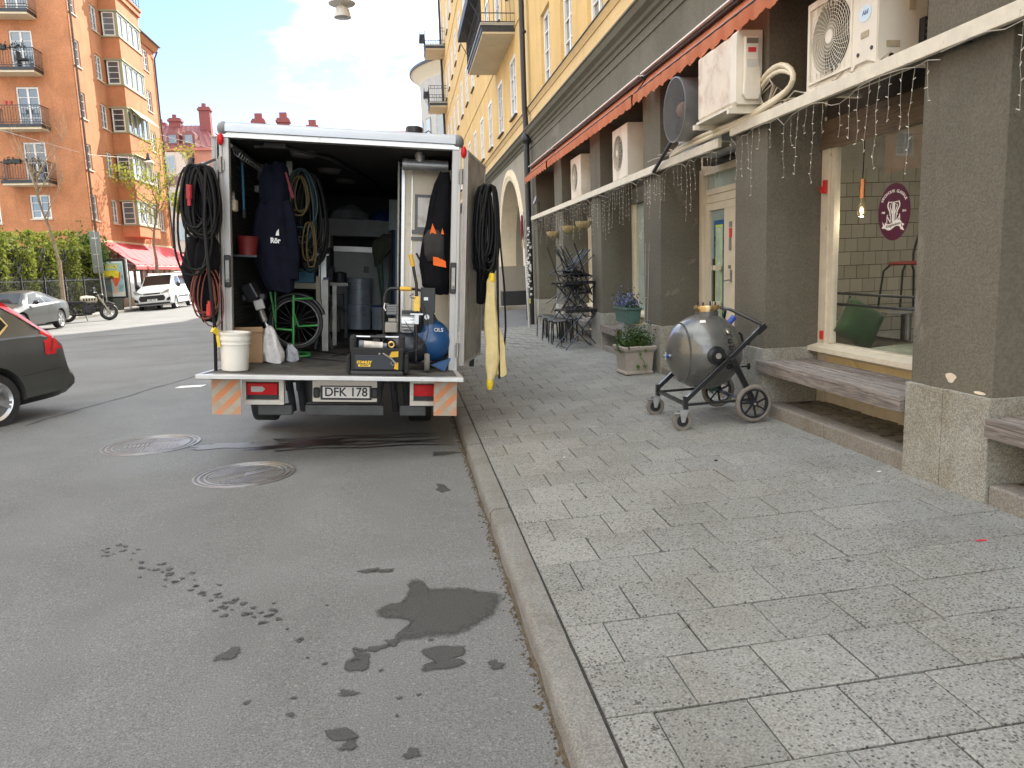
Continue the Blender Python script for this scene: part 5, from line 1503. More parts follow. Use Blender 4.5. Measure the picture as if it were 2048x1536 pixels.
for xa, xb in ((XL_, XL_ + .085), (XR_ - .085, XR_)):
    q = MB(); q.box(xa, xb, -.03, .05, .74, CZ); q.box(xa + (.0 if xa < 0 else .055), xb - (.055 if xa < 0 else 0), -.045, -.03, .76, CZ - .02)
    T(q, 'corner_post', post_m, bevel=.006)
q = MB(); q.box(XL_ + .02, XR_ - .02, -.04, .05, 2.905, 2.955); T(q, 'header_rail', alu, bevel=.004)
q = MB(); q.prism([(-.07, 2.955), (.12, 2.955), (.12, 3.04), (.03, 3.055), (-.03, 3.045), (-.065, 3.01)], 'x', XL_ + .06, XR_ - .06); T(q, 'roof_edge', mat('grey_blue_profile', (.42, .45, .49), .4, .4, var=.08), smooth=40)
for s, x in ((-1, XL_), (1, XR_)):
    q = MB(); q.sphere((x - s * .04, .02, 2.985), .075, 14, 8, (.9, 1.2, .95)); T(q, 'corner_cap', mat('grey_cap', (.17, .175, .18), .5), smooth=60)
lampred = mat('red_lens', (.55, .008, .012), .25, var=.1, spec=.3)
for x in (XL_ + .02, XR_ + .02):
    q = MB(); q.sphere((x, -.06, 2.885), .05, 16, 10, (.55, .45, 1.1)); T(q, 'marker_lamp', lampred, smooth=60)
for x in (XL_ + .015, XR_ - .0):
    for z in (2.66, 1.0):
        q = MB(); q.cyl((x, -.06, z - .07), (x, -.06, z + .07), .018, n=10); q.box(x - .03, x + .03, -.055, -.045, z - .05, z + .05); T(q, 'hinge', steel_dirty, smooth=40)
for x in (XL_ + .055, XR_ - .055):
    q = MB(); q.box(x - .03, x + .03, -.055, -.03, 1.55, 1.85); T(q, 'lock_plate', black, bevel=.01)
    q = MB(); q.box(x - .016, x + .016, -.060, -.055, 1.60, 1.80); q.sphere((x, -.058, 1.62), .014); T(q, 'lock_slot', steel_dirty)
# roof vent, ceiling rail with hooks, ceiling lamps
q = MB(); q.lathe([(.17, 0), (.17, .015), (.10, .05), (.085, .055), (.085, .10), (.07, .115), (.001, .115)], 24, Matrix.Translation((.66, .35, 3.05))); T(q, 'roof_vent', black, smooth=40)
q = MB(); q.tube([(.82, .32, 3.05), (.84, .32, 3.10), (.80, .32, 3.13), (.76, .32, 3.10)], .006, 6); T(q, 'vent_cable', black)
q = MB(); q.box(XL_ + .06, XL_ + .09, .1, 3.2, 2.84, 2.87)
for k in range(26): q.tube([(XL_ + .08, .15 + k * .115, 2.85), (XL_ + .10, .15 + k * .115, 2.78), (XL_ + .13, .15 + k * .115, 2.765), (XL_ + .15, .15 + k * .115, 2.80)], .005, 5)
T(q, 'hook_rail', steel_dirty)
q = MB()
for x, y in ((-.45, .7), (-.32, 2.0), (-.2, 3.0)): q.lathe([(.001, -.05), (.12, -.045), (.14, 0)], 20, Matrix.Translation((x, y, CZ - .014)))
T_each(q, 'ceiling_lamp', mat('dull_lamp', (.15, .145, .14), .5), smooth=50)
q = MB(); q.tube([(-.85, .25, CZ - .05), (-.6, .3, CZ - .03), (-.2, .8, CZ - .05), (.1, 2.4, CZ - .05), (.25, 4, CZ - .05)], .018, 7); q.box(-.75, -.55, .2, .3, CZ - .06, CZ - .015); T(q, 'conduit', inner_panel, smooth=60)
# pegboard louvres on the left wall
q = MB()
for k in range(46): q.box(XL_ + .037, XL_ + .05, .12, 1.4, 1.15 + k * .036, 1.15 + k * .036 + .018)
T(q, 'louvre_panel', mat('dark_louvre', (.018, .017, .016), .6))
# cabinet on the right with framed sheet, papers and duct
cab = MB(); cab.box(.56, XR_ - .037, .62, 1.75, FZ, 2.80); cab = T(cab, 'cabinet', mat('cream_cabinet', (.66, .60, .48), .55, var=.1, vs_=3, dirt=(.36, .33, .28), dirt_lo=.58, dirt_hi=.8, dirt_s=6))
q = MB(); q.box(.545, .575, .60, .63, FZ, 2.80); q.box(.52, .54, 1.0, 1.03, FZ, CZ - .02); q.box(.645, .655, .612, .618, FZ, 2.80); q.build('edge_strip', alu, cab)
q = MB(); rect_ = lambda m_, x0, x1, z0, z1, wd, y, t: (m_.box(x0, x0 + wd, y - t, y, z0, z1), m_.box(x1 - wd, x1, y - t, y, z0, z1), m_.box(x0 + wd, x1 - wd, y - t, y, z1 - wd, z1), m_.box(x0 + wd, x1 - wd, y - t, y, z0, z0 + wd))
rect_(q, .68, .95, 2.18, 2.54, .03, .618, .012); q.box(.65, .96, .600, .616, 2.14, 2.18); q.box(.645, .95, .606, .617, 2.07, 2.11); q.build('sheet_frame', mat('sheet_frame_grey', (.13, .135, .14), .5), cab)
q = MB(); q.box(.71, .92, .609, .616, 2.21, 2.51); q.build('sheet', mat('stained_sheet', (.74, .71, .68), .5, var=.15, vs_=7, dirt=(.28, .22, .16), dirt_lo=.52, dirt_hi=.72, dirt_s=6), cab)
q = MB(); q.box(.70, .83, .612, .6155, 1.72, 2.05); q.box(.74, .83, .610, .6118, 1.45, 1.72); q.build('paper', mat('pale_paper', (.62, .60, .62), .7), cab)
q = MB()
for k in range(4): q.box(.76, .79, .607, .6095, 1.75 + k * .07, 1.79 + k * .07)
q.build('print_mark', black, cab)
duct = MB(); duct.cyl((.55, .35, 2.80), (1.0, .35, 2.80), .055, n=18); duct.cyl((.72, .35, 2.80), (.72, .35, CZ), .048, n=16); duct.cyl((.56, .35, 2.80), (.60, .35, 2.80), .06, n=18); duct.cyl((.84, .35, 2.80), (.87, .35, 2.80), .06, n=18); duct.cyl((.72, .35, 2.88), (.72, .35, 2.90), .054, n=16)
T(duct, 'duct', mat('galvanised_duct', (.30, .305, .31), .45, .7, var=.25), smooth=40)
q = MB(); q.box(.50, .545, 1.0, 1.05, FZ, CZ - .02); q.box(-.36, -.29, 1.55, 1.62, FZ, 1.62); q.box(-.30, -.25, 2.2, 2.25, FZ, 1.55); q.box(-.72, -.66, 1.4, 1.45, 2.2, CZ - .02); q.box(-1.12, -.70, 1.4, 1.44, 2.56, 2.63); q.each('rack_post', steel_dirty, truck)
# front wall of the load bay: pale half wall, shelf, wall socket, grey cupboards
q = MB(); q.box(-.52, .38, 4.9, 5.0, FZ, 2.02); T(q, 'half_wall', mat('dull_white_wall', (.42, .44, .42), .5, var=.08, vs_=2, dirt=(.25, .25, .24), dirt_lo=.6, dirt_hi=.7, dirt_s=7))
q = MB(); q.box(-.52, .38, 4.86, 5.02, 2.02, 2.10); T(q, 'shelf_edge', alu)
q = MB(); q.box(-.72, .42, 4.2, 5.0, 2.24, 2.48); T(q, 'shelf_box', mat('grey_drawer', (.20, .20, .195), .5, var=.2))
q = MB(); q.box(-.06, .02, 4.88, 4.9, 1.70, 1.80); q.cyl((-.02, 4.86, 1.75), (-.02, 4.88, 1.75), .03, n=14); T(q, 'wall_socket', black)
q = MB(); q.box(.36, .50, 3.4, 3.9, 2.3, 2.72); T(q, 'junction_box', mat('grey_box', (.30, .31, .31), .5))
q = MB(); q.cyl((.47, 3.2, FZ), (.47, 3.2, 2.3), .075, n=16); T(q, 'upright_pipe', mat('navy_pipe', (.03, .055, .10), .35), smooth=40)
# tail lift platform
q = MB(); q.prism([(-1.18, .03), (-1.285, -.56), (1.035, -.56), (1.02, .03)], 'z', .755, .797); T(q, 'lift_platform', floor_m)
q = MB(); q.prism([(-1.18, -.52), (-1.30, -.60), (1.05, -.60), (1.00, -.52)], 'z', .762, .802); q.prism([(-1.30, -.60), (-1.26, -.56), (-1.14, .0), (-1.18, .0)], 'z', .757, .803); q.prism([(1.05, -.60), (1.02, .0), (.98, .0), (1.0, -.56)], 'z', .757, .8035); T(q, 'lift_edge', alu, bevel=.004)
# underside, bumper, lamps, number plate
q = MB(); q.box(-.42, .36, .2, 6.5, .42, .70); q.box(-1.0, .85, .35, 5.2, .60, .705); T(q, 'chassis', black)
q = MB()
for x in (-.60, -.50, .40, .52):
    q.cyl((x, -.02, .76), (x + .03, .12, .36), .035, n=12); q.cyl((x, -.06, .75), (x + .0, -.02, .58), .022, n=10)
T_each(q, 'lift_cylinder', iron, smooth=40)
bump_m = mat('bumper_grey', (.055, .058, .062), .55, var=.25, vs_=6)
for xa, xb in ((-.41, .32), (-.84, -.53), (.47, .72)):
    q = MB(); q.box(xa, xb, -.24, -.14, .375, .475); T(q, 'bumper_bar', bump_m, bevel=.01)
frame_m = mat('cream_lamp_frame', (.62, .59, .53), .5, var=.08, dirt=(.36, .32, .26), dirt_lo=.6, dirt_hi=.8, dirt_s=9)
for xa, xb in ((-.97, -.595), (.565, .96)):
    q = MB(); q.box(xa, xb, -.30, -.22, .70, .757); q.box(xa, xb, -.30, -.22, .485, .53); q.box(xa, xa + .035, -.30, -.22, .53, .70); q.box(xb - .045, xb, -.30, -.22, .53, .70); o = T(q, 'lamp_frame', frame_m, bevel=.004)
    q = MB(); q.box(xa + .02, xb - .02, -.25, -.225, .52, .71); q.build('lamp_recess', black, o)
for xa, xb, arrow in ((-.93, -.655, 1), (.60, .86, -1)):
    q = MB(); q.box(xa, xb, -.285, -.25, .575, .685); o = T(q, 'tail_lamp', lampred, bevel=.006)
    q = MB(); x0 = xa + (.04 if arrow > 0 else .12); q.prism([(x0, .605), (x0 + .10, .605), (x0 + .125, .63), (x0 + .10, .655), (x0, .655)], 'y', -.292, -.2865)
    q.build('reverse_lens', mat('grey_lens', (.48, .46, .44), .25) if arrow > 0 else lampred, o)
q = MB(); q.box(-.345, .255, -.22, -.205, .505, .715); T(q, 'plate_panel', frame_m)
q = MB(); q.box(-.27, .205, -.235, -.221, .525, .66); pl_o = T(q, 'number_plate', black, bevel=.004)
q = MB(); q.box(-.25, .185, -.239, -.2355, .545, .650); q.build('plate_face', mat('plate_white', (.74, .73, .70), .4, var=.06, vs_=9), pl_o)
text('DFK 178', 'lettering', black, .118, pl_o, at(-.033, -.2402, .598), sx=.93, bold=.002)
for x in (-.305, .235):
    q = MB(); q.box(x - .03, x + .03, -.262, -.221, .545, .645); T(q, 'plate_lamp', black, bevel=.015)
q = MB(); q.box(-.07, .01, -.20, -.18, .44, .47); T(q, 'small_label', steel_dirty)
# worn hazard flaps
hz, hn, hb = nodes('worn_hazard_board')
sx_ = hn.nodes.new('ShaderNodeSeparateXYZ'); link(hn, objco(hn), sx_.inputs[0])
ad = hn.nodes.new('ShaderNodeMath'); ad.operation = 'SUBTRACT'; link(hn, sx_.outputs['Z'], ad.inputs[0]); link(hn, sx_.outputs['X'], ad.inputs[1])
wvn = hn.nodes.new('ShaderNodeMath'); wvn.operation = 'PINGPONG'; wvn.inputs[1].default_value = .075; link(hn, ad.outputs[0], wvn.inputs[0])
gtn = hn.nodes.new('ShaderNodeMath'); gtn.operation = 'GREATER_THAN'; gtn.inputs[1].default_value = .0375; link(hn, wvn.outputs[0], gtn.inputs[0])
cc_ = mixc(hn, gtn.outputs[0], (.38, .34, .28), (.58, .20, .07))
wn = noise(hn, pos(hn), 9, 8, .7, .5)
cc_ = mixc(hn, ramp(hn, wn, .42, .66), cc_, (.33, .27, .20))
link(hn, cc_, hb.inputs['Base Color']); hb.inputs['Roughness'].default_value = .6
for xa, xb in ((-1.195, -.945), (.785, 1.0)):
    q = MB(); q.grid(lambda u, v: (xa + (xb - xa) * u, -.48 + .012 * math.sin(v * 3), .425 + .335 * v), 4, 6); T(q, 'hazard_flap', hz, solid=.006)
for o in children(truck):
    if o.name.split('.')[0] in ('lift_platform', 'lift_edge', 'lift_cylinder', 'bumper_bar', 'lamp_frame', 'tail_lamp', 'plate_panel', 'number_plate', 'plate_lamp', 'small_label', 'hazard_flap'): o.location.x += .08
# doors
def door_frame(A, B, z0, z1):
    A = Vector(A); B = Vector(B); d = (B - A).normalized(); n = Vector((d.y, -d.x)) * .018
    return A, B, d, n
door_in = mat('scuffed_door_panel', (.34, .32, .29), .5, .2, var=.3, vs_=4, dirt=(.14, .12, .10), dirt_lo=.5, dirt_hi=.72, dirt_s=3.5)
def truck_door(A, B, name='rear_door'):
    A, B, d, n = door_frame(A, B, 0, 0)
    q = MB(); q.prism([tuple(A - n), tuple(B - n), tuple(B + n), tuple(A + n)], 'z', .86, 2.90); o = T(q, name, door_in)
    q = MB(); e = n * 1.25
    for P0, P1 in ((A, A + d * .035), (B - d * .03, B)): q.prism([tuple(P0 - e), tuple(P1 - e), tuple(P1 + e), tuple(P0 + e)], 'z', .85, 2.91)
    q.prism([tuple(A - e * .98), tuple(B - e * .98), tuple(B + e * .98), tuple(A + e * .98)], 'z', 2.88, 2.905); q.prism([tuple(A - e * .98), tuple(B - e * .98), tuple(B + e * .98), tuple(A + e * .98)], 'z', .853, .88)
    q.build('door_edge', post_m, o)
    q = MB(); P = A + d * .35; q.tube([(P.x - n.x * 2.5, P.y - n.y * 2.5, 1.2), (P.x - n.x * 2.8, P.y - n.y * 2.8, 2.6)], .012, 6); q.build('lock_rod', steel_dirty, o)
    return o
truck_door((XR_ + .04, -.06), (1.42, .98))
truck_door((XL_ - .035, -.06), (XL_ - .10, .95))
q = MB(); q.prism([(1.40, 1.25), (1.60, 1.22), (1.605, 1.255), (1.405, 1.285)], 'z', 1.10, 2.64); o = T(q, 'locker_door', door_in)
q = MB(); q.prism([(1.585, 1.215), (1.61, 1.21), (1.615, 1.262), (1.59, 1.268)], 'z', 1.09, 2.65); q.prism([(1.40, 1.24), (1.60, 1.212), (1.605, 1.262), (1.405, 1.29)], 'z', 2.62, 2.652); q.build('locker_edge', post_m, o)
q = MB(); q.bar((1.33, .9, 1.05), (1.34, .95, .72), .05, .03); T(q, 'door_stay', iron)
# wheels and cab
for x in (-.93, .77):
    for y in (1.25, 6.6):
        q = MB(); q.cyl((x - .13, y, .37), (x + .13, y, .37), .33, n=28); T(q, 'wheel', rubber, bevel=.03)
q = MB(); q.prism([(5.3, .45), (7.9, .45), (7.95, 1.1), (7.6, 1.35), (6.9, 2.3), (6.4, 2.4), (5.3, 2.4)], 'x', -1.03, .87); T(q, 'cab', truck_white, bevel=.05)
q = MB(); q.prism([(6.92, 2.22), (7.55, 1.42), (7.58, 1.44), (6.95, 2.24)], 'x', -.9, .74); T(q, 'windscreen', car_glass)

# ------------------------------------------------------------------ soft things: hanging clothes and coils
def drape(mb, rows, nseg=26, seed=0, fold=.12, nf=5):
    """rows: (cx, cy, z, half width, half depth) top to bottom; folded elliptical tube"""
    rnd_ = random.Random(seed); ph = [rnd_.uniform(0, 6.28) for _ in range(8)]
    # refine rows
    fine = []
    for a, b in zip(rows, rows[1:]):
        for k in range(4): fine.append([a[i] + (b[i] - a[i]) * k / 4 for i in range(5)])
    fine.append(list(rows[-1]))
    vs_ = []
    for j, (cx, cy, z, hw, hd) in enumerate(fine):
        for i in range(nseg):
            t = 2 * PI * i / nseg
            k = 1 + fold * (math.sin(nf * t + ph[0] + j * .12) + .7 * math.sin((nf + 4) * t + ph[1] - j * .09)) * min(1, j / 5)
            kk = 1 + fold * .4 * math.sin(j * .7 + ph[2] + 2 * t)
            vs_.append((cx + hw * kk * math.copysign(abs(math.cos(t)) ** .8, math.cos(t)), cy + hd * k * math.sin(t), z + .012 * math.sin(3 * t + ph[3])))
    n = len(fine)
    fs_ = [(j * nseg + i, j * nseg + (i + 1) % nseg, (j + 1) * nseg + (i + 1) % nseg, (j + 1) * nseg + i) for j in range(n - 1) for i in range(nseg)]
    fs_ += [tuple(range(nseg)), tuple(range((n - 1) * nseg, n * nseg))[::-1]]
    return mb.add(vs_, fs_)
def coil(mb, cx, cy, ztop, hw, L, n, r, seed, dy=.06, spread=.05):
    rnd_ = random.Random(seed)
    for k in range(n):
        ox = rnd_.uniform(-spread, spread); oy = cy + dy * (k / n - .5) + rnd_.uniform(-.01, .01); l = L * rnd_.uniform(.8, 1.1); h = hw * rnd_.uniform(.7, 1.15)
        pts = []
        for i in range(24):
            t = 2 * PI * i / 24
            s = math.sin(t); c = math.cos(t)
            zz = ztop - l / 2 + l / 2 * c + rnd_.uniform(-.004, .004)
            pts.append((cx + ox + h * (abs(s) ** .8) * math.copysign(1, s) * (1.1 - .25 * c), oy + .02 * s, zz))
        mb.tube(pts, r, 7, closed=True)
    return mb
def TT(name, label, cat, loc=(0, 0, 0), group=None, rz=0): return thing(name, label, cat, loc, rz, group, TM)
navy = mat('navy_cloth', (.006, .007, .015), .9, var=.4, vs_=9, bmp=.4, bs_=24, spec=.15)
blk_cloth = mat('black_cloth', (.006, .006, .008), .9, var=.4, vs_=9, bmp=.4, bs_=24, spec=.15)
wprint = mat('white_print', (.78, .78, .78), .6, var=.05)
def logo(t, x, y, z, s=.68, rot=0):
    text('R\u00f6r', 'lettering', wprint, .105 * s, t, at(x, y, z) @ Matrix.Rotation(rot, 4, 'Z'), bold=.003, sx=.85)
    q = MB(); q.prism([(x + .005 * s, z + .075 * s), (x + .055 * s, z + .075 * s), (x + .052 * s, z + .12 * s), (x + .05 * s, z + .17 * s), (x + .02 * s, z + .13 * s)], 'y', y - .002, y); q.build('logo_mark', wprint, t)
jk = TT('jacket', 'navy work jacket with white print hanging inside the truck on the left', 'jacket', (-.72, .55, 2.78))
q = MB(); drape(q, [(.05, 0, 0, .05, .05), (.045, 0, -.06, .09, .09), (.04, 0, -.22, .12, .11), (.0, 0, -.42, .15, .12), (-.02, 0, -.62, .19, .12), (-.02, 0, -.82, .215, .12), (.0, 0, -.98, .20, .12), (.03, 0, -1.12, .17, .11), (.06, 0, -1.27, .12, .09)], 30, 1, .10); q.build('body', navy, jk, smooth=60)
q = MB(); drape(q, [(-.04, -.03, -.03, .05, .06), (-.04, -.05, -.15, .09, .08), (-.03, -.06, -.34, .10, .075), (-.03, -.05, -.42, .09, .06)], 22, 4, .12); q.build('hood', navy, jk, smooth=60)
q = MB(); drape(q, [(.13, -.06, -.38, .05, .05), (.17, -.06, -.6, .06, .055), (.19, -.05, -.9, .065, .055), (.18, -.03, -1.15, .06, .05)], 18, 9, .08); q.build('sleeve', navy, jk, smooth=60)
logo(jk, .03, -.136, -.77)
q = MB(); q.bar((.12, -.06, -.1), (.19, -.03, -.34), .03, .006); q.build('hang_strap', mat('dark_red_strap', (.16, .015, .03), .7), jk)
jl = TT('jacket', 'black work jacket with white print hanging under the left hose coil', 'jacket', (-1.25, -.06, 2.15))
q = MB(); drape(q, [(.03, 0, .1, .06, .05), (.0, 0, 0, .09, .08), (-.03, 0, -.2, .13, .10), (-.04, 0, -.42, .165, .11), (-.02, 0, -.6, .14, .10), (.02, 0, -.78, .10, .09), (.04, 0, -.92, .06, .07)], 28, 12, .12); q.build('body', blk_cloth, jl, smooth=60)
q = MB(); drape(q, [(.05, -.07, -.1, .05, .05), (.06, -.10, -.22, .10, .06), (.05, -.11, -.38, .115, .055), (.05, -.11, -.46, .11, .04)], 20, 14, .10); q.build('flap', blk_cloth, jl, smooth=60)
logo(jl, -.09, -.115, -.13, .6, -.05)
hc = TT('hose_coil', 'thick black rubber hose coil hung on the open left door', 'hose', (-1.22, -.20, 2.62), 'coils of hose and cable on the truck')
q = MB(); coil(q, -.01, -.02, 0, .085, .60, 20, .0145, 3, .22, .07); q.build('loops', hose_rubber, hc, smooth=60)
q = MB(); coil(q, -.05, -.10, -.02, .11, .86, 3, .010, 5, .06, .05); q.tube([(.06, -.10, -.02), (.05, -.16, -.5), (.09, -.17, -1.0), (.115, -.14, -1.45), (.105, -.10, -1.85)], .016, 8); q.build('loose_loop', hose_rubber, hc, smooth=60)
q = MB(); q.cyl((-.07, -.16, -.30), (-.065, -.165, -.18), .026, n=12); q.cyl((-.07, -.16, -.36), (-.07, -.16, -.30), .018, n=10); q.build('red_plug', mat('red_plug', (.38, .02, .03), .4), hc, smooth=40)
q = MB(); q.cyl((-.10, .0, -.03), (-.08, .02, .07), .022, n=10); q.bar((-.06, 0, -.02), (.12, .02, .07), .02, .02); q.build('door_hook', iron, hc)
q = MB(); q.bar((.10, -.16, -1.44), (.13, -.13, -1.47), .04, .05); q.bar((.13, -.14, -1.46), (.15, -.15, -1.60), .025, .01); q.build('yellow_tie', mat('yellow_tape', (.75, .52, .03), .5), hc)
oc = TT('cable_coil', 'orange red extension cable coil hanging below the black jacket', 'cable', (-1.20, -.22, 1.72), 'coils of hose and cable on the truck')
q = MB(); coil(q, 0, 0, 0, .085, .48, 6, .006, 8, .06, .05); q.build('loops', mat('orange_cable', (.17, .04, .022), .5), oc, smooth=60)
q = MB(); q.cyl((.03, -.05, -.42), (.035, -.05, -.32), .024, n=12); q.cyl((.035, -.05, -.32), (.035, -.05, -.29), .015, n=10); q.build('plug', mat('red_plug2', (.55, .03, .03), .4), oc)
# right hand side
tr_ = TT('work_trousers', 'black work trousers with orange pocket linings hanging at the right post', 'trousers', (.93, .22, 2.72))
q = MB(); drape(q, [(.03, 0, 0, .05, .05), (.02, 0, -.12, .09, .09), (.0, 0, -.35, .125, .11), (-.02, 0, -.6, .15, .12), (-.03, 0, -.9, .17, .12), (-.03, 0, -1.10, .15, .11), (.0, 0, -1.18, .09, .08)], 28, 21, .12); q.build('body', blk_cloth, tr_, smooth=60)
q = MB(); drape(q, [(-.06, -.10, -.56, .07, .04), (-.07, -.13, -.64, .10, .05), (-.06, -.13, -.80, .10, .045), (-.04, -.11, -.86, .08, .03)], 18, 23, .1); q.build('pocket', mat('charcoal_cloth', (.028, .027, .027), .9, var=.3, vs_=9, bmp=.3), tr_, smooth=60)
q = MB(); q.prism([(-.11, -.60), (-.085, -.50), (-.04, -.61), (-.07, -.64)], 'y', -.16, -.15); q.prism([(-.07, -.90), (-.075, -.80), (.05, -.86), (.055, -.92)], 'y', -.155, -.14); q.prism([(.0, -.60), (.012, -.54), (.03, -.6)], 'y', -.15, -.14); q.each('pocket_lining', mat('orange_lining', (.75, .14, .02), .8, var=.15), tr_)
hr = TT('hose_coil', 'long black hose coil hung on the open right door', 'hose', (1.40, .26, 2.62), 'coils of hose and cable on the truck')
q = MB(); coil(q, 0, 0, 0, .075, .80, 18, .0145, 33, .24, .06); q.build('loops', hose_rubber, hr, smooth=60)
q = MB(); q.tube([(.09, -.05, -.2), (.10, -.1, -.7), (.12, -.1, -1.2), (.16, -.08, -1.93)], .013, 8); q.tube([(.09, 0, -.1), (.14, -.02, -.6), (.19, -.03, -1.0), (.22, 0, -1.4), (.21, 0, -1.65)], .010, 8); q.tube([(-.08, -.12, -.1), (-.09, -.14, -.7), (-.06, -.14, -1.05), (-.02, -.14, -.7)], .012, 8); q.build('loose_end', hose_rubber, hr, smooth=60)
ys_ = TT('hose_sleeve', 'limp yellow fabric sleeve taped to a hose at the right door', 'hose sleeve', (1.45, .15, 1.66))
ycl = mat('yellow_sleeve', (.68, .55, .27), .75, var=.15, vs_=8, bmp=.4, bs_=22, dirt=(.5, .37, .14), dirt_lo=.55, dirt_hi=.8, dirt_s=8)
q = MB(); drape(q, [(.0, 0, .06, .025, .025), (-.01, 0, 0, .045, .03), (-.005, 0, -.2, .055, .03), (.01, 0, -.5, .07, .03), (.03, .0, -.75, .075, .03), (.02, 0, -.90, .05, .03), (.01, 0, -1.0, .03, .025)], 22, 41, .22, 3); q.build('sleeve', ycl, ys_, smooth=60)
q = MB(); drape(q, [(.07, .02, -.45, .03, .015), (.10, .03, -.65, .06, .012), (.12, .03, -.88, .06, .01), (.13, .03, -.94, .05, .01)], 16, 43, .2, 3); q.build('loose_flap', ycl, ys_, smooth=60)
yt = mat('yellow_tape2', (.80, .56, .03), .45, var=.15, vs_=20)
q = MB(); q.lathe([(.03, -.02), (.036, .0), (.032, .04), (.028, .07)], 12, Matrix.Translation((-.0, 0, .03))); q.lathe([(.022, -.06), (.034, -.02), (.036, .02), (.03, .05)], 12, Matrix.Translation((.01, 0, -1.02))); q.build('tape_end', yt, ys_)
bg_ = TT('sack', 'brown sacking bag hanging behind the right hose coil', 'bag', (1.27, .45, 2.2))
q = MB(); drape(q, [(.0, 0, .08, .03, .03), (.01, 0, 0, .05, .05), (.01, 0, -.25, .075, .06), (.0, 0, -.42, .06, .05)], 18, 51, .15); q.build('body', mat('brown_sacking', (.13, .09, .06), .95, var=.3, vs_=20, bmp=.4), bg_, smooth=60)
b2 = TT('cloth', 'black cloth hanging under the hoses on the right door', 'cloth', (1.36, .34, 1.9))
q = MB(); drape(q, [(.0, 0, .1, .04, .03), (.02, 0, -.1, .07, .05), (.03, 0, -.45, .07, .05)], 18, 53, .15); q.build('body', blk_cloth, b2, smooth=60)
yh = TT('lime_hose', 'lime yellow hose dropping from the trousers to the blue tank', 'hose', (.86, .25, 1.60))
q = MB(); q.tube([(.06, 0, .12), (.02, -.03, .02), (-.04, -.06, -.10), (-.045, -.08, -.25), (-.03, -.10, -.42), (-.02, -.12, -.5)], .022, 10); q.build('hose', mat('lime_rubber', (.62, .72, .05), .45), yh, smooth=60)
q = MB()
random.seed(14)
for k in range(6): q.tube([(-.1 + .03 * k + random.uniform(-.02, .02), -.1, .02), (-.08 + random.uniform(-.03, .05), -.12, -.15), (.0 + random.uniform(-.04, .06), -.12, -.28), (.05 + random.uniform(-.03, .05), -.11, -.38), (.08, -.1, -.6)], .006, 6)
q.build('cable', black, yh, smooth=60, subsurf=1)

# ------------------------------------------------------------------ on the tail lift and floor
wb_m = mat('white_bucket_plastic', (.74, .72, .66), .35, var=.04, vs_=4)
def pail(name, label, loc, r0, r1, h, m_, lid=None, group=None, handle=True):
    t = TT(name, label, 'bucket', loc, group)
    q = MB(); q.lathe([(.001, 0), (r0 - .006, 0), (r0, .006), (r1 - .004, h * .80), (r1 + .006, h * .805), (r1 + .006, h * .84), (r1, h * .845), (r1, h * .93), (r1 + .010, h * .935), (r1 + .010, h * .99), (r1 + .002, h), (r1 - .006, h - .002), (r1 - .014, h - .02), (.001, h - .022)], 32); q.build('body', m_, t, smooth=35)
    if handle:
        q = MB(); q.tube([(-r1 - .012, 0, h * .86), (-r1 * .8, -r1 * .75, h * .62), (0, -r1 - .02, h * .5), (r1 * .8, -r1 * .75, h * .62), (r1 + .012, 0, h * .86)], .004, 6); q.build('handle', steel_dirty, t, smooth=60, subsurf=1)
    if lid: q = MB(); q.lathe([(r1 + .012, h * .96), (r1 + .012, h * 1.01), (.001, h * 1.015)], 28); q.build('lid', lid, t)
    return t
pail('white_bucket', 'white plastic bucket at the left edge of the tail lift', (-.955, -.25, .80), .118, .132, .30, wb_m, handle=False)
pail('white_bucket', 'second white bucket nested in the one on the tail lift, only its rim band showing', (-.955, -.25, .86), .112, .135, .295, wb_m, handle=False)
card = mat('brown_cardboard', (.34, .22, .12), .85, var=.15, vs_=4, bmp=.2, bs_=25)
t = TT('cardboard_box', 'crumpled brown cardboard box behind the white buckets', 'box', (-.94, .38, .80), None, .1)
q = MB(); q.box(-.13, .13, -.12, .12, 0, .33); q.build('box', card, t, bevel=.015)
q = MB(); q.bar((-.13, -.12, .33), (.13, -.13, .34), .012, .05); q.bar((.13, -.1, .32), (.15, .1, .31), .012, .05); q.build('flap', card, t)
t = TT('plastic_sack', 'white plastic sack standing beside the cardboard box', 'sack', (-.72, .36, .80))
q = MB(); drape(q, [(-.03, 0, .36, .02, .02), (-.03, 0, .32, .05, .05), (-.02, 0, .22, .085, .08), (.0, 0, .1, .11, .09), (.01, 0, .01, .105, .09)], 24, 61, .16, 5); q.build('bag', mat('white_polythene', (.62, .60, .60), .35, var=.15, vs_=14, bmp=.8, bs_=26), t, smooth=60)
t = TT('clear_bag', 'small crumpled grey plastic bag on the truck floor', 'bag', (-.57, .50, .80))
q = MB(); drape(q, [(0, 0, .17, .02, .02), (.02, 0, .10, .06, .05), (.03, 0, .01, .08, .06)], 20, 63, .3, 4); q.build('bag', mat('grey_polythene', (.30, .31, .33), .25, var=.3, vs_=14, bmp=.9, bs_=30), t, smooth=60)
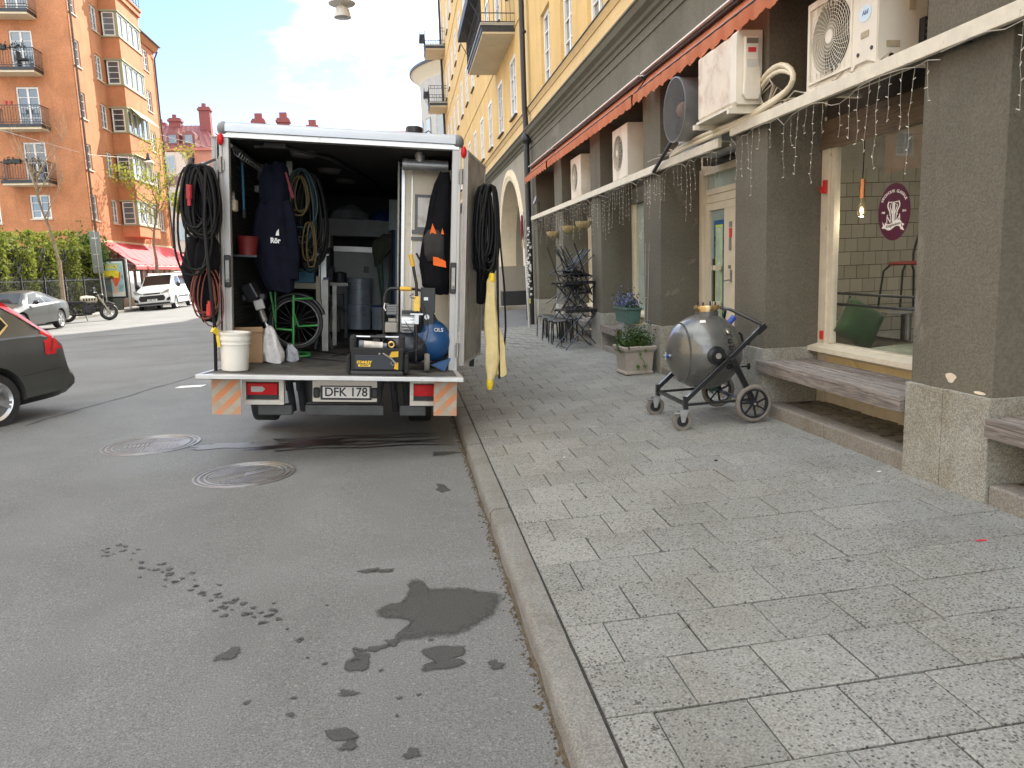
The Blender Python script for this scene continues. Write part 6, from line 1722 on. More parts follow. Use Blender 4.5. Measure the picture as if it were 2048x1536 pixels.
# green rack with a spoked wheel
green = mat('green_paint', (.05, .28, .07), .4, var=.15)
t = TT('wheel_rack', 'green tubular rack holding a spoked bicycle wheel in the truck', 'rack', (-.56, 1.0, .80))
q = MB(); q.tube([(-.02, -.15, .66), (-.03, -.15, .02), (.06, -.2, .015), (.14, -.15, .02), (.12, 0, .03), (.0, .1, .03)], .014, 8); q.tube([(-.02, -.15, .62), (.10, -.14, .63), (.16, -.05, .63)], .012, 8); q.tube([(-.2, -.14, .30), (-.02, -.15, .29)], .012, 8); q.tube([(-.26, -.13, .70), (-.2, -.15, .30), (-.21, -.15, .72)], .012, 8); q.tube([(-.02, -.15, .48), (.02, -.1, .33), (.22, -.05, .34)], .012, 8); q.build('frame', green, t, smooth=60)
q = MB(); Mw = Matrix.Translation((-.02, 0, .36)) @ Matrix.Rotation(PI / 2, 4, 'X'); q.tube([Mw @ Vector((.27 * math.cos(a), .27 * math.sin(a), 0)) for a in [2 * PI * k / 44 for k in range(44)]], .021, 8, closed=True); w_ = q.build('tyre', rubber, t, smooth=60)
q = MB(); q.tube([Mw @ Vector((.243 * math.cos(a), .243 * math.sin(a), 0)) for a in [2 * PI * k / 44 for k in range(44)]], .010, 6, closed=True)
for k in range(18):
    a = 2 * PI * k / 18; q.cyl(Mw @ Vector((.02 * math.cos(a + .9), .02 * math.sin(a + .9), .02 * (-1) ** k)), Mw @ Vector((.24 * math.cos(a), .24 * math.sin(a), 0)), .0022, n=4)
q.cyl(Mw @ Vector((0, 0, -.05)), Mw @ Vector((0, 0, .05)), .024, n=12); q.build('rim', mat('dull_rim', (.14, .14, .14), .5, .4), w_)
q = MB(); q.tube([Mw @ Vector((.31 * math.cos(a), .31 * math.sin(a), 0)) for a in [.3 + 2.4 * k / 14 for k in range(15)]], .022, 8); q.build('mudguard', black, t, smooth=60)
t = TT('red_tub', 'dark red plastic tub on a bracket on the left wall', 'tub', (-.94, .35, 1.86))
q = MB(); q.lathe([(.001, 0), (.085, 0), (.10, .17), (.105, .18), (.095, .18), (.08, .02), (.001, .02)], 24); q.build('tub', mat('red_plastic2', (.12, .008, .007), .5), t, smooth=40)
q = MB(); q.box(-.16, .1, -.1, .1, -.02, -.001); q.build('bracket', iron, t)
t = TT('blue_rod', 'thin blue rod with black grip hanging on the left wall', 'rod', (-1.0, .5, 2.3))
q = MB(); q.cyl((0, 0, .0), (-.01, 0, .45), .013, n=10); q.build('rod', mat('blue_rod', (.02, .12, .20), .4), t)
q = MB(); q.cyl((-.01, 0, .45), (-.012, 0, .58), .022, n=10); q.cyl((0, 0, -.08), (0, 0, .0), .02, n=10); q.build('grip', black, t)
t = TT('padlock', 'cream padlock hanging on the louvred left wall', 'padlock', (-1.055, .30, 2.27))
q = MB(); q.box(-.02, .03, -.06, .06, 0, .11); q.build('case', cream_paint, t, bevel=.012)
q = MB(); q.tube([(.0, -.03, .11), (0, -.03, .17), (0, 0, .19), (0, .03, .17), (0, .03, .11)], .008, 7); q.build('shackle', zinc, t, smooth=60)
t = TT('wall_heater', 'cream square heater panel with yellow centre high on the left', 'heater', (-.90, 1.6, 2.72))
q = MB(); q.box(-.17, .20, 0, .06, 0, .17); q.build('panel', mat('cream_heater', (.22, .20, .14), .5, var=.1), t, bevel=.01)
q = MB(); q.cyl((.0, -.006, .09), (.0, 0, .09), .055, n=20); q.build('emblem', mat('ochre_emblem', (.36, .27, .05), .5), t)
q = MB()
t = TT('hose_bundle', 'green and yellow hoses looped on a hook behind the navy jacket', 'hose', (-.50, 1.0, 2.78), 'coils of hose and cable on the truck')
coil(q, 0, 0, 0, .13, .75, 5, .011, 71, .1, .03); q.build('loops', mat('blue_green_hose', (.012, .035, .04), .4), t, smooth=60)
q = MB(); coil(q, -.02, -.05, -.08, .08, .42, 3, .011, 73, .05, .03); coil(q, .07, -.06, -.55, .05, .5, 3, .010, 75, .04, .03); q.build('yellow_loop', mat('ochre_hose', (.11, .075, .02), .5), t, smooth=60)
q = MB(); coil(q, .04, .1, -.04, .13, .95, 13, .013, 77, .2, .07); q.build('black_loop', hose_rubber, t, smooth=60)
t = TT('core_drill', 'black drilling machine with steel pole leaning at the left wall', 'drill', (-.93, .55, 1.25))
q = MB(); q.bar((-.06, 0, .32), (.03, -.02, .16), .14, .13); q.bar((-.12, .0, .18), (.12, 0, .2), .10, .07); q.build('motor', black, t, bevel=.02)
q = MB(); q.bar((.05, -.06, .17), (.08, -.06, .07), .10, .05); q.cyl((.05, 0, .12), (.11, 0, -.06), .03, n=10); q.build('gearbox', steel_dirty, t, bevel=.01)
q = MB(); q.cyl((.11, 0, -.06), (.24, 0, -.40), .012, n=8); q.cyl((.12, 0, -.08), (.15, 0, -.16), .024, n=10); q.build('pole', zinc, t, smooth=40)
t = TT('rig', 'steel drill rig with grey blue column standing mid truck', 'drill rig', (-.36, 1.75, .80))
q = MB(); q.box(-.03, .03, 0, .05, .45, 1.15); q.box(-.09, .06, -.01, .03, 1.1, 1.12); q.cyl((-.05, 0, .3), (-.05, 0, 1.18), .012, n=8); q.build('column', zinc, t)
q = MB(); q.box(.0, .07, -.06, .02, .62, .85); q.build('carriage', mat('slate_blue', (.06, .08, .14), .4), t, bevel=.01)
q = MB(); q.box(-.08, -.03, -.07, -.01, .60, .86); q.prism([(-.08, .60), (-.02, .60), (-.04, .35), (-.06, .35)], 'y', -.06, -.03); q.build('guide', mat('worn_ivory', (.40, .37, .28), .5), t)
q = MB(); q.bar((.0, 0, .45), (-.1, 0, 0), .03, .03); q.bar((.0, 0, .45), (.1, 0, 0), .03, .03); q.build('leg', iron, t)
t = TT('tool_crate', 'teal blue plastic crate on a low shelf behind the wheel rack', 'crate', (-.58, 1.75, 1.58))
q = MB(); q.box(-.18, .12, -.1, .2, 0, .16); q.box(-.19, .13, -.11, .21, .14, .165); q.build('crate', mat('teal_plastic', (.02, .12, .20), .4), t, bevel=.008)
q = MB(); q.box(-.22, .14, -.06, .2, -.07, -.002); q.build('shelf', mat('pale_shelf', (.30, .28, .22), .6), t)
drum = mat('slate_drum', (.40, .45, .52), .4, .2, var=.15, vs_=5, dirt=(.12, .12, .12), dirt_lo=.6, dirt_hi=.8)
pail('drum', 'upper grey blue paint drum of the stack at the back of the truck', (-.10, 4.35, 1.235), .185, .195, .385, drum, None, 'stacked grey blue drums')
pail('drum', 'lower grey blue paint drum of the stack at the back of the truck', (-.10, 4.35, .85), .185, .195, .385, drum, None, 'stacked grey blue drums')
pail('pail', 'pale blue pail with dark blue lid right of the drums', (.23, 4.3, .85), .13, .14, .36, mat('pale_pail', (.36, .42, .46), .4), mat('blue_lid', (.02, .05, .25), .4))
pail('bin', 'dull beige bin left of the drums', (-.46, 4.1, .82), .10, .115, .42, mat('dull_beige', (.28, .25, .22), .6, var=.2))
t = TT('tarpaulin', 'olive tarpaulin and straps hanging from a pole on the right', 'tarpaulin', (.28, 3.6, 2.2))
q = MB(); drape(q, [(.1, 0, .05, .12, .05), (.03, 0, -.05, .17, .08), (-.03, 0, -.2, .12, .08), (-.08, 0, -.34, .05, .05), (-.1, 0, -.4, .02, .03)], 22, 81, .2); q.build('cloth', mat('olive_tarp', (.07, .075, .05), .8, var=.3, vs_=7, bmp=.4, bs_=18), t, smooth=60)
q = MB(); drape(q, [(.15, 0, -.1, .05, .05), (.15, 0, -.5, .07, .06), (.13, 0, -.9, .09, .06), (.1, 0, -1.2, .08, .06)], 18, 83, .15); q.build('fold', mat('grey_tarp', (.10, .105, .09), .8, var=.3, vs_=7, bmp=.4, bs_=18), t, smooth=60)
q = MB(); q.tube([(-.08, -.06, -.3), (-.03, -.08, -.7), (.0, -.08, -.95), (.08, -.1, -1.25)], .016, 6); q.tube([(-.02, -.08, -.3), (.02, -.09, -.9)], .014, 6); q.build('strap', mat('dark_green_strap', (.02, .06, .03), .6), t)
t = TT('plastic_bundle', 'pale plastic wrapped bundle lying on the high shelf', 'bundle', (-.25, 4.5, 2.48))
q = MB(); drape(q, [(0, 0, .22, .12, .1), (0, 0, .14, .28, .2), (0, 0, 0, .34, .25)], 24, 85, .1); q.build('wrap', mat('pale_wrap', (.22, .23, .24), .35, var=.3, vs_=6, bmp=.5, bs_=15), t, smooth=60)
t = TT('plastic_bundle', 'blue plastic wrapped bundle on the high shelf at right', 'bundle', (.25, 4.4, 2.48))
q = MB(); drape(q, [(0, 0, .16, .08, .1), (0, 0, .1, .16, .16), (0, 0, 0, .18, .2)], 22, 87, .12); q.build('wrap', mat('blue_wrap', (.02, .04, .16), .4, var=.3, vs_=6, bmp=.5, bs_=15), t, smooth=60)
t = TT('work_bench', 'cluttered dark steel bench with machine parts left of the drums', 'bench', (-.45, 3.4, .80))
q = MB(); q.box(-.16, .26, -.1, .5, .72, .76); q.build('top', steel_dirty, t)
for x in (-.14, .23):
    q = MB(); q.box(x - .02, x + .02, -.08, -.04, 0, .72); q.build('leg', iron, t)
q = MB(); q.box(-.12, .05, 0, .3, .76, .98); q.bar((.0, -.05, .5), (.24, -.08, .38), .05, .05); q.box(-.1, .2, -.04, .2, .42, .60); q.lathe([(.09, 0), (.09, .14), (.001, .16)], 14, Matrix.Translation((.14, .1, .76))); q.build('machine', iron, t, bevel=.01)
t = TT('grey_case', 'grey storage cases stacked behind the drill rig', 'case', (-.55, 2.9, 1.75))
q = MB(); q.box(-.2, .12, 0, .4, 0, .26); q.build('case', mat('case_grey', (.16, .16, .16), .6, var=.2), t, bevel=.01)
q = MB(); q.box(-.1, .16, .02, .4, .265, .44); q.build('lid_case', mat('case_grey2', (.22, .215, .2), .6, var=.2), t, bevel=.01)

# compressor
cp = TT('air_compressor', 'wheeled air compressor with blue tank and yellow gripped handle', 'compressor', (.68, .0, .80))
bluet = mat('blue_tank_paint', (.006, .06, .18), .35, var=.12, coat=.3)
q = MB(); My = Matrix.Translation((.16, .12, .28)) @ Matrix.Rotation(PI / 2, 4, 'X'); q.lathe([(.001, -.42), (.09, -.40), (.17, -.34), (.205, -.25), (.205, .12), (.17, .19), (.09, .23), (.001, .24)], 30, My); q.build('tank', bluet, cp, smooth=60)
q = MB(); q.prism([(.16, .06), (.30, .0), (.36, .13), (.27, .1)], 'y', -.14, -.11); q.prism([(.16, .06), (.30, .0), (.36, .13), (.27, .1)], 'y', .35, .38); q.each('tank_foot', bluet, cp)
text('OLS', 'lettering', wprint, .05, cp, at(.235, -.122, .40), extrude=.002)
q = MB(); My = Matrix.Translation((-.06, 0, .22)) @ Matrix.Rotation(PI / 2, 4, 'Y'); q.lathe([(.001, -.2), (.11, -.19), (.145, -.13), (.145, .13), (.11, .19), (.001, .2)], 24, My); q.build('lower_tank', mat('black_tank', (.022, .025, .035), .35), cp, smooth=60)
q = MB(); Mx = Matrix.Translation((-.05, -.02, .46)) @ Matrix.Rotation(PI / 2, 4, 'Y'); q.cyl((-.12, -.02, .46), (.0, -.02, .46), .085, n=24)
for k in range(16):
    a = 2 * PI * k / 16; q.box(-.115, .0, -.02 - .006, -.02 + .006, .46 + .08, .46 + .098, Matrix.Translation((0, -.02, .46)) @ Matrix.Rotation(a, 4, 'X') @ Matrix.Translation((0, .02, -.46)))
q.build('motor', mat('cast_alu', (.60, .60, .60), .35, .8, var=.2), cp, smooth=40)
q = MB(); q.cyl((.0, -.02, .47), (.05, -.02, .47), .11, n=24); q.box(-.12, .03, -.1, .06, .545, .575); q.lathe([(.13, 0), (.14, .03), (.10, .06), (.001, .06)], 24, Matrix.Translation((.03, .0, .47)) @ Matrix.Rotation(PI / 2, 4, 'Y')); q.build('motor_cover', black, cp, smooth=40)
q = MB(); q.box(-.28, -.16, -.08, .05, .36, .46); q.box(-.25, -.17, -.075, .04, .46, .50); q.build('pump_block', mat('grey_cast', (.33, .31, .27), .5, .5, var=.25), cp, bevel=.01)
q = MB(); q.box(-.265, -.165, -.09, .05, .53, .63)
for k in range(4): q.box(-.272, -.158, -.097, .057, .54 + k * .025, .55 + k * .025)
q.build('cylinder_head', mat('dark_alu', (.16, .16, .16), .4, .7), cp, bevel=.006)
q = MB(); q.tube([(-.25, -.06, .63), (-.28, -.08, .64), (-.29, -.09, .60), (-.27, -.1, .57)], .009, 7); q.build('pipe', zinc, cp, smooth=60)
q = MB(); q.box(.06, .20, -.06, .08, .56, .80); q.box(.07, .19, -.07, -.06, .42, .58); q.build('pressure_switch', black, cp, bevel=.015)
q = MB(); q.box(.09, .13, -.075, -.06, .68, .71); q.cyl((.12, -.09, .52), (.12, -.06, .52), .025, n=12); q.build('gauge', zinc, cp)
q = MB(); q.tube([(-.29, -.05, .12), (-.29, -.05, .70), (-.27, -.05, .76), (-.23, -.05, .785), (.02, -.05, .785), (.06, -.05, .77)], .014, 8); q.tube([(.02, -.2, .1), (.02, -.2, .58), (.015, -.2, .84), (-.005, -.2, .93), (-.025, -.2, 1.04)], .014, 8); q.build('handle_tube', black_metal, cp, smooth=60)
yg_ = mat('yellow_grip', (.72, .42, .04), .5, var=.1)
q = MB(); q.cyl((-.14, -.05, .785), (-.03, -.05, .785), .021, n=12); q.cyl((-.018, -.2, 1.0), (-.045, -.2, 1.11), .02, n=12); q.build('grip', yg_, cp, smooth=40)
q = MB(); q.box(-.01, .05, -.23, -.17, .58, .72); q.build('yellow_clamp', mat('yellow_clamp', (.78, .52, .10), .5, var=.15, vs_=20), cp, bevel=.006)
q = MB(); q.box(-.04, .08, -.22, -.18, .545, .56); q.box(.0, .04, -.225, -.17, .46, .55); q.build('lever', zinc, cp)
q = MB(); q.cyl((.10, -.20, .09), (.15, -.20, .09), .09, n=24); q.build('wheel', grey_rubber, cp, bevel=.012)
q = MB(); q.tube([(.0, -.22, .75), (-.06, -.23, .72), (-.03, -.24, .70), (.03, -.22, .71)], .006, 6); q.tube([(.05, -.2, .7), (.14, -.24, .5), (.13, -.26, .3), (.02, -.28, .2), (-.12, -.26, .18)], .006, 6); q.tube([(-.1, -.2, .5), (-.03, -.23, .4), (.02, -.22, .32)], .005, 6); q.build('cable', black, cp, smooth=60, subsurf=1)
q = MB(); q.bar((-.1, -.1, .12), (-.1, -.1, .0), .04, .04); q.bar((-.2, .1, .07), (.14, -.1, .07), .03, .03); q.build('foot', iron, cp)
t = TT('plastic_lever', 'short black stick leaning at the cream cabinet behind the compressor', 'stick', (.70, .54, 1.84))
q = MB(); q.cyl((0, 0, .10), (.09, 0, -.06), .011, n=8); q.build('stick', black, t)
# tool bag
tb2 = TT('tool_bag', 'open black tool bag with yellow print and steel carrying bar on the tail lift', 'tool bag', (.345, -.40, .80))
bagm = mat('bag_nylon', (.018, .018, .02), .8, var=.3, vs_=12, bmp=.3, bs_=60)
q = MB(); q.box(-.24, .24, -.13, .14, 0, .05); q.build('base', mat('bag_base', (.02, .02, .022), .5), tb2, bevel=.02)
q = MB(); q.prism([(-.23, .05), (.23, .05), (.235, .255), (-.235, .255)], 'y', -.13, -.105); q.prism([(-.23, .05), (.23, .05), (.235, .24), (-.235, .24)], 'y', .115, .14); q.box(-.235, -.21, -.105, .115, .05, .25); q.box(.21, .235, -.105, .115, .05, .25); q.build('body', bagm, tb2, bevel=.01)
q = MB(); q.box(-.25, -.19, -.08, .09, .2, .36); q.box(.19, .25, -.08, .09, .2, .37); q.box(-.28, -.24, -.1, .1, .02, .18); q.box(.24, .285, -.1, .1, .02, .2); q.each('side_pocket', bagm, tb2, bevel=.02)
q = MB(); q.cyl((-.2, 0, .345), (.2, 0, .345), .011, n=10); q.build('carry_bar', zinc, tb2, smooth=40)
q = MB(); q.cyl((-.07, 0, .345), (.07, 0, .345), .017, n=10); q.build('bar_sleeve', black, tb2, smooth=40)
q = MB(); q.box(-.2, .15, -.142, -.131, .06, .19); q.build('front_pocket', mat('bag_panel', (.02, .025, .035), .5), tb2, bevel=.006)
text('STANLEY', 'lettering', mat('yellow_print', (.80, .52, .03), .5), .034, tb2, at(-.115, -.1432, .125), bold=.0015, sx=.95)
q = MB(); q.box(-.17, -.06, -.1445, -.1425, .086, .106); q.build('print_bar', mat('yellow_print2', (.80, .52, .03), .5), tb2)
text('FATMAX', 'lettering', black, .016, tb2, at(-.115, -.1450, .096), bold=.0006, sx=1.2)
q = MB(); q.prism([(.10, .17), (.19, .18), (.19, .23), (.13, .225)], 'y', -.150, -.142); q.prism([(.15, .07), (.19, .06), (.19, .13), (.16, .12)], 'y', -.150, -.142); q.each('yellow_panel', mat('yellow_cloth', (.62, .38, .03), .7, var=.2), tb2)
q = MB(); q.tube([(.05, -.146, .21), (.12, -.15, .17), (.17, -.15, .12)], .008, 6); q.tube([(.14, -.15, .10), (.12, -.15, .12), (.14, -.15, .14), (.16, -.15, .12), (.14, -.15, .10)], .004, 5); q.cyl((.02, -.15, .205), (.02, -.14, .205), .009, n=10); q.build('strap', steel_dirty, tb2)
t = TT('pump_fitting', 'pale taped cylinder with grey end lying in the tool bag', 'tool', (.28, -.40, 1.08))
q = MB(); q.cyl((-.06, -.06, 0), (.11, -.05, -.01), .034, n=18); q.build('taped_body', mat('taped_white', (.55, .52, .47), .6, var=.3, vs_=14), t, smooth=40)
q = MB(); q.cyl((-.10, -.06, 0), (-.06, -.06, 0), .038, n=18); q.cyl((.11, -.05, -.01), (.15, -.05, -.01), .025, n=14); q.each('end_cap', mat('slate_cap', (.14, .16, .19), .5), t, smooth=40)
t = TT('brass_fitting', 'small brass hose fitting standing in the tool bag', 'fitting', (.47, -.42, 1.08))
q = MB(); q.tube([(.025 * math.cos(a), -.03, .025 * math.sin(a)) for a in [2 * PI * k / 16 for k in range(16)]], .011, 8, closed=True); q.cyl((0, 0, -.1), (0, 0, -.02), .014, n=10); q.build('ring', mat('brass2', (.60, .40, .16), .3, .9), t, smooth=50)
t = TT('hand_tool', 'black cordless tool lying in the tool bag', 'tool', (.40, -.36, 1.09))
q = MB(); q.tube([(-.1, 0, .0), (-.06, 0, .06), (.02, 0, .06), (.09, 0, .0), (.09, 0, -.08)], .02, 8); q.box(-.1, -.04, -.03, .03, -.03, .05); q.build('body', black, t, smooth=60)
q = MB()
random.seed(17)
for k in range(7): q.tube([(random.uniform(-1.0, .6), random.uniform(.2, 2.5), .806), (random.uniform(-1.0, .6), random.uniform(.2, 2.5), .806), (random.uniform(-1, .6), random.uniform(.2, 2.5), .806)], .006, 5)
o = q.build('cable', black, None, smooth=60); o.matrix_basis = TM; tag(o, 'loose black cables trailing over the truck floor', 'cables')
# ------------------------------------------------------------------ orange apartment house on the left
OX, OY = -17.0, 45.7
oh = thing('apartment_house', 'orange plastered apartment house with iron balconies and a stacked bay', 'building', (-22, 52, 0))
def O(mb, name, m, par=None, **k): return mb.build(name, m, par or oh, world=True, **k)
def O_each(mb, name, m, **k): return mb.each(name, m, oh, world=True, **k)
rows = [5.10 + 2.74 * k for k in range(6)]
fl_h = []
for z in rows:
    fl_h += [(45.98, 46.88, z, z + 1.40), (49.05, 50.05, z, z + 1.40)]
    if z < 17: fl_h.append((58.0, 59.1, z, z + 1.40))
fl_h = [h for h in fl_h if h[3] < 20.5]
q = MB(); wall_holes(q, lambda u, v: (OX, u, v), OY, 54.6, 4.0, 21.3, [h for h in fl_h if h[0] < 54], .18, (-1, 0, 0))
wall_holes(q, lambda u, v: (OX, u, v), 54.6, 60.6, 4.0, 18.1, [h for h in fl_h if h[0] > 54], .18, (-1, 0, 0))
fr_h = []
for k in range(6):
    zb = 7.12 + 2.86 * k
    if zb < 20: fr_h += [(-20.02, -18.88, zb, zb + 2.12), (-24.4, -23.2, zb + .65, zb + 2.1)]
fr_h += [(-20.02, -18.98, 5.2, 6.48), (-24.4, -23.2, 5.2, 6.48), (-22.4, -21.55, 5.0, 6.4)]
wall_holes(q, lambda u, v: (u, OY, v), -32, OX, 0, 21.3, fr_h, .18, (0, 1, 0))
q.box(-32, OX - .3, OY + .3, 54.6, 0, 21.2); q.box(-32, OX - .3, 54.6, 60.6, 0, 18)
O(q, 'wall', orange)
q = MB(); q.box(OX - .25, OX + .012, OY + .012, 60.6, 0, 4.05); q.box(-32, OX - .01, OY - .01, OY + .2, 0, .9); O(q, 'ground_floor_wall', mat('cream_base', (.70, .55, .36), .85, var=.1, vs_=2))
for h in fl_h: window_x(oh, OX, *h, rec=.06, cols=2, rows=3, sgn=-1, fw=.09)
for h in fr_h: window_y(oh, OY, *h, rec=.06, cols=2, rows=3 if h[3] - h[2] < 1.6 else 4, fw=.09)
q = MB()
for h in fl_h: q.box(OX, OX + .06, h[0] - .06, h[1] + .06, h[2] - .07, h[2] - .01)
for h in fr_h: q.box(h[0] - .06, h[1] + .06, OY - .06, OY, h[2] - .07, h[2] - .01)
O_each(q, 'window_sill', mat('pale_sill', (.55, .50, .42), .7))
# bay with five storeys of windows
bay_p = orange
b0, b1, bx_ = 50.45, 54.45, OX + 1.0
sage = mat('sage_paint', (.30, .30, .17), .5, var=.06)
for k, z in enumerate(rows[:5]):
    q = MB(); q.box(OX, bx_, b0, b1, z + 1.42, z + 2.66); O(q, 'bay_panel', orange)
    q = MB(); q.box(OX, bx_ + .05, b0 - .05, b1 + .05, z + 1.36, z + 1.44); q.box(OX, bx_ + .06, b0 - .06, b1 + .06, z - .10, z - .02); q.box(OX + .02, bx_ - .25, b0 + .25, b1 - .25, z - .05, z + 1.4); q.box(bx_ - .16, bx_, b0, b0 + .16, z - .02, z + 1.36); q.box(bx_ - .16, bx_, b1 - .16, b1, z - .02, z + 1.36)
    for yy in (b0 + 1.0, b0 + 1.95, b0 + 2.9): q.box(bx_ - .12, bx_ - .01, yy - .05, yy + .05, z - .02, z + 1.36)
    O(q, 'bay_frame', sage)
    for (ya, yb) in ((b0 + .18, b0 + .94), (b0 + 1.06, b0 + 1.89), (b0 + 2.01, b0 + 2.84), (b0 + 2.96, b1 - .18)): window_x(oh, bx_, ya, yb, z, z + 1.34, rec=.03, cols=1, rows=1, sgn=-1, fw=.09)
    window_y(oh, b0, OX + .12, bx_ - .18, z, z + 1.34, rec=.03, cols=1, rows=4, fw=.07)
q = MB(); q.box(OX, bx_, b0, b1, 4.35, 5.0); O(q, 'bay_panel', orange)
q = MB(); q.box(OX, bx_ + .12, b0 - .12, b1 + .12, 18.30, 18.62); q.box(OX, bx_ + .2, b0 - .2, b1 + .2, 18.62, 18.75); q.prism([(OX - .01, 17.75), (OX + .1, 17.75), (OX + .32, 18.02), (OX + .36, 18.14), (OX - .01, 18.2)], 'y', b1, 60.7); O(q, 'eaves_cornice', orange)
q = MB(); q.prism([(OX + .4, 18.14), (OX + .42, 18.24), (OX - 4, 20.6), (OX - 8, 18.2)], 'y', 54.62, 60.75); q.box(OX - .3, OX + .5, 54.7, 60.75, 18.12, 18.2); q.prism([(OX + .3, 21.3), (OX + .3, 21.4), (OX - 7.5, 25), (-32, 21.3)], 'y', 45.4, 54.62); O(q, 'roof', iron)
q = MB()
for (A, B) in (((OX, b0 - .1), (bx_ + .1, b0 - .1)), ((bx_ + .1, b0 - .1), (bx_ + .1, b1 + .1))):
    for z in (18.95, 19.35, 19.72): q.bar((*A, z), (*B, z), .035, .035)
    L = math.dist(A, B); n = int(L / .5)
    for i in range(n + 1): q.bar((A[0] + (B[0] - A[0]) * i / n, A[1] + (B[1] - A[1]) * i / n, 18.75), (A[0] + (B[0] - A[0]) * i / n, A[1] + (B[1] - A[1]) * i / n, 19.72), .03, .03)
O(q, 'roof_railing', iron)
q = MB(); q.cyl((OX + .1, OY + .22, .1), (OX + .1, OY + .22, 21), .06, n=8); q.tube([(OX + .08, 60.4, .1), (OX + .08, 60.4, 17.3), (OX + .3, 60.45, 17.8)], .06, 8); O_each(q, 'rain_pipe', mat('brown_pipe', (.09, .06, .045), .5), smooth=40)
# window awning on the bay
q = MB(); q.grid(lambda u, v: (bx_ + .04 + .62 * v, b0 + .4 + 3.55 * u, rows[2] + 1.5 - .62 * v), 8, 2); O(q, 'window_awning', mat('sage_cloth', (.42, .43, .22), .8, var=.06), solid=.02)
q = MB(); q.grid(lambda u, v: (bx_ + .04 + .2 * v, b0 + .3 + 3.55 * u, rows[1] + 1.5 - .14 * v), 8, 2); O(q, 'window_awning', mat('sage_cloth2', (.42, .43, .22), .8, var=.06), solid=.02)
# balconies on the front, each a thing
for k in range(4):
    zb = 7.0 + 2.86 * k
    lab = ('lowest iron balcony on the orange house, with dark plants', 'second lowest iron balcony on the orange house, two red pots on its rail', 'third iron balcony on the orange house, with dark chairs and planters', 'topmost iron balcony on the orange house, cut by the frame')[k]
    t = thing('balcony', lab, 'balcony', (-19.65, OY - .5, zb), group='balconies on the orange house')
    x0, x1, y0 = -20.85, -18.5, OY - 1.05
    q = MB(); q.box(x0 + .05, x1 - .05, y0 + .05, OY, zb - .10, zb); q.build('soffit', cream_plaster, t, world=True)
    q = MB(); q.box(x0, x1, y0, OY, zb, zb + .16); q.build('slab', iron, t, world=True)
    q = MB(); z0, z1 = zb + .24, zb + 1.10
    for (A, B) in (((x0, OY), (x0, y0)), ((x0, y0), (x1, y0)), ((x1, y0), (x1, OY))):
        for z in (z0, z1): q.bar((*A, z), (*B, z), .035, .035)
        L = math.dist(A, B); n = int(L / .13)
        for i in range(n + 1):
            px, py = A[0] + (B[0] - A[0]) * i / n, A[1] + (B[1] - A[1]) * i / n
            q.bar((px, py, z0), (px, py, z1), .016, .016)
            if i < n and i % 2 == 0:
                p2 = (A[0] + (B[0] - A[0]) * (i + 1) / n, A[1] + (B[1] - A[1]) * (i + 1) / n)
                for dz in (.12, .74): q.bar((px, py, z0 + dz), (*p2, z0 + dz), .016, .016)
    q.build('railing', iron, t, world=True)
    q = MB()
    if k == 1:
        for dx in (.75, 1.0): q.lathe([(.06, 0), (.09, .2), (.001, .2)], 12, Matrix.Translation((x0 + dx, y0, z1 + .0)))
        q.build('red_pot', mat('red_pot', (.45, .06, .05), .5), t, world=True)
    elif k in (0, 2):
        q.box(x0 + .3, x0 + 1.1, y0 - .12, y0 + .08, z1 - .10, z1 + .10); q.box(x1 - .9, x1 - .45, y0 + .2, y0 + .6, zb + .55, zb + .62); q.box(x1 - .9, x1 - .84, y0 + .2, y0 + .6, zb + .2, zb + 1.0)
        leaves(q, 160, lambda: (random.uniform(x0 + .3, x1 - .3), y0 + random.gauss(.05, .1), z1 + random.gauss(.05, .08)), .04, .09)
        q.build('planter', mat('dark_planter', (.03, .035, .03), .7), t, world=True, recalc=False)
# cafe front below the flank: dark glazing, brown posts, big red awning
q = MB(); q.box(OX + .014, OX + .05, 46.6, 60.2, .5, 3.3); cf = O(q, 'cafe_glazing', far_glass)
q = MB()
for i in range(12): q.box(OX + .02, OX + .12, 46.6 + i * 1.23, 46.72 + i * 1.23, .1, 3.4)
q.box(OX + .02, OX + .14, 46.6, 60.2, .1, .6); q.box(OX + .02, OX + .10, 46.6, 60.2, 2.3, 2.42); O(q, 'cafe_frame', wood_mat('cafe_wood', (.20, .12, .06), (.36, .24, .13)))
ca = thing('cafe_awning', 'big faded red awning over the cafe on the orange house', 'awning', (-16, 53, 2.4))
q = MB(); q.grid(lambda u, v: (OX + .06 + 1.75 * v, 46.6 + 14 * u, 3.92 - 1.38 * v + .05 * math.sin(u * 70) * v), 90, 4); q.build('canopy', mat('faded_red_cloth', (.60, .07, .08), .8, var=.25, vs_=4), ca, world=True, solid=.015)
q = MB(); q.grid(lambda u, v: (OX + 1.815, 46.6 + 14 * u, 2.54 - .22 * v - .03 * abs(math.sin(u * 90))), 120, 1); q.build('valance', mat('faded_red_cloth2', (.58, .07, .08), .8, var=.2), ca, world=True, solid=.01)
q = MB(); q.tube([(OX + 1.8, 46.6, 2.5), (OX + 1.8, 60.6, 2.5)], .025, 6)
for yy in (47.5, 53, 59): q.tube([(OX + .1, yy, 2.9), (OX + 1.8, yy, 2.5)], .02, 6)
q.build('front_bar', white_paint, ca, world=True)

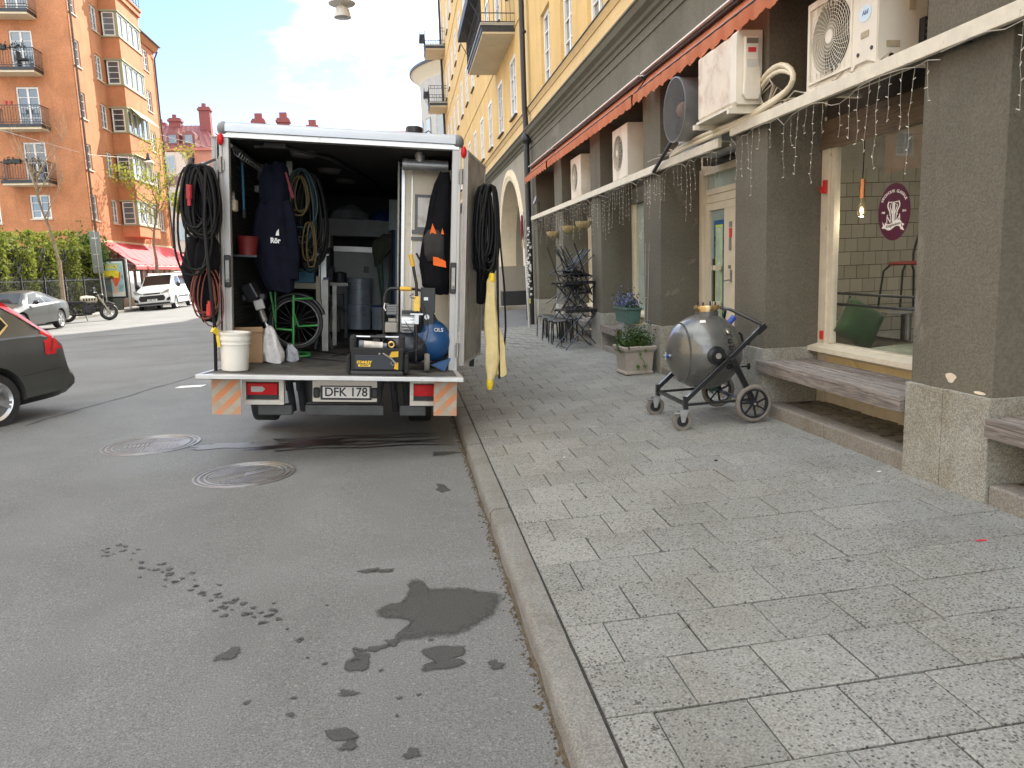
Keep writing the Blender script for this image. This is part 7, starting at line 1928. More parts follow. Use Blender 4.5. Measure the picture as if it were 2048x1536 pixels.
# ------------------------------------------------------------------ red roofed houses at the end of the street
seam_red = bpy.data.materials.new('red_sheet_roof'); seam_red.use_nodes = True
red_roof = mat('red_sheet_roof2', (.17, .042, .040), .5, var=.18, vs_=.8)
def roof_seams(mb, P, n, m=1):
    for i in range(n + 1):
        a, b = P(i / n, 0), P(i / n, 1); mb.bar(a, b, .08, .10)
rh = thing('red_roofed_house', 'pink house with red sheet metal hip roof and dormers at the street end', 'building', (-34, 112, 0))
def H(mb, name, m, par=None, **k): return mb.build(name, m, par or rh, world=True, **k)
q = MB(); q.box(-50, -23.4, 105, 128, 0, 17.9); H(q, 'wall', pinkwall)
q = MB(); q.box(-50.4, -23.0, 104.6, 128.4, 17.7, 18.1); H(q, 'eaves_cornice', mat('pink_cornice', (.42, .14, .11), .8))
q = MB(); q.add([(-50.4, 104.5, 18.1), (-22.9, 104.5, 18.1), (-22.9, 128.5, 18.1), (-50.4, 128.5, 18.1), (-44, 111, 21.9), (-25.6, 111, 21.9), (-25.6, 121, 21.9), (-44, 121, 21.9)], [(0, 1, 5, 4), (1, 2, 6, 5), (2, 3, 7, 6), (3, 0, 4, 7), (4, 5, 6, 7)])
rf = H(q, 'roof', red_roof)
q = MB(); roof_seams(q, lambda u, v: (-50 + 27 * u + ((-44 + 18.4 * u) - (-50 + 27 * u)) * v, 104.5 + 6.5 * v, 18.13 + 3.8 * v), 34); roof_seams(q, lambda u, v: (-22.9 - 2.7 * v, 105 + 23 * u + (111 + 10 * u - 105 - 23 * u) * v, 18.13 + 3.8 * v), 26); q.build('roof_seam', red_roof, rf, world=True)
for xc in (-28.25, -26.3):
    q = MB(); q.prism([(xc - .75, 18.4), (xc + .75, 18.4), (xc + .75, 19.9), (xc + .4, 20.2), (xc - .4, 20.2), (xc - .75, 19.9)], 'y', 105.3, 110); do = q.build('dormer', red_roof, rf, world=True)
    q = MB(); q.box(xc - .40, xc + .40, 105.24, 105.3, 18.7, 19.7); q.box(xc - .46, xc - .40, 105.2, 105.3, 18.65, 19.75); q.box(xc + .40, xc + .46, 105.2, 105.3, 18.65, 19.75); q.build('dormer_window', far_glass, rf, world=True)
for (x, y, z0, z1, wd) in ((-28.9, 111, 20, 22.8, 1.05), (-24.8, 110, 19.6, 24.0, 1.0), (-31.3, 113, 20, 22.6, 1.0)):
    q = MB(); q.box(x - wd, x + wd * .4, y - .6, y + .6, z0, z1); q.box(x - wd - .15, x + wd * .4 + .15, y - .75, y + .75, z1 - .5, z1 - .2); q.cyl((x - wd * .4, y, z1), (x - wd * .4, y, z1 + .5), .3, n=8); q.build('chimney', mat('chimney_red', (.20, .045, .038), .7, var=.2), rf, world=True)
q = MB(); q.box(-30.6, -26.6, 103.9, 105, 5, 17.4); by = H(q, 'bay', mat('pale_pink_bay', (.50, .40, .33), .85, var=.08))
q = MB(); q.prism([(-30.8, 13.3), (-26.4, 13.3), (-26.7, 14.4), (-30.5, 14.4)], 'y', 103.7, 104.9); H(q, 'bay_roof', mat('brown_bay_roof', (.16, .09, .08), .6))
q = MB(); q.cyl((-25.9, 104.9, 1), (-25.9, 104.9, 17.8), .09, n=8); H(q, 'rain_pipe', mat('brown_pipe2', (.12, .05, .04), .5))
for (x0, x1, z0, z1, yy) in ((-29.5, -27.9, 15.0, 17.0, 103.9), (-29.9, -28.7, 10.2, 12.6, 103.9), (-28.5, -27.4, 10.2, 12.4, 103.9), (-29.9, -28.7, 6.4, 8.8, 103.9), (-28.3, -27.2, 6.4, 8.8, 103.9), (-24.9, -24.0, 14.3, 16.3, 105), (-24.9, -24.0, 10.3, 12.3, 105)):
    q = MB(); q.box(x0, x1, yy - .08, yy - .02, z0, z1); o = H(q, 'window', mat('grey_sash', (.35, .36, .34), .5))
    q = MB(); q.box(x0 + .12, (x0 + x1) / 2 - .06, yy - .10, yy - .081, z0 + .12, z1 - .12); q.box((x0 + x1) / 2 + .06, x1 - .12, yy - .10, yy - .081, z0 + .12, z1 - .12); q.build('pane', far_glass, o, world=True)
r2 = thing('red_roofed_house', 'farther pink house behind the truck with a row of red chimneys', 'building', (-14, 125, 0))
q = MB(); q.box(-23, 4, 118, 140, 0, 19.2); q.build('wall', pinkwall, r2, world=True)
q = MB(); q.prism([(118 - .5, 19.2), (129, 24.0), (140.5, 19.2)], 'x', -23.4, 4.4); rf2 = q.build('roof', red_roof, r2, world=True)
for (x, zt) in ((-20.4, 25.6), (-16.8, 25.7), (-12.6, 24.6), (-22, 24.2)):
    q = MB(); q.box(x - .9, x + .9, 122, 123.2, 20, zt - .8); q.box(x - 1.05, x + 1.05, 121.8, 123.4, zt - 1.5, zt - 1.1); q.box(x - .5, x + .6, 122.2, 123, zt - .8, zt); q.build('chimney', mat('chimney_red2', (.20, .045, .038), .7, var=.2), rf2, world=True)

# ------------------------------------------------------------------ hedge, fence, trees on the left
random.seed(77)
hleaf = leaf_mat('hedge_leaf', (.09, .12, .022), (.27, .30, .055), .45)
hd = thing('hedge', 'tall dense evergreen hedge behind the iron fence', 'hedge', (-17, 34, .1))
q = MB()
def hp():
    y = random.uniform(22, 45.2); top = 3.7 + .35 * math.sin(y * 1.7) + .25 * math.sin(y * 4.1)
    f = random.random()
    if f < .68: return (-16.35 - abs(random.gauss(0, .16)) + .22 * math.sin(y * 2.6 + 1) , y, random.uniform(.2, top))
    return (random.uniform(-18, -16.3), y, top - abs(random.gauss(0, .2)))
leaves(q, 15000, hp, .06, .13); q.build('foliage', hleaf, hd, world=True, recalc=False)
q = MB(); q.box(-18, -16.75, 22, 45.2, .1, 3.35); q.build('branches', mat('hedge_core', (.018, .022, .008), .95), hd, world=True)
fe = thing('iron_fence', 'black iron railing fence in front of the hedge', 'fence', (-15.9, 35, .1))
for k in range(11):
    y0 = 22 + 2.1 * k
    q = MB(); q.box(-15.94, -15.86, y0 - .04, y0 + .04, .1, 2.0); q.build('post', black, fe, world=True)
    q = MB(); q.bar((-15.9, y0 + .04, .35), (-15.9, y0 + 2.06, .35), .03, .04); q.bar((-15.9, y0 + .04, 1.8), (-15.9, y0 + 2.06, 1.8), .03, .04)
    for i in range(16): q.bar((-15.9, y0 + .1 + i * .126, .2), (-15.9, y0 + .1 + i * .126, 1.92), .018, .018)
    q.build('rail_panel', black, fe, world=True)
gt = thing('wooden_gate', 'brown upright board gate beside the poster stand', 'gate', (-16.3, 44.3, .1))
for k in range(9):
    q = MB(); x = -17.0 + k * .14; q.box(x, x + .125, 44.9, 44.93, .15, 2.3 + random.uniform(-.03, .03)); q.build('board', wood_mat('gate_wood', (.07, .045, .03), (.20, .14, .10), (9, 9, .8)) if k == 0 else bpy.data.materials['gate_wood'], gt, world=True)
bark = mat('bark', (.16, .12, .085), .9, var=.35, vs_=9, bmp=.8, bs_=40)
pale_bark = mat('pale_bark', (.30, .23, .16), .9, var=.3, vs_=9, bmp=.6, bs_=40)
def tree(name, label, x, y, h, trunk_h, r0, spread, seed, m_, lm=None, nl=0, ls=(.05, .1), up=.75, levels=3, nb=6):
    rnd_ = random.Random(seed)
    t = thing(name, label, 'tree', (x, y, .1), group='street trees by the hedge')
    q = MB(); tips = []
    def limb(p, d, L, r, lev):
        pts = [Vector(p)]; dd = Vector(d).normalized()
        for i in range(5):
            dd = (dd + Vector((rnd_.gauss(0, .12), rnd_.gauss(0, .12), .10 * up))).normalized()
            pts.append(pts[-1] + dd * L / 5)
        q.tube(pts, [max(.004, r * (1 - .75 * i / 5)) for i in range(6)], 7 if lev < 2 else 4)
        if lev >= 1:
            for i in range(1, 6): tips.append((pts[i], lev))
        if lev < levels:
            for i in range(nb if lev == 0 else 4):
                k = rnd_.uniform(.35, 1) * 5; j = min(4, int(k)); pp = pts[j].lerp(pts[j + 1], k - j)
                a = rnd_.uniform(0, 2 * PI); out = Vector((math.cos(a), math.sin(a), 0))
                limb(pp, (out * spread + Vector((0, 0, up)) + dd * .4), L * rnd_.uniform(.42, .62), r * .42, lev + 1)
    tk = MB(); tk.tube([(0, 0, 0), (.02, .01, trunk_h * .5), (.05, 0, trunk_h)], [r0 * 1.25, r0, r0 * .85], 10); tk.build('trunk', m_, t, smooth=60)
    limb((.05, 0, trunk_h * .97), (.03, 0, 1), h - trunk_h, r0 * .8, 0)
    q.build('limbs', m_, t)
    if lm:
        c = MB(); st_ = random.getstate(); random.seed(seed)
        def lp():
            p, lev = random.choice(tips); return p + Vector((random.gauss(0, .18), random.gauss(0, .18), random.gauss(0, .14)))
        leaves(c, nl, lp, *ls); random.setstate(st_); c.build('crown', lm, t, recalc=False)
    return t
tree('bare_tree', 'bare pale street tree in front of the hedge', -15.35, 37, 6.6, 2.6, .095, .62, 5, pale_bark, None, 0, up=.9, levels=3, nb=8)
spring = leaf_mat('spring_leaf', (.22, .26, .03), (.34, .36, .05), .5)
tree('young_tree', 'young tree with sparse spring leaves in front of the red awning', -14.9, 49.2, 7.2, 2.9, .11, 1.1, 9, bark, spring, 1500, (.05, .1), .5, 3, 9)
tree('young_tree', 'leafy yellow green tree beyond the orange house, partly behind the truck', -15.4, 62, 6.4, 2.0, .12, .8, 14, bark, leaf_mat('spring_leaf2', (.26, .32, .03), (.42, .44, .05), .5), 5200, (.08, .16), .6, 3, 10)
bush = thing('shrub', 'green leafy shrub between the sign post and the orange house', 'shrub', (-16.3, 45.2, .1))
q = MB(); leaves(q, 2200, lambda: (random.gauss(-16.9, .45), random.gauss(44.6, .4), 3.0 + random.gauss(0, .55)), .07, .13); q.build('foliage', leaf_mat('shrub_leaf', (.04, .09, .02), (.10, .18, .04), .35), bush, world=True, recalc=False)

# ------------------------------------------------------------------ poster stand, sign post
ps = thing('poster_stand', 'black framed street poster stand showing a yellow titled beach poster', 'poster stand', (-15.82, 44.6, .12))
x0, x1 = -.70, .70
q = MB(); q.box(x0, x1, -.10, .10, .62, 2.76); q.build('frame', black, ps, bevel=.02)
q = MB(); q.prism([(-.45, 0), (.36, 0), (.42, .62), (-.50, .62)], 'y', -.14, .14); q.build('base', mat('olive_base', (.10, .105, .08), .5), ps, bevel=.01)
q = MB(); q.box(x0 + .09, x1 - .09, -.106, -.101, .72, 2.62); pst = q.build('poster', mat('poster_paper', (.66, .68, .66), .3, var=.03), ps)
def flat(poly, m_, d, nm): return MB().prism([(a, b) for a, b in poly], 'y', -.106 - d * .002, -.1055 - d * .002).build(nm, m_, pst)
flat([(-.58, .82), (.58, .82), (.58, 2.52), (-.58, 2.52)], mat('poster_sea', (.30, .47, .50), .3, var=.35, vs_=3), 1, 'printed_sea')
flat([(-.58, 1.80), (.45, 1.70), (.40, 2.02), (.3, 2.14), (-.58, 2.14)], mat('poster_yellow', (.80, .66, .05), .3, var=.1), 2, 'printed_panel')
flat([(-.58, .82), (.58, .82), (.58, .98), (.1, .93), (-.2, .97), (-.58, 1.15)], mat('poster_foam', (.70, .66, .56), .3, var=.12, vs_=6), 2, 'printed_foam')
flat([(.02, 1.62), (.14, 1.75), (.32, 1.72), (.40, 2.05), (.46, 2.04), (.42, 1.66), (.30, 1.44), (.22, 1.28), (.08, 1.26), (.06, 1.44)], mat('poster_orange', (.72, .13, .05), .3, var=.1), 3, 'printed_dress')
flat([(-.42, 1.36), (-.40, 1.42), (-.22, 1.46), (-.06, 1.72), (.06, 1.70), (-.02, 1.62), (-.18, 1.40)], mat('poster_skin', (.70, .42, .28), .3, var=.1), 4, 'printed_arm')
flat([(.06, 1.26), (.22, 1.28), (.25, 1.05), (.2, .90), (.1, .90), (.0, .93), (.04, 1.1)], bpy.data.materials['poster_skin'], 4, 'printed_leg')
flat([(-.16, 1.82), (.02, 1.86), (.12, 1.74), (.04, 1.64), (-.08, 1.68)], mat('poster_hair', (.22, .08, .04), .3), 5, 'printed_hair')
text('PARK', 'lettering', bpy.data.materials['poster_yellow'], .36, pst, at(-.06, -.113, 2.33), bold=.012, sx=1.05)
q = MB(); q.box(x1 + .02, x1 + .10, -.02, .06, .0, 2.75); q.build('side_post', alu, ps)
sp_ = thing('sign_post', 'grey traffic sign seen from behind on a slim steel pole', 'sign', (-15.28, 41.3, .12))
q = MB(); q.cyl((.05, 0, 0), (.0, 0, 4.1), .035, n=10); q.cyl((.20, .1, 0), (.14, .1, 2.3), .03, n=10); q.build('pole', zinc, sp_)
q = MB(); q.box(-.24, -.02, -.04, -.02, 2.0, 4.05); q.box(.02, .24, -.02, .0, 2.0, 4.05); q.build('sign_panel', mat('sign_back', (.16, .175, .16), .5, var=.1), sp_)
q = MB()
for z in (2.3, 2.9, 3.7): q.box(-.14, .14, -.05, -.041, z, z + .05)
q.build('clamp', zinc, sp_)

# ------------------------------------------------------------------ vehicles
STRIP = [None]
def lerp_tab(tab, y):
    if y <= tab[0][0]: return tab[0][1:]
    for a, b in zip(tab, tab[1:]):
        if y <= b[0]:
            f = (y - a[0]) / (b[0] - a[0]); return tuple(a[i] + (b[i] - a[i]) * f for i in range(1, len(a)))
    return tab[-1][1:]
def section(s):
    zl, zb, zt, hl, hb, ht = s
    return [(0, zl), (hl * .82, zl), (hl, zl + .10), (hb * 1.0, zl + (zb - zl) * .45), (hb + .012, zl + (zb - zl) * .72), (hb - .01, zb - .03), (hb - .05, zb), (ht + (hb - .05 - ht) * .45, zb + (zt - zb) * .55), (ht, zb + (zt - zb) * .88), (ht - .10, zt - .012), (ht * .5, zt + .01), (0, zt + .015)]
def hw_at(tab, y, z):
    sec = section(lerp_tab(tab, y))[1:10]
    for a, b in zip(sec, sec[1:]):
        if a[1] <= z <= b[1] and b[1] > a[1]: return a[0] + (b[0] - a[0]) * (z - a[1]) / (b[1] - a[1])
    return sec[-1][0] if z > sec[-1][1] else sec[0][0]
def car(name, label, cat, tab, loc, rz, paint, wheels, wr, ww, roll=0):
    t = thing(name, label, cat, loc, rz)
    if roll: t.matrix_basis = t.matrix_basis @ Matrix.Rotation(roll, 4, 'Y')
    ys = []
    for a, b in zip(tab, tab[1:]):
        n = max(1, int((b[0] - a[0]) / .12))
        ys += [a[0] + (b[0] - a[0]) * i / n for i in range(n)]
    ys.append(tab[-1][0])
    q = MB(); half = len(section(tab[0][1:]))
    vs_ = []
    for y in ys:
        s = section(lerp_tab(tab, y)); full = s + [(-x, z) for x, z in s[-2:0:-1]]
        vs_ += [(x, y, z) for x, z in full]
    n = 2 * half - 2
    fs_ = [(i * n + k, i * n + (k + 1) % n, (i + 1) * n + (k + 1) % n, (i + 1) * n + k) for i in range(len(ys) - 1) for k in range(n)]
    fs_ += [tuple(range(n)), tuple(range((len(ys) - 1) * n, len(ys) * n))]
    q.add(vs_, fs_)
    o = q.build('body', paint, t, smooth=32)
    cut = MB()
    hmax = max(s[5] for s in tab) + .1
    for wy in wheels:
        for s in (-1, 1): cut.cyl((s * (hmax - .42), wy, wr + .01), (s * hmax, wy, wr + .01), wr + .055, n=36)
    c = cut.build('cutter', black, t)
    bm_ = o.modifiers.new('arch', 'BOOLEAN'); bm_.object = c; bm_.operation = 'DIFFERENCE'; bm_.solver = 'EXACT'
    bpy.context.view_layer.update()
    me = bpy.data.meshes.new_from_object(o.evaluated_get(bpy.context.evaluated_depsgraph_get()))
    o.modifiers.clear(); o.data = me; me.materials.clear(); me.materials.append(paint)
    for p in me.polygons: p.material_index = 0
    bpy.data.objects.remove(c)
    for wy in wheels:
        for s in (-1, 1):
            hw = hw_at(tab, wy, wr) - .02
            q = MB(); M_ = Matrix.Translation((s * (hw - ww / 2), wy, wr)) @ Matrix.Rotation(PI / 2 * s, 4, 'Y')
            q.lathe([(wr * .70, -ww / 2), (wr * .95, -ww / 2), (wr, -ww * .35), (wr, ww * .35), (wr * .95, ww / 2), (wr * .72, ww / 2 - .002), (wr * .70, ww / 2 - .03), (.001, ww / 2 - .10)], 36, M_); w_ = q.build('wheel', rubber, t, smooth=40)
            q = MB(); q.lathe([(wr * .62, ww / 2 - .03), (wr * .71, ww / 2 - .002), (wr * .71, ww / 2 - .03)], 36, M_)
            for k in range(5):
                for d in (-.13, .13):
                    a = 2 * PI * k / 5 + d; a0 = 2 * PI * k / 5 + d * .3
                    q.bar(M_ @ Vector((wr * .1 * math.cos(a0), wr * .1 * math.sin(a0), ww / 2 - .03)), M_ @ Vector((wr * .66 * math.cos(a), wr * .66 * math.sin(a), ww / 2 - .018)), .035, .022, M_.to_3x3() @ Vector((0, 0, 1)))
            q.cyl(M_ @ Vector((0, 0, ww / 2 - .05)), M_ @ Vector((0, 0, ww / 2 - .012)), wr * .17, n=14)
            q.build('rim', zinc, w_, smooth=30)
    def side(nm, poly, m_, off=.004, both=True, par=None):
        """a panel lying on the flank; poly in (y, z)"""
        for s in ((-1, 1) if both else (1,)):
            m2 = MB()
            cy = sum(p[0] for p in poly) / len(poly); cz = sum(p[1] for p in poly) / len(poly)
            dense = []
            for a, b in zip(poly, poly[1:] + poly[:1]):
                k = max(1, int(math.dist(a, b) / .15)); dense += [(a[0] + (b[0] - a[0]) * i / k, a[1] + (b[1] - a[1]) * i / k) for i in range(k)]
            v_ = []
            for f in (1, .66, .33):
                for p in dense:
                    yy, zz = cy + (p[0] - cy) * f, cz + (p[1] - cz) * f
                    v_.append((s * (hw_at(tab, yy, zz) + off), yy, zz))
            v_.append((s * (hw_at(tab, cy, cz) + off), cy, cz))
            k = len(dense)
            f_ = [(r * k + i, r * k + (i + 1) % k, (r + 1) * k + (i + 1) % k, (r + 1) * k + i) for r in range(2) for i in range(k)] + [(2 * k + i, 2 * k + (i + 1) % k, 3 * k) for i in range(k)]
            m2.add(v_, f_); m2.build(nm, m_, par or t, smooth=40)
    def strip(nm, line, wd, m_, off=.006):
        for s in (-1, 1):
            m2 = MB(); dense = []
            for a, b in zip(line, line[1:]):
                k = max(1, int(math.dist(a, b) / .08)); dense += [(a[0] + (b[0] - a[0]) * i / k, a[1] + (b[1] - a[1]) * i / k) for i in range(k)]
            dense.append(line[-1]); v_ = []
            for i, p in enumerate(dense):
                a = Vector(dense[max(i - 1, 0)]); b = Vector(dense[min(i + 1, len(dense) - 1)]); d = (b - a).normalized()
                for k in (-.5, 0, .5):
                    yy, zz = p[0] - d.y * wd * k, p[1] + d.x * wd * k
                    v_.append((s * (hw_at(tab, yy, zz) + off), yy, zz))
            m2.add(v_, [(i * 3 + j, i * 3 + j + 1, i * 3 + 4 + j, i * 3 + 3 + j) for i in range(len(dense) - 1) for j in (0, 1)]); m2.build(nm, m_, t, smooth=40)
    t['strip'] = 0; del t['strip']; STRIP[0] = strip
    def top(nm, y0, y1, wf, m_, off=.006):
        m2 = MB()
        def fn(u, v):
            y = y0 + (y1 - y0) * v; s = lerp_tab(tab, y); x = (2 * u - 1) * (s[5] - .10) * wf
            return (x, y, s[2] + .012 * (1 - (2 * u - 1) ** 2) + off)
        m2.grid(fn, 8, 10); m2.build(nm, m_, t, smooth=50)
    return t, side, top
dark_glass = mat('tinted_glass', (.010, .012, .014), .05, var=.02, coat=0, spec=.3)
def paint_m(name, col, metal=.6):
    m = mat(name, col, .36, metal, var=.06, vs_=3, coat=.25, spec=.35); return m
chrome = mat('chrome', (.75, .75, .74), .12, 1.0, var=.03)
# estate car at the left edge
tabE = [(-4.94, .40, .62, .66, .60, .66, .50), (-4.80, .26, .70, .82, .80, .84, .66), (-4.2, .20, .86, 1.0, .90, .92, .74), (-3.6, .20, .95, 1.07, .92, .935, .72), (-3.2, .20, 1.0, 1.18, .92, .94, .68), (-2.55, .20, 1.04, 1.45, .92, .94, .64), (-1.8, .20, 1.06, 1.51, .92, .94, .64), (-.75, .22, 1.09, 1.50, .92, .935, .65), (-.62, .23, 1.09, 1.45, .915, .93, .67), (-.40, .24, 1.08, 1.25, .905, .915, .72), (-.24, .25, 1.04, 1.12, .89, .90, .75), (-.14, .26, .95, 1.02, .87, .885, .75), (-.11, .27, .80, .86, .86, .88, .77), (-.09, .27, .66, .71, .85, .88, .78), (-.02, .28, .56, .61, .83, .865, .78), (0, .33, .48, .55, .80, .84, .76)]
grey_brown = paint_m('grey_brown_metallic', (.085, .086, .080), .35)
et, side, top = car('estate_car', 'dark grey estate car cut by the left edge, its red tail lamp towards the truck', 'car', tabE, (-5.10, 11.0, .01), R(-30), grey_brown, (-4.06, -1.12), .345, .235)
STRIP[0]('tail_lamp', [(-.70, 1.47), (-.48, 1.29), (-.26, 1.09)], .10, lampred, .012); side('tail_lamp', [(-.40, 1.12), (-.24, 1.11), (-.13, 1.0), (-.105, .83), (-.42, .82)], lampred, .013)
STRIP[0]('lamp_rib', [(-.34, .86), (-.28, 1.02), (-.22, 1.04)], .02, mat('dark_red_lens', (.16, .004, .006), .2), .019)
side('side_window', [(-2.0, 1.11), (-1.95, 1.42), (-1.05, 1.42), (-.86, 1.37), (-.79, 1.22), (-.95, 1.13)], dark_glass, .005)
side('side_window', [(-3.0, 1.08), (-2.5, 1.36), (-2.05, 1.42), (-2.08, 1.10)], dark_glass, .005)
STRIP[0]('window_trim', [(-3.05, 1.065), (-.93, 1.115), (-.775, 1.22), (-.84, 1.385), (-1.05, 1.435)], .022, chrome, .009)
STRIP[0]('lower_trim', [(-.78, .255), (-.2, .30), (-.02, .35)], .075, black, .006)
STRIP[0]('shoulder_line', [(-3.0, 1.01), (-.95, 1.04), (-.42, 1.055)], .012, grey_brown, .006); STRIP[0]('bumper_line', [(-.74, .60), (-.3, .63), (-.08, .645)], .008, black, .003); STRIP[0]('bumper_crease', [(-.72, .42), (-.02, .45)], .010, grey_brown, .006)
STRIP[0]('door_gap', [(-1.95, .32), (-1.95, 1.06)], .008, black, .003)
top('rear_window', -.62, -.26, .9, dark_glass); top('windscreen', -3.15, -2.6, .95, dark_glass)
q = MB(); q.prism([(-.80, 1.505), (-.52, 1.47), (-.50, 1.49), (-.56, 1.53), (-.80, 1.53)], 'x', -.58, .58); q.build('roof_spoiler', grey_brown, et, bevel=.008)
# saloon parked on the left
tabS = [(-4.75, .40, .56, .62, .60, .64, .5), (-4.55, .22, .62, .78, .82, .84, .66), (-3.9, .18, .76, .90, .90, .91, .72), (-3.45, .18, .86, 1.0, .91, .92, .72), (-2.75, .18, .90, 1.38, .91, .92, .56), (-2.1, .18, .92, 1.45, .91, .92, .56), (-1.5, .18, .94, 1.40, .91, .92, .56), (-.9, .2, .96, 1.20, .90, .91, .62), (-.55, .22, .96, 1.08, .89, .90, .70), (-.22, .26, .95, 1.04, .86, .87, .72), (-.08, .32, .90, .97, .80, .82, .68), (0, .40, .80, .86, .70, .74, .60)]
sgrey = paint_m('silver_grey_metallic', (.055, .058, .056), .2)
sa, side, top = car('saloon_car', 'silver grey saloon parked by the hedge, nose towards the camera', 'car', tabS, (-13.62, 31.4, roadz(-13)), 0, sgrey, (-3.85, -.98), .335, .225, -.03)
side('side_window', [(-3.2, .97), (-2.65, 1.30), (-2.05, 1.36), (-2.0, .98)], dark_glass, .005)
side('side_window', [(-1.95, .98), (-2.0, 1.36), (-1.5, 1.32), (-1.0, 1.13), (-.95, 1.0)], dark_glass, .005)
side('door_gap', [(-2.0, .32), (-1.985, .32), (-1.985, .94), (-2.0, .94)], black, .003)
side('sill_trim', [(-3.4, .23), (-1.4, .23), (-1.4, .27), (-3.4, .27)], chrome, .004)
top('windscreen', -3.42, -2.80, .97, dark_glass); top('rear_window', -1.35, -.65, .95, dark_glass)
for s in (-1, 1):
    q = MB(); q.sphere((s * 1.0, -3.0, 1.02), .1, 12, 8, (1, .7, .75)); q.bar((s * .88, -3.0, .97), (s * .98, -3.0, 1.0), .05, .04); q.build('wing_mirror', black, sa, smooth=60)
side('door_handle', [(-1.75, .84), (-1.55, .85), (-1.55, .87), (-1.75, .86)], chrome, .02)
# white van facing us
tabV = [(0, .42, .72, .78, .80, .84, .70), (.10, .26, .92, .98, .93, .95, .80), (.55, .22, 1.10, 1.18, .97, .98, .82), (.95, .22, 1.18, 1.30, .98, .985, .80), (1.75, .22, 1.22, 1.92, .98, .985, .76), (2.2, .22, 1.24, 1.99, .98, .985, .78), (4.8, .24, 1.24, 1.98, .97, .98, .78), (4.95, .3, 1.2, 1.9, .95, .96, .76)]
vwhite = mat('van_white', (.76, .77, .77), .3, var=.03, coat=.8)
vn, side, top = car('white_van', 'white panel van parked facing the camera below the red awning', 'van', tabV, (-13.75, 44.25, .02), 0, vwhite, (.95, 3.85), .335, .225, -.055)
top('windscreen', 1.0, 1.70, 1.06, dark_glass)
side('side_window', [(1.35, 1.32), (1.85, 1.80), (2.35, 1.82), (2.35, 1.30)], dark_glass, .006); side('side_window', [(2.45, 1.30), (2.45, 1.82), (3.5, 1.82), (3.5, 1.32)], dark_glass, .006); side('rubbing_strip', [(1.35, .60), (3.4, .60), (3.4, .70), (1.35, .68)], black, .008)
q = MB(); q.prism([(-.62, .50), (.62, .50), (.70, .66), (.62, .80), (-.62, .80), (-.70, .66)], 'y', -.012, .05); q.build('grille', black, vn); q = MB(); q.prism([(-.42, .86), (.42, .86), (.48, .94), (-.48, .94)], 'y', .02, .1); q.build('upper_grille', black, vn)
q = MB(); q.bar((-.46, .015, .90), (.46, .015, .90), .03, .03); q.build('grille_bar', chrome, vn)
q = MB(); q.box(-.26, .26, -.03, -.013, .50, .61); npl = q.build('number_plate', white_paint, vn); text('LXR 784', 'lettering', black, .105, npl, at(0, -.032, .555), bold=.003)
hl = mat('headlamp_lens', (.48, .46, .42), .12, .3, var=.2, coat=1)
for s in (-1, 1):
    q = MB(); q.prism([(s * .50, .86), (s * .92, .98), (s * .94, 1.12), (s * .80, 1.08), (s * .52, .95)], 'y', .02, .35); q.build('headlight', hl, vn, bevel=.02)
    q = MB(); q.prism([(s * .72, .46), (s * .93, .50), (s * .93, .66), (s * .76, .60)], 'y', .0, .2); q.build('fog_lamp', black, vn)
    q = MB(); q.sphere((s * 1.1, 1.35, 1.32), .13, 12, 8, (.9, .7, 1.15)); q.bar((s * .94, 1.4, 1.28), (s * 1.05, 1.36, 1.28), .06, .06); q.build('wing_mirror', black, vn, smooth=60)
q = MB(); q.box(-.88, .88, -.02, .10, .30, .40); q.build('lower_bumper', black, vn, bevel=.02)
q = MB()
for s in (-1, 1): q.bar((s * .72, 2.2, 2.03), (s * .72, 4.6, 2.03), .04, .05)
q.build('roof_bar', alu, vn)
# motorcycle
mc = thing('motorcycle', 'black motorcycle with cream tank parked behind the saloon', 'motorcycle', (-13.52, 34.85, roadz(-13)), math.atan2(.42, .91))
mc.scale = (1.14, 1.14, 1.14)
for x, nm in ((.70, 'front'), (-.70, 'rear')):
    Mw = Matrix.Translation((x, 0, .32)) @ Matrix.Rotation(PI / 2, 4, 'X')
    q = MB(); q.tube([Mw @ Vector((.255 * math.cos(a), .255 * math.sin(a), 0)) for a in [2 * PI * k / 32 for k in range(32)]], .065, 10, closed=True); w_ = q.build('wheel', rubber, mc, smooth=60)
    q = MB(); q.lathe([(.19, -.03), (.205, -.03), (.205, .03), (.19, .03), (.19, -.03)], 28, Mw)
    for k in range(9):
        a = 2 * PI * k / 9; q.cyl(Mw @ Vector((.03 * math.cos(a), .03 * math.sin(a), 0)), Mw @ Vector((.2 * math.cos(a), .2 * math.sin(a), 0)), .012, n=5)
    q.cyl(Mw @ Vector((0, 0, -.06)), Mw @ Vector((0, 0, .06)), .08, n=14); q.build('rim', steel_dirty, w_)
q = MB()
for s in (-1, 1): q.cyl((.72, s * .1, .32), (.38, s * .1, .98), .026, n=10)
q.build('fork', chrome, mc, smooth=40)
q = MB(); q.lathe([(.001, -.30), (.09, -.28), (.135, -.1), (.13, .12), (.10, .26), (.001, .30)], 18, Matrix.Translation((.08, 0, .82)) @ Matrix.Rotation(PI / 2 + .12, 4, 'Y')); q.build('tank', mat('cream_tank', (.58, .52, .40), .3, var=.1, coat=.6), mc, smooth=60)
q = MB()
for k in range(5): q.box(-.12 + k * .09, -.07 + k * .09, -.137, -.128, .77, .86)
q.build('tank_stripe', black, mc)
q = MB(); q.prism([(-.20, .76), (-.62, .80), (-.80, .84), (-.78, .74), (-.55, .68), (-.2, .68)], 'y', -.13, .13); q.build('seat', black, mc, bevel=.03)
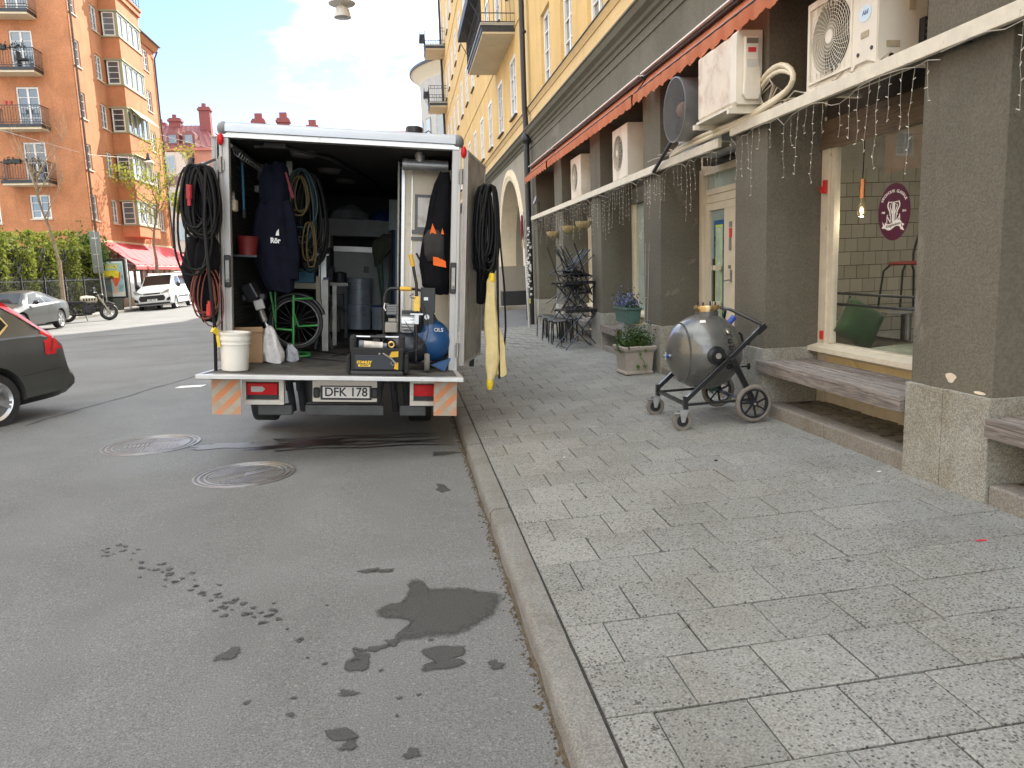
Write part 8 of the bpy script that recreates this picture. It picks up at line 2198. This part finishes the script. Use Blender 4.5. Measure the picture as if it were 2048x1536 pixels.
q = MB(); q.box(-.18, .22, -.15, .15, .30, .60); q.cyl((.02, -.2, .42), (.02, .2, .42), .12, n=18); q.bar((.0, 0, .5), (-.1, 0, .74), .16, .14); q.bar((.1, 0, .5), (.22, 0, .72), .16, .14); q.build('engine', iron, mc, bevel=.02)
q = MB(); q.tube([(.2, -.14, .45), (.1, -.17, .26), (-.3, -.18, .25), (-.85, -.18, .34)], [.025, .025, .04, .045], 9); q.build('exhaust', black_metal, mc, smooth=60)
q = MB(); q.tube([(.40, 0, .95), (.2, 0, .88), (-.3, 0, .68), (-.7, 0, .33)], .025, 8); q.tube([(.40, 0, .95), (.3, 0, .45), (.1, 0, .28), (-.3, 0, .28), (-.4, 0, .65)], .022, 8); q.build('frame', black_metal, mc, smooth=60)
q = MB(); q.tube([(.22, -.38, 1.06), (.33, -.28, 1.08), (.38, -.1, 1.02), (.38, .1, 1.02), (.33, .28, 1.08), (.22, .38, 1.06)], .014, 8); q.build('handlebar', black_metal, mc, smooth=60)
q = MB(); q.sphere((.50, 0, .92), .10, 14, 10, (.9, 1, 1)); q.build('headlight', black, mc, smooth=60)
q = MB(); q.tube([(.60, 0, .66), (.72, 0, .67), (.9, 0, .58)], .05, 8); q.tube([(-.5, 0, .66), (-.75, 0, .68), (-.98, 0, .52)], .06, 8); q.bar((-.1, .1, .28), (-.02, .3, .0), .02, .02); q.build('mudguard', black, mc, smooth=60)
for s in (-1, 1):
    q = MB(); q.bar((.30, s * .26, 1.08), (.30, s * .32, 1.2), .01, .01); q.sphere((.29, s * .33, 1.23), .05, 10, 6, (.3, 1.2, .8)); q.build('mirror', chrome, mc)

# ------------------------------------------------------------------ hanging street lamp and wires
ln_ = thing('street_lamp', 'pale hanging street lamp on its span wire above the truck', 'street lamp', (-1.26, 22, 8.45))
q = MB(); q.lathe([(.23, 0), (.225, .02), (.19, .20), (.13, .27), (.11, .30), (.35, .34), (.36, .37), (.12, .44), (.08, .62), (.001, .64)], 32); q.build('shade', mat('lamp_grey', (.50, .49, .46), .45, var=.08), ln_, smooth=35)
q = MB(); q.lathe([(.001, -.012), (.12, -.006), (.222, .004), (.222, .012), (.001, .012)], 28); q.build('glass_cover', mat('lamp_glass', (.34, .36, .36), .15, var=.1), ln_, smooth=40)
q = MB(); q.tube([(-15.7, .2, 1.3), (-8, .1, .95), (0, 0, .68), (2, 0, .8), (4.5, 0, 1.0)], .013, 5); q.build('span_wire', iron, ln_)
def wire(pts, label, r=.012):
    q = MB(); q.tube(pts, r, 5); tag(q.build('overhead_wire', mat('wire_grey', (.55, .53, .5), .5)), label, 'wire')
wire([(-26, 38, 11.6), (-21.5, 41.5, 9.9), (-16.9, 46, 8.6), (-15.95, 50.4, 9.0)], 'thin pale cable sagging across the orange house front', .014)
wire([(-15.95, 52, 11.0), (-12, 58, 10.4), (3.2, 60, 12.5)], 'thin dark cable from the bay across the street', .01)
hk = thing('hanging_lamp', 'small dark bell lamp hanging in front of the bay of the orange house', 'lamp', (-14.8, 49.5, 8.75))
q = MB(); q.lathe([(.16, -.02), (.15, .06), (.09, .18), (.06, .40), (.001, .42)], 16); q.build('shade', black, hk, smooth=40)
q = MB(); q.lathe([(.25, -.14), (.24, -.10), (.14, -.02), (.001, .0)], 16); q.build('reflector', white_paint, hk, smooth=40)
q = MB(); q.tube([(0, 0, .4), (.0, 0, .52), (-1.1, .6, .62)], .012, 5); q.build('wire', iron, hk)

# house opposite the shop, unseen: added for warm sun bounce and reflections
ho = thing('cream_house', 'cream house across the street, out of view, added for warm bounced sunlight', 'building', (-23, -12, 0))
hh = [(y, y + 1.1, z, z + 1.7) for y in [-38 + 3.1 * k for k in range(16)] for z in (1.2, 4.6, 8.0, 11.4, 14.8)]
q = MB(); wall_holes(q, lambda u, v: (-17.2, u, v), -40, 12, 0, 18.5, hh, .2, (-1, 0, 0)); q.box(-29, -17.5, -40, 12, 0, 18.4); q.build('wall', mat('cream_house_plaster', (.66, .50, .33), .9, var=.06), ho, world=True)
q = MB(); q.prism([(-16.7, 18.4), (-16.7, 18.6), (-23, 22), (-29, 18.4)], 'y', -40.3, 12.3); q.build('roof', iron, ho, world=True)
for h in hh: window_x(ho, -17.2, *h, rec=.08, cols=2, rows=3, sgn=-1, fw=.09)
# ------------------------------------------------------------------ turn the lettering into meshes
bpy.context.view_layer.update()
dg = bpy.context.evaluated_depsgraph_get()
made = [(o, bpy.data.meshes.new_from_object(o.evaluated_get(dg))) for o in TEXTS]
for o, me in made:
    n = bpy.data.objects.new('lettering', me); COL.objects.link(n)
    n.parent = o.parent; n.matrix_parent_inverse = o.matrix_parent_inverse.copy(); n.matrix_basis = o.matrix_basis.copy()
    bpy.data.objects.remove(o)
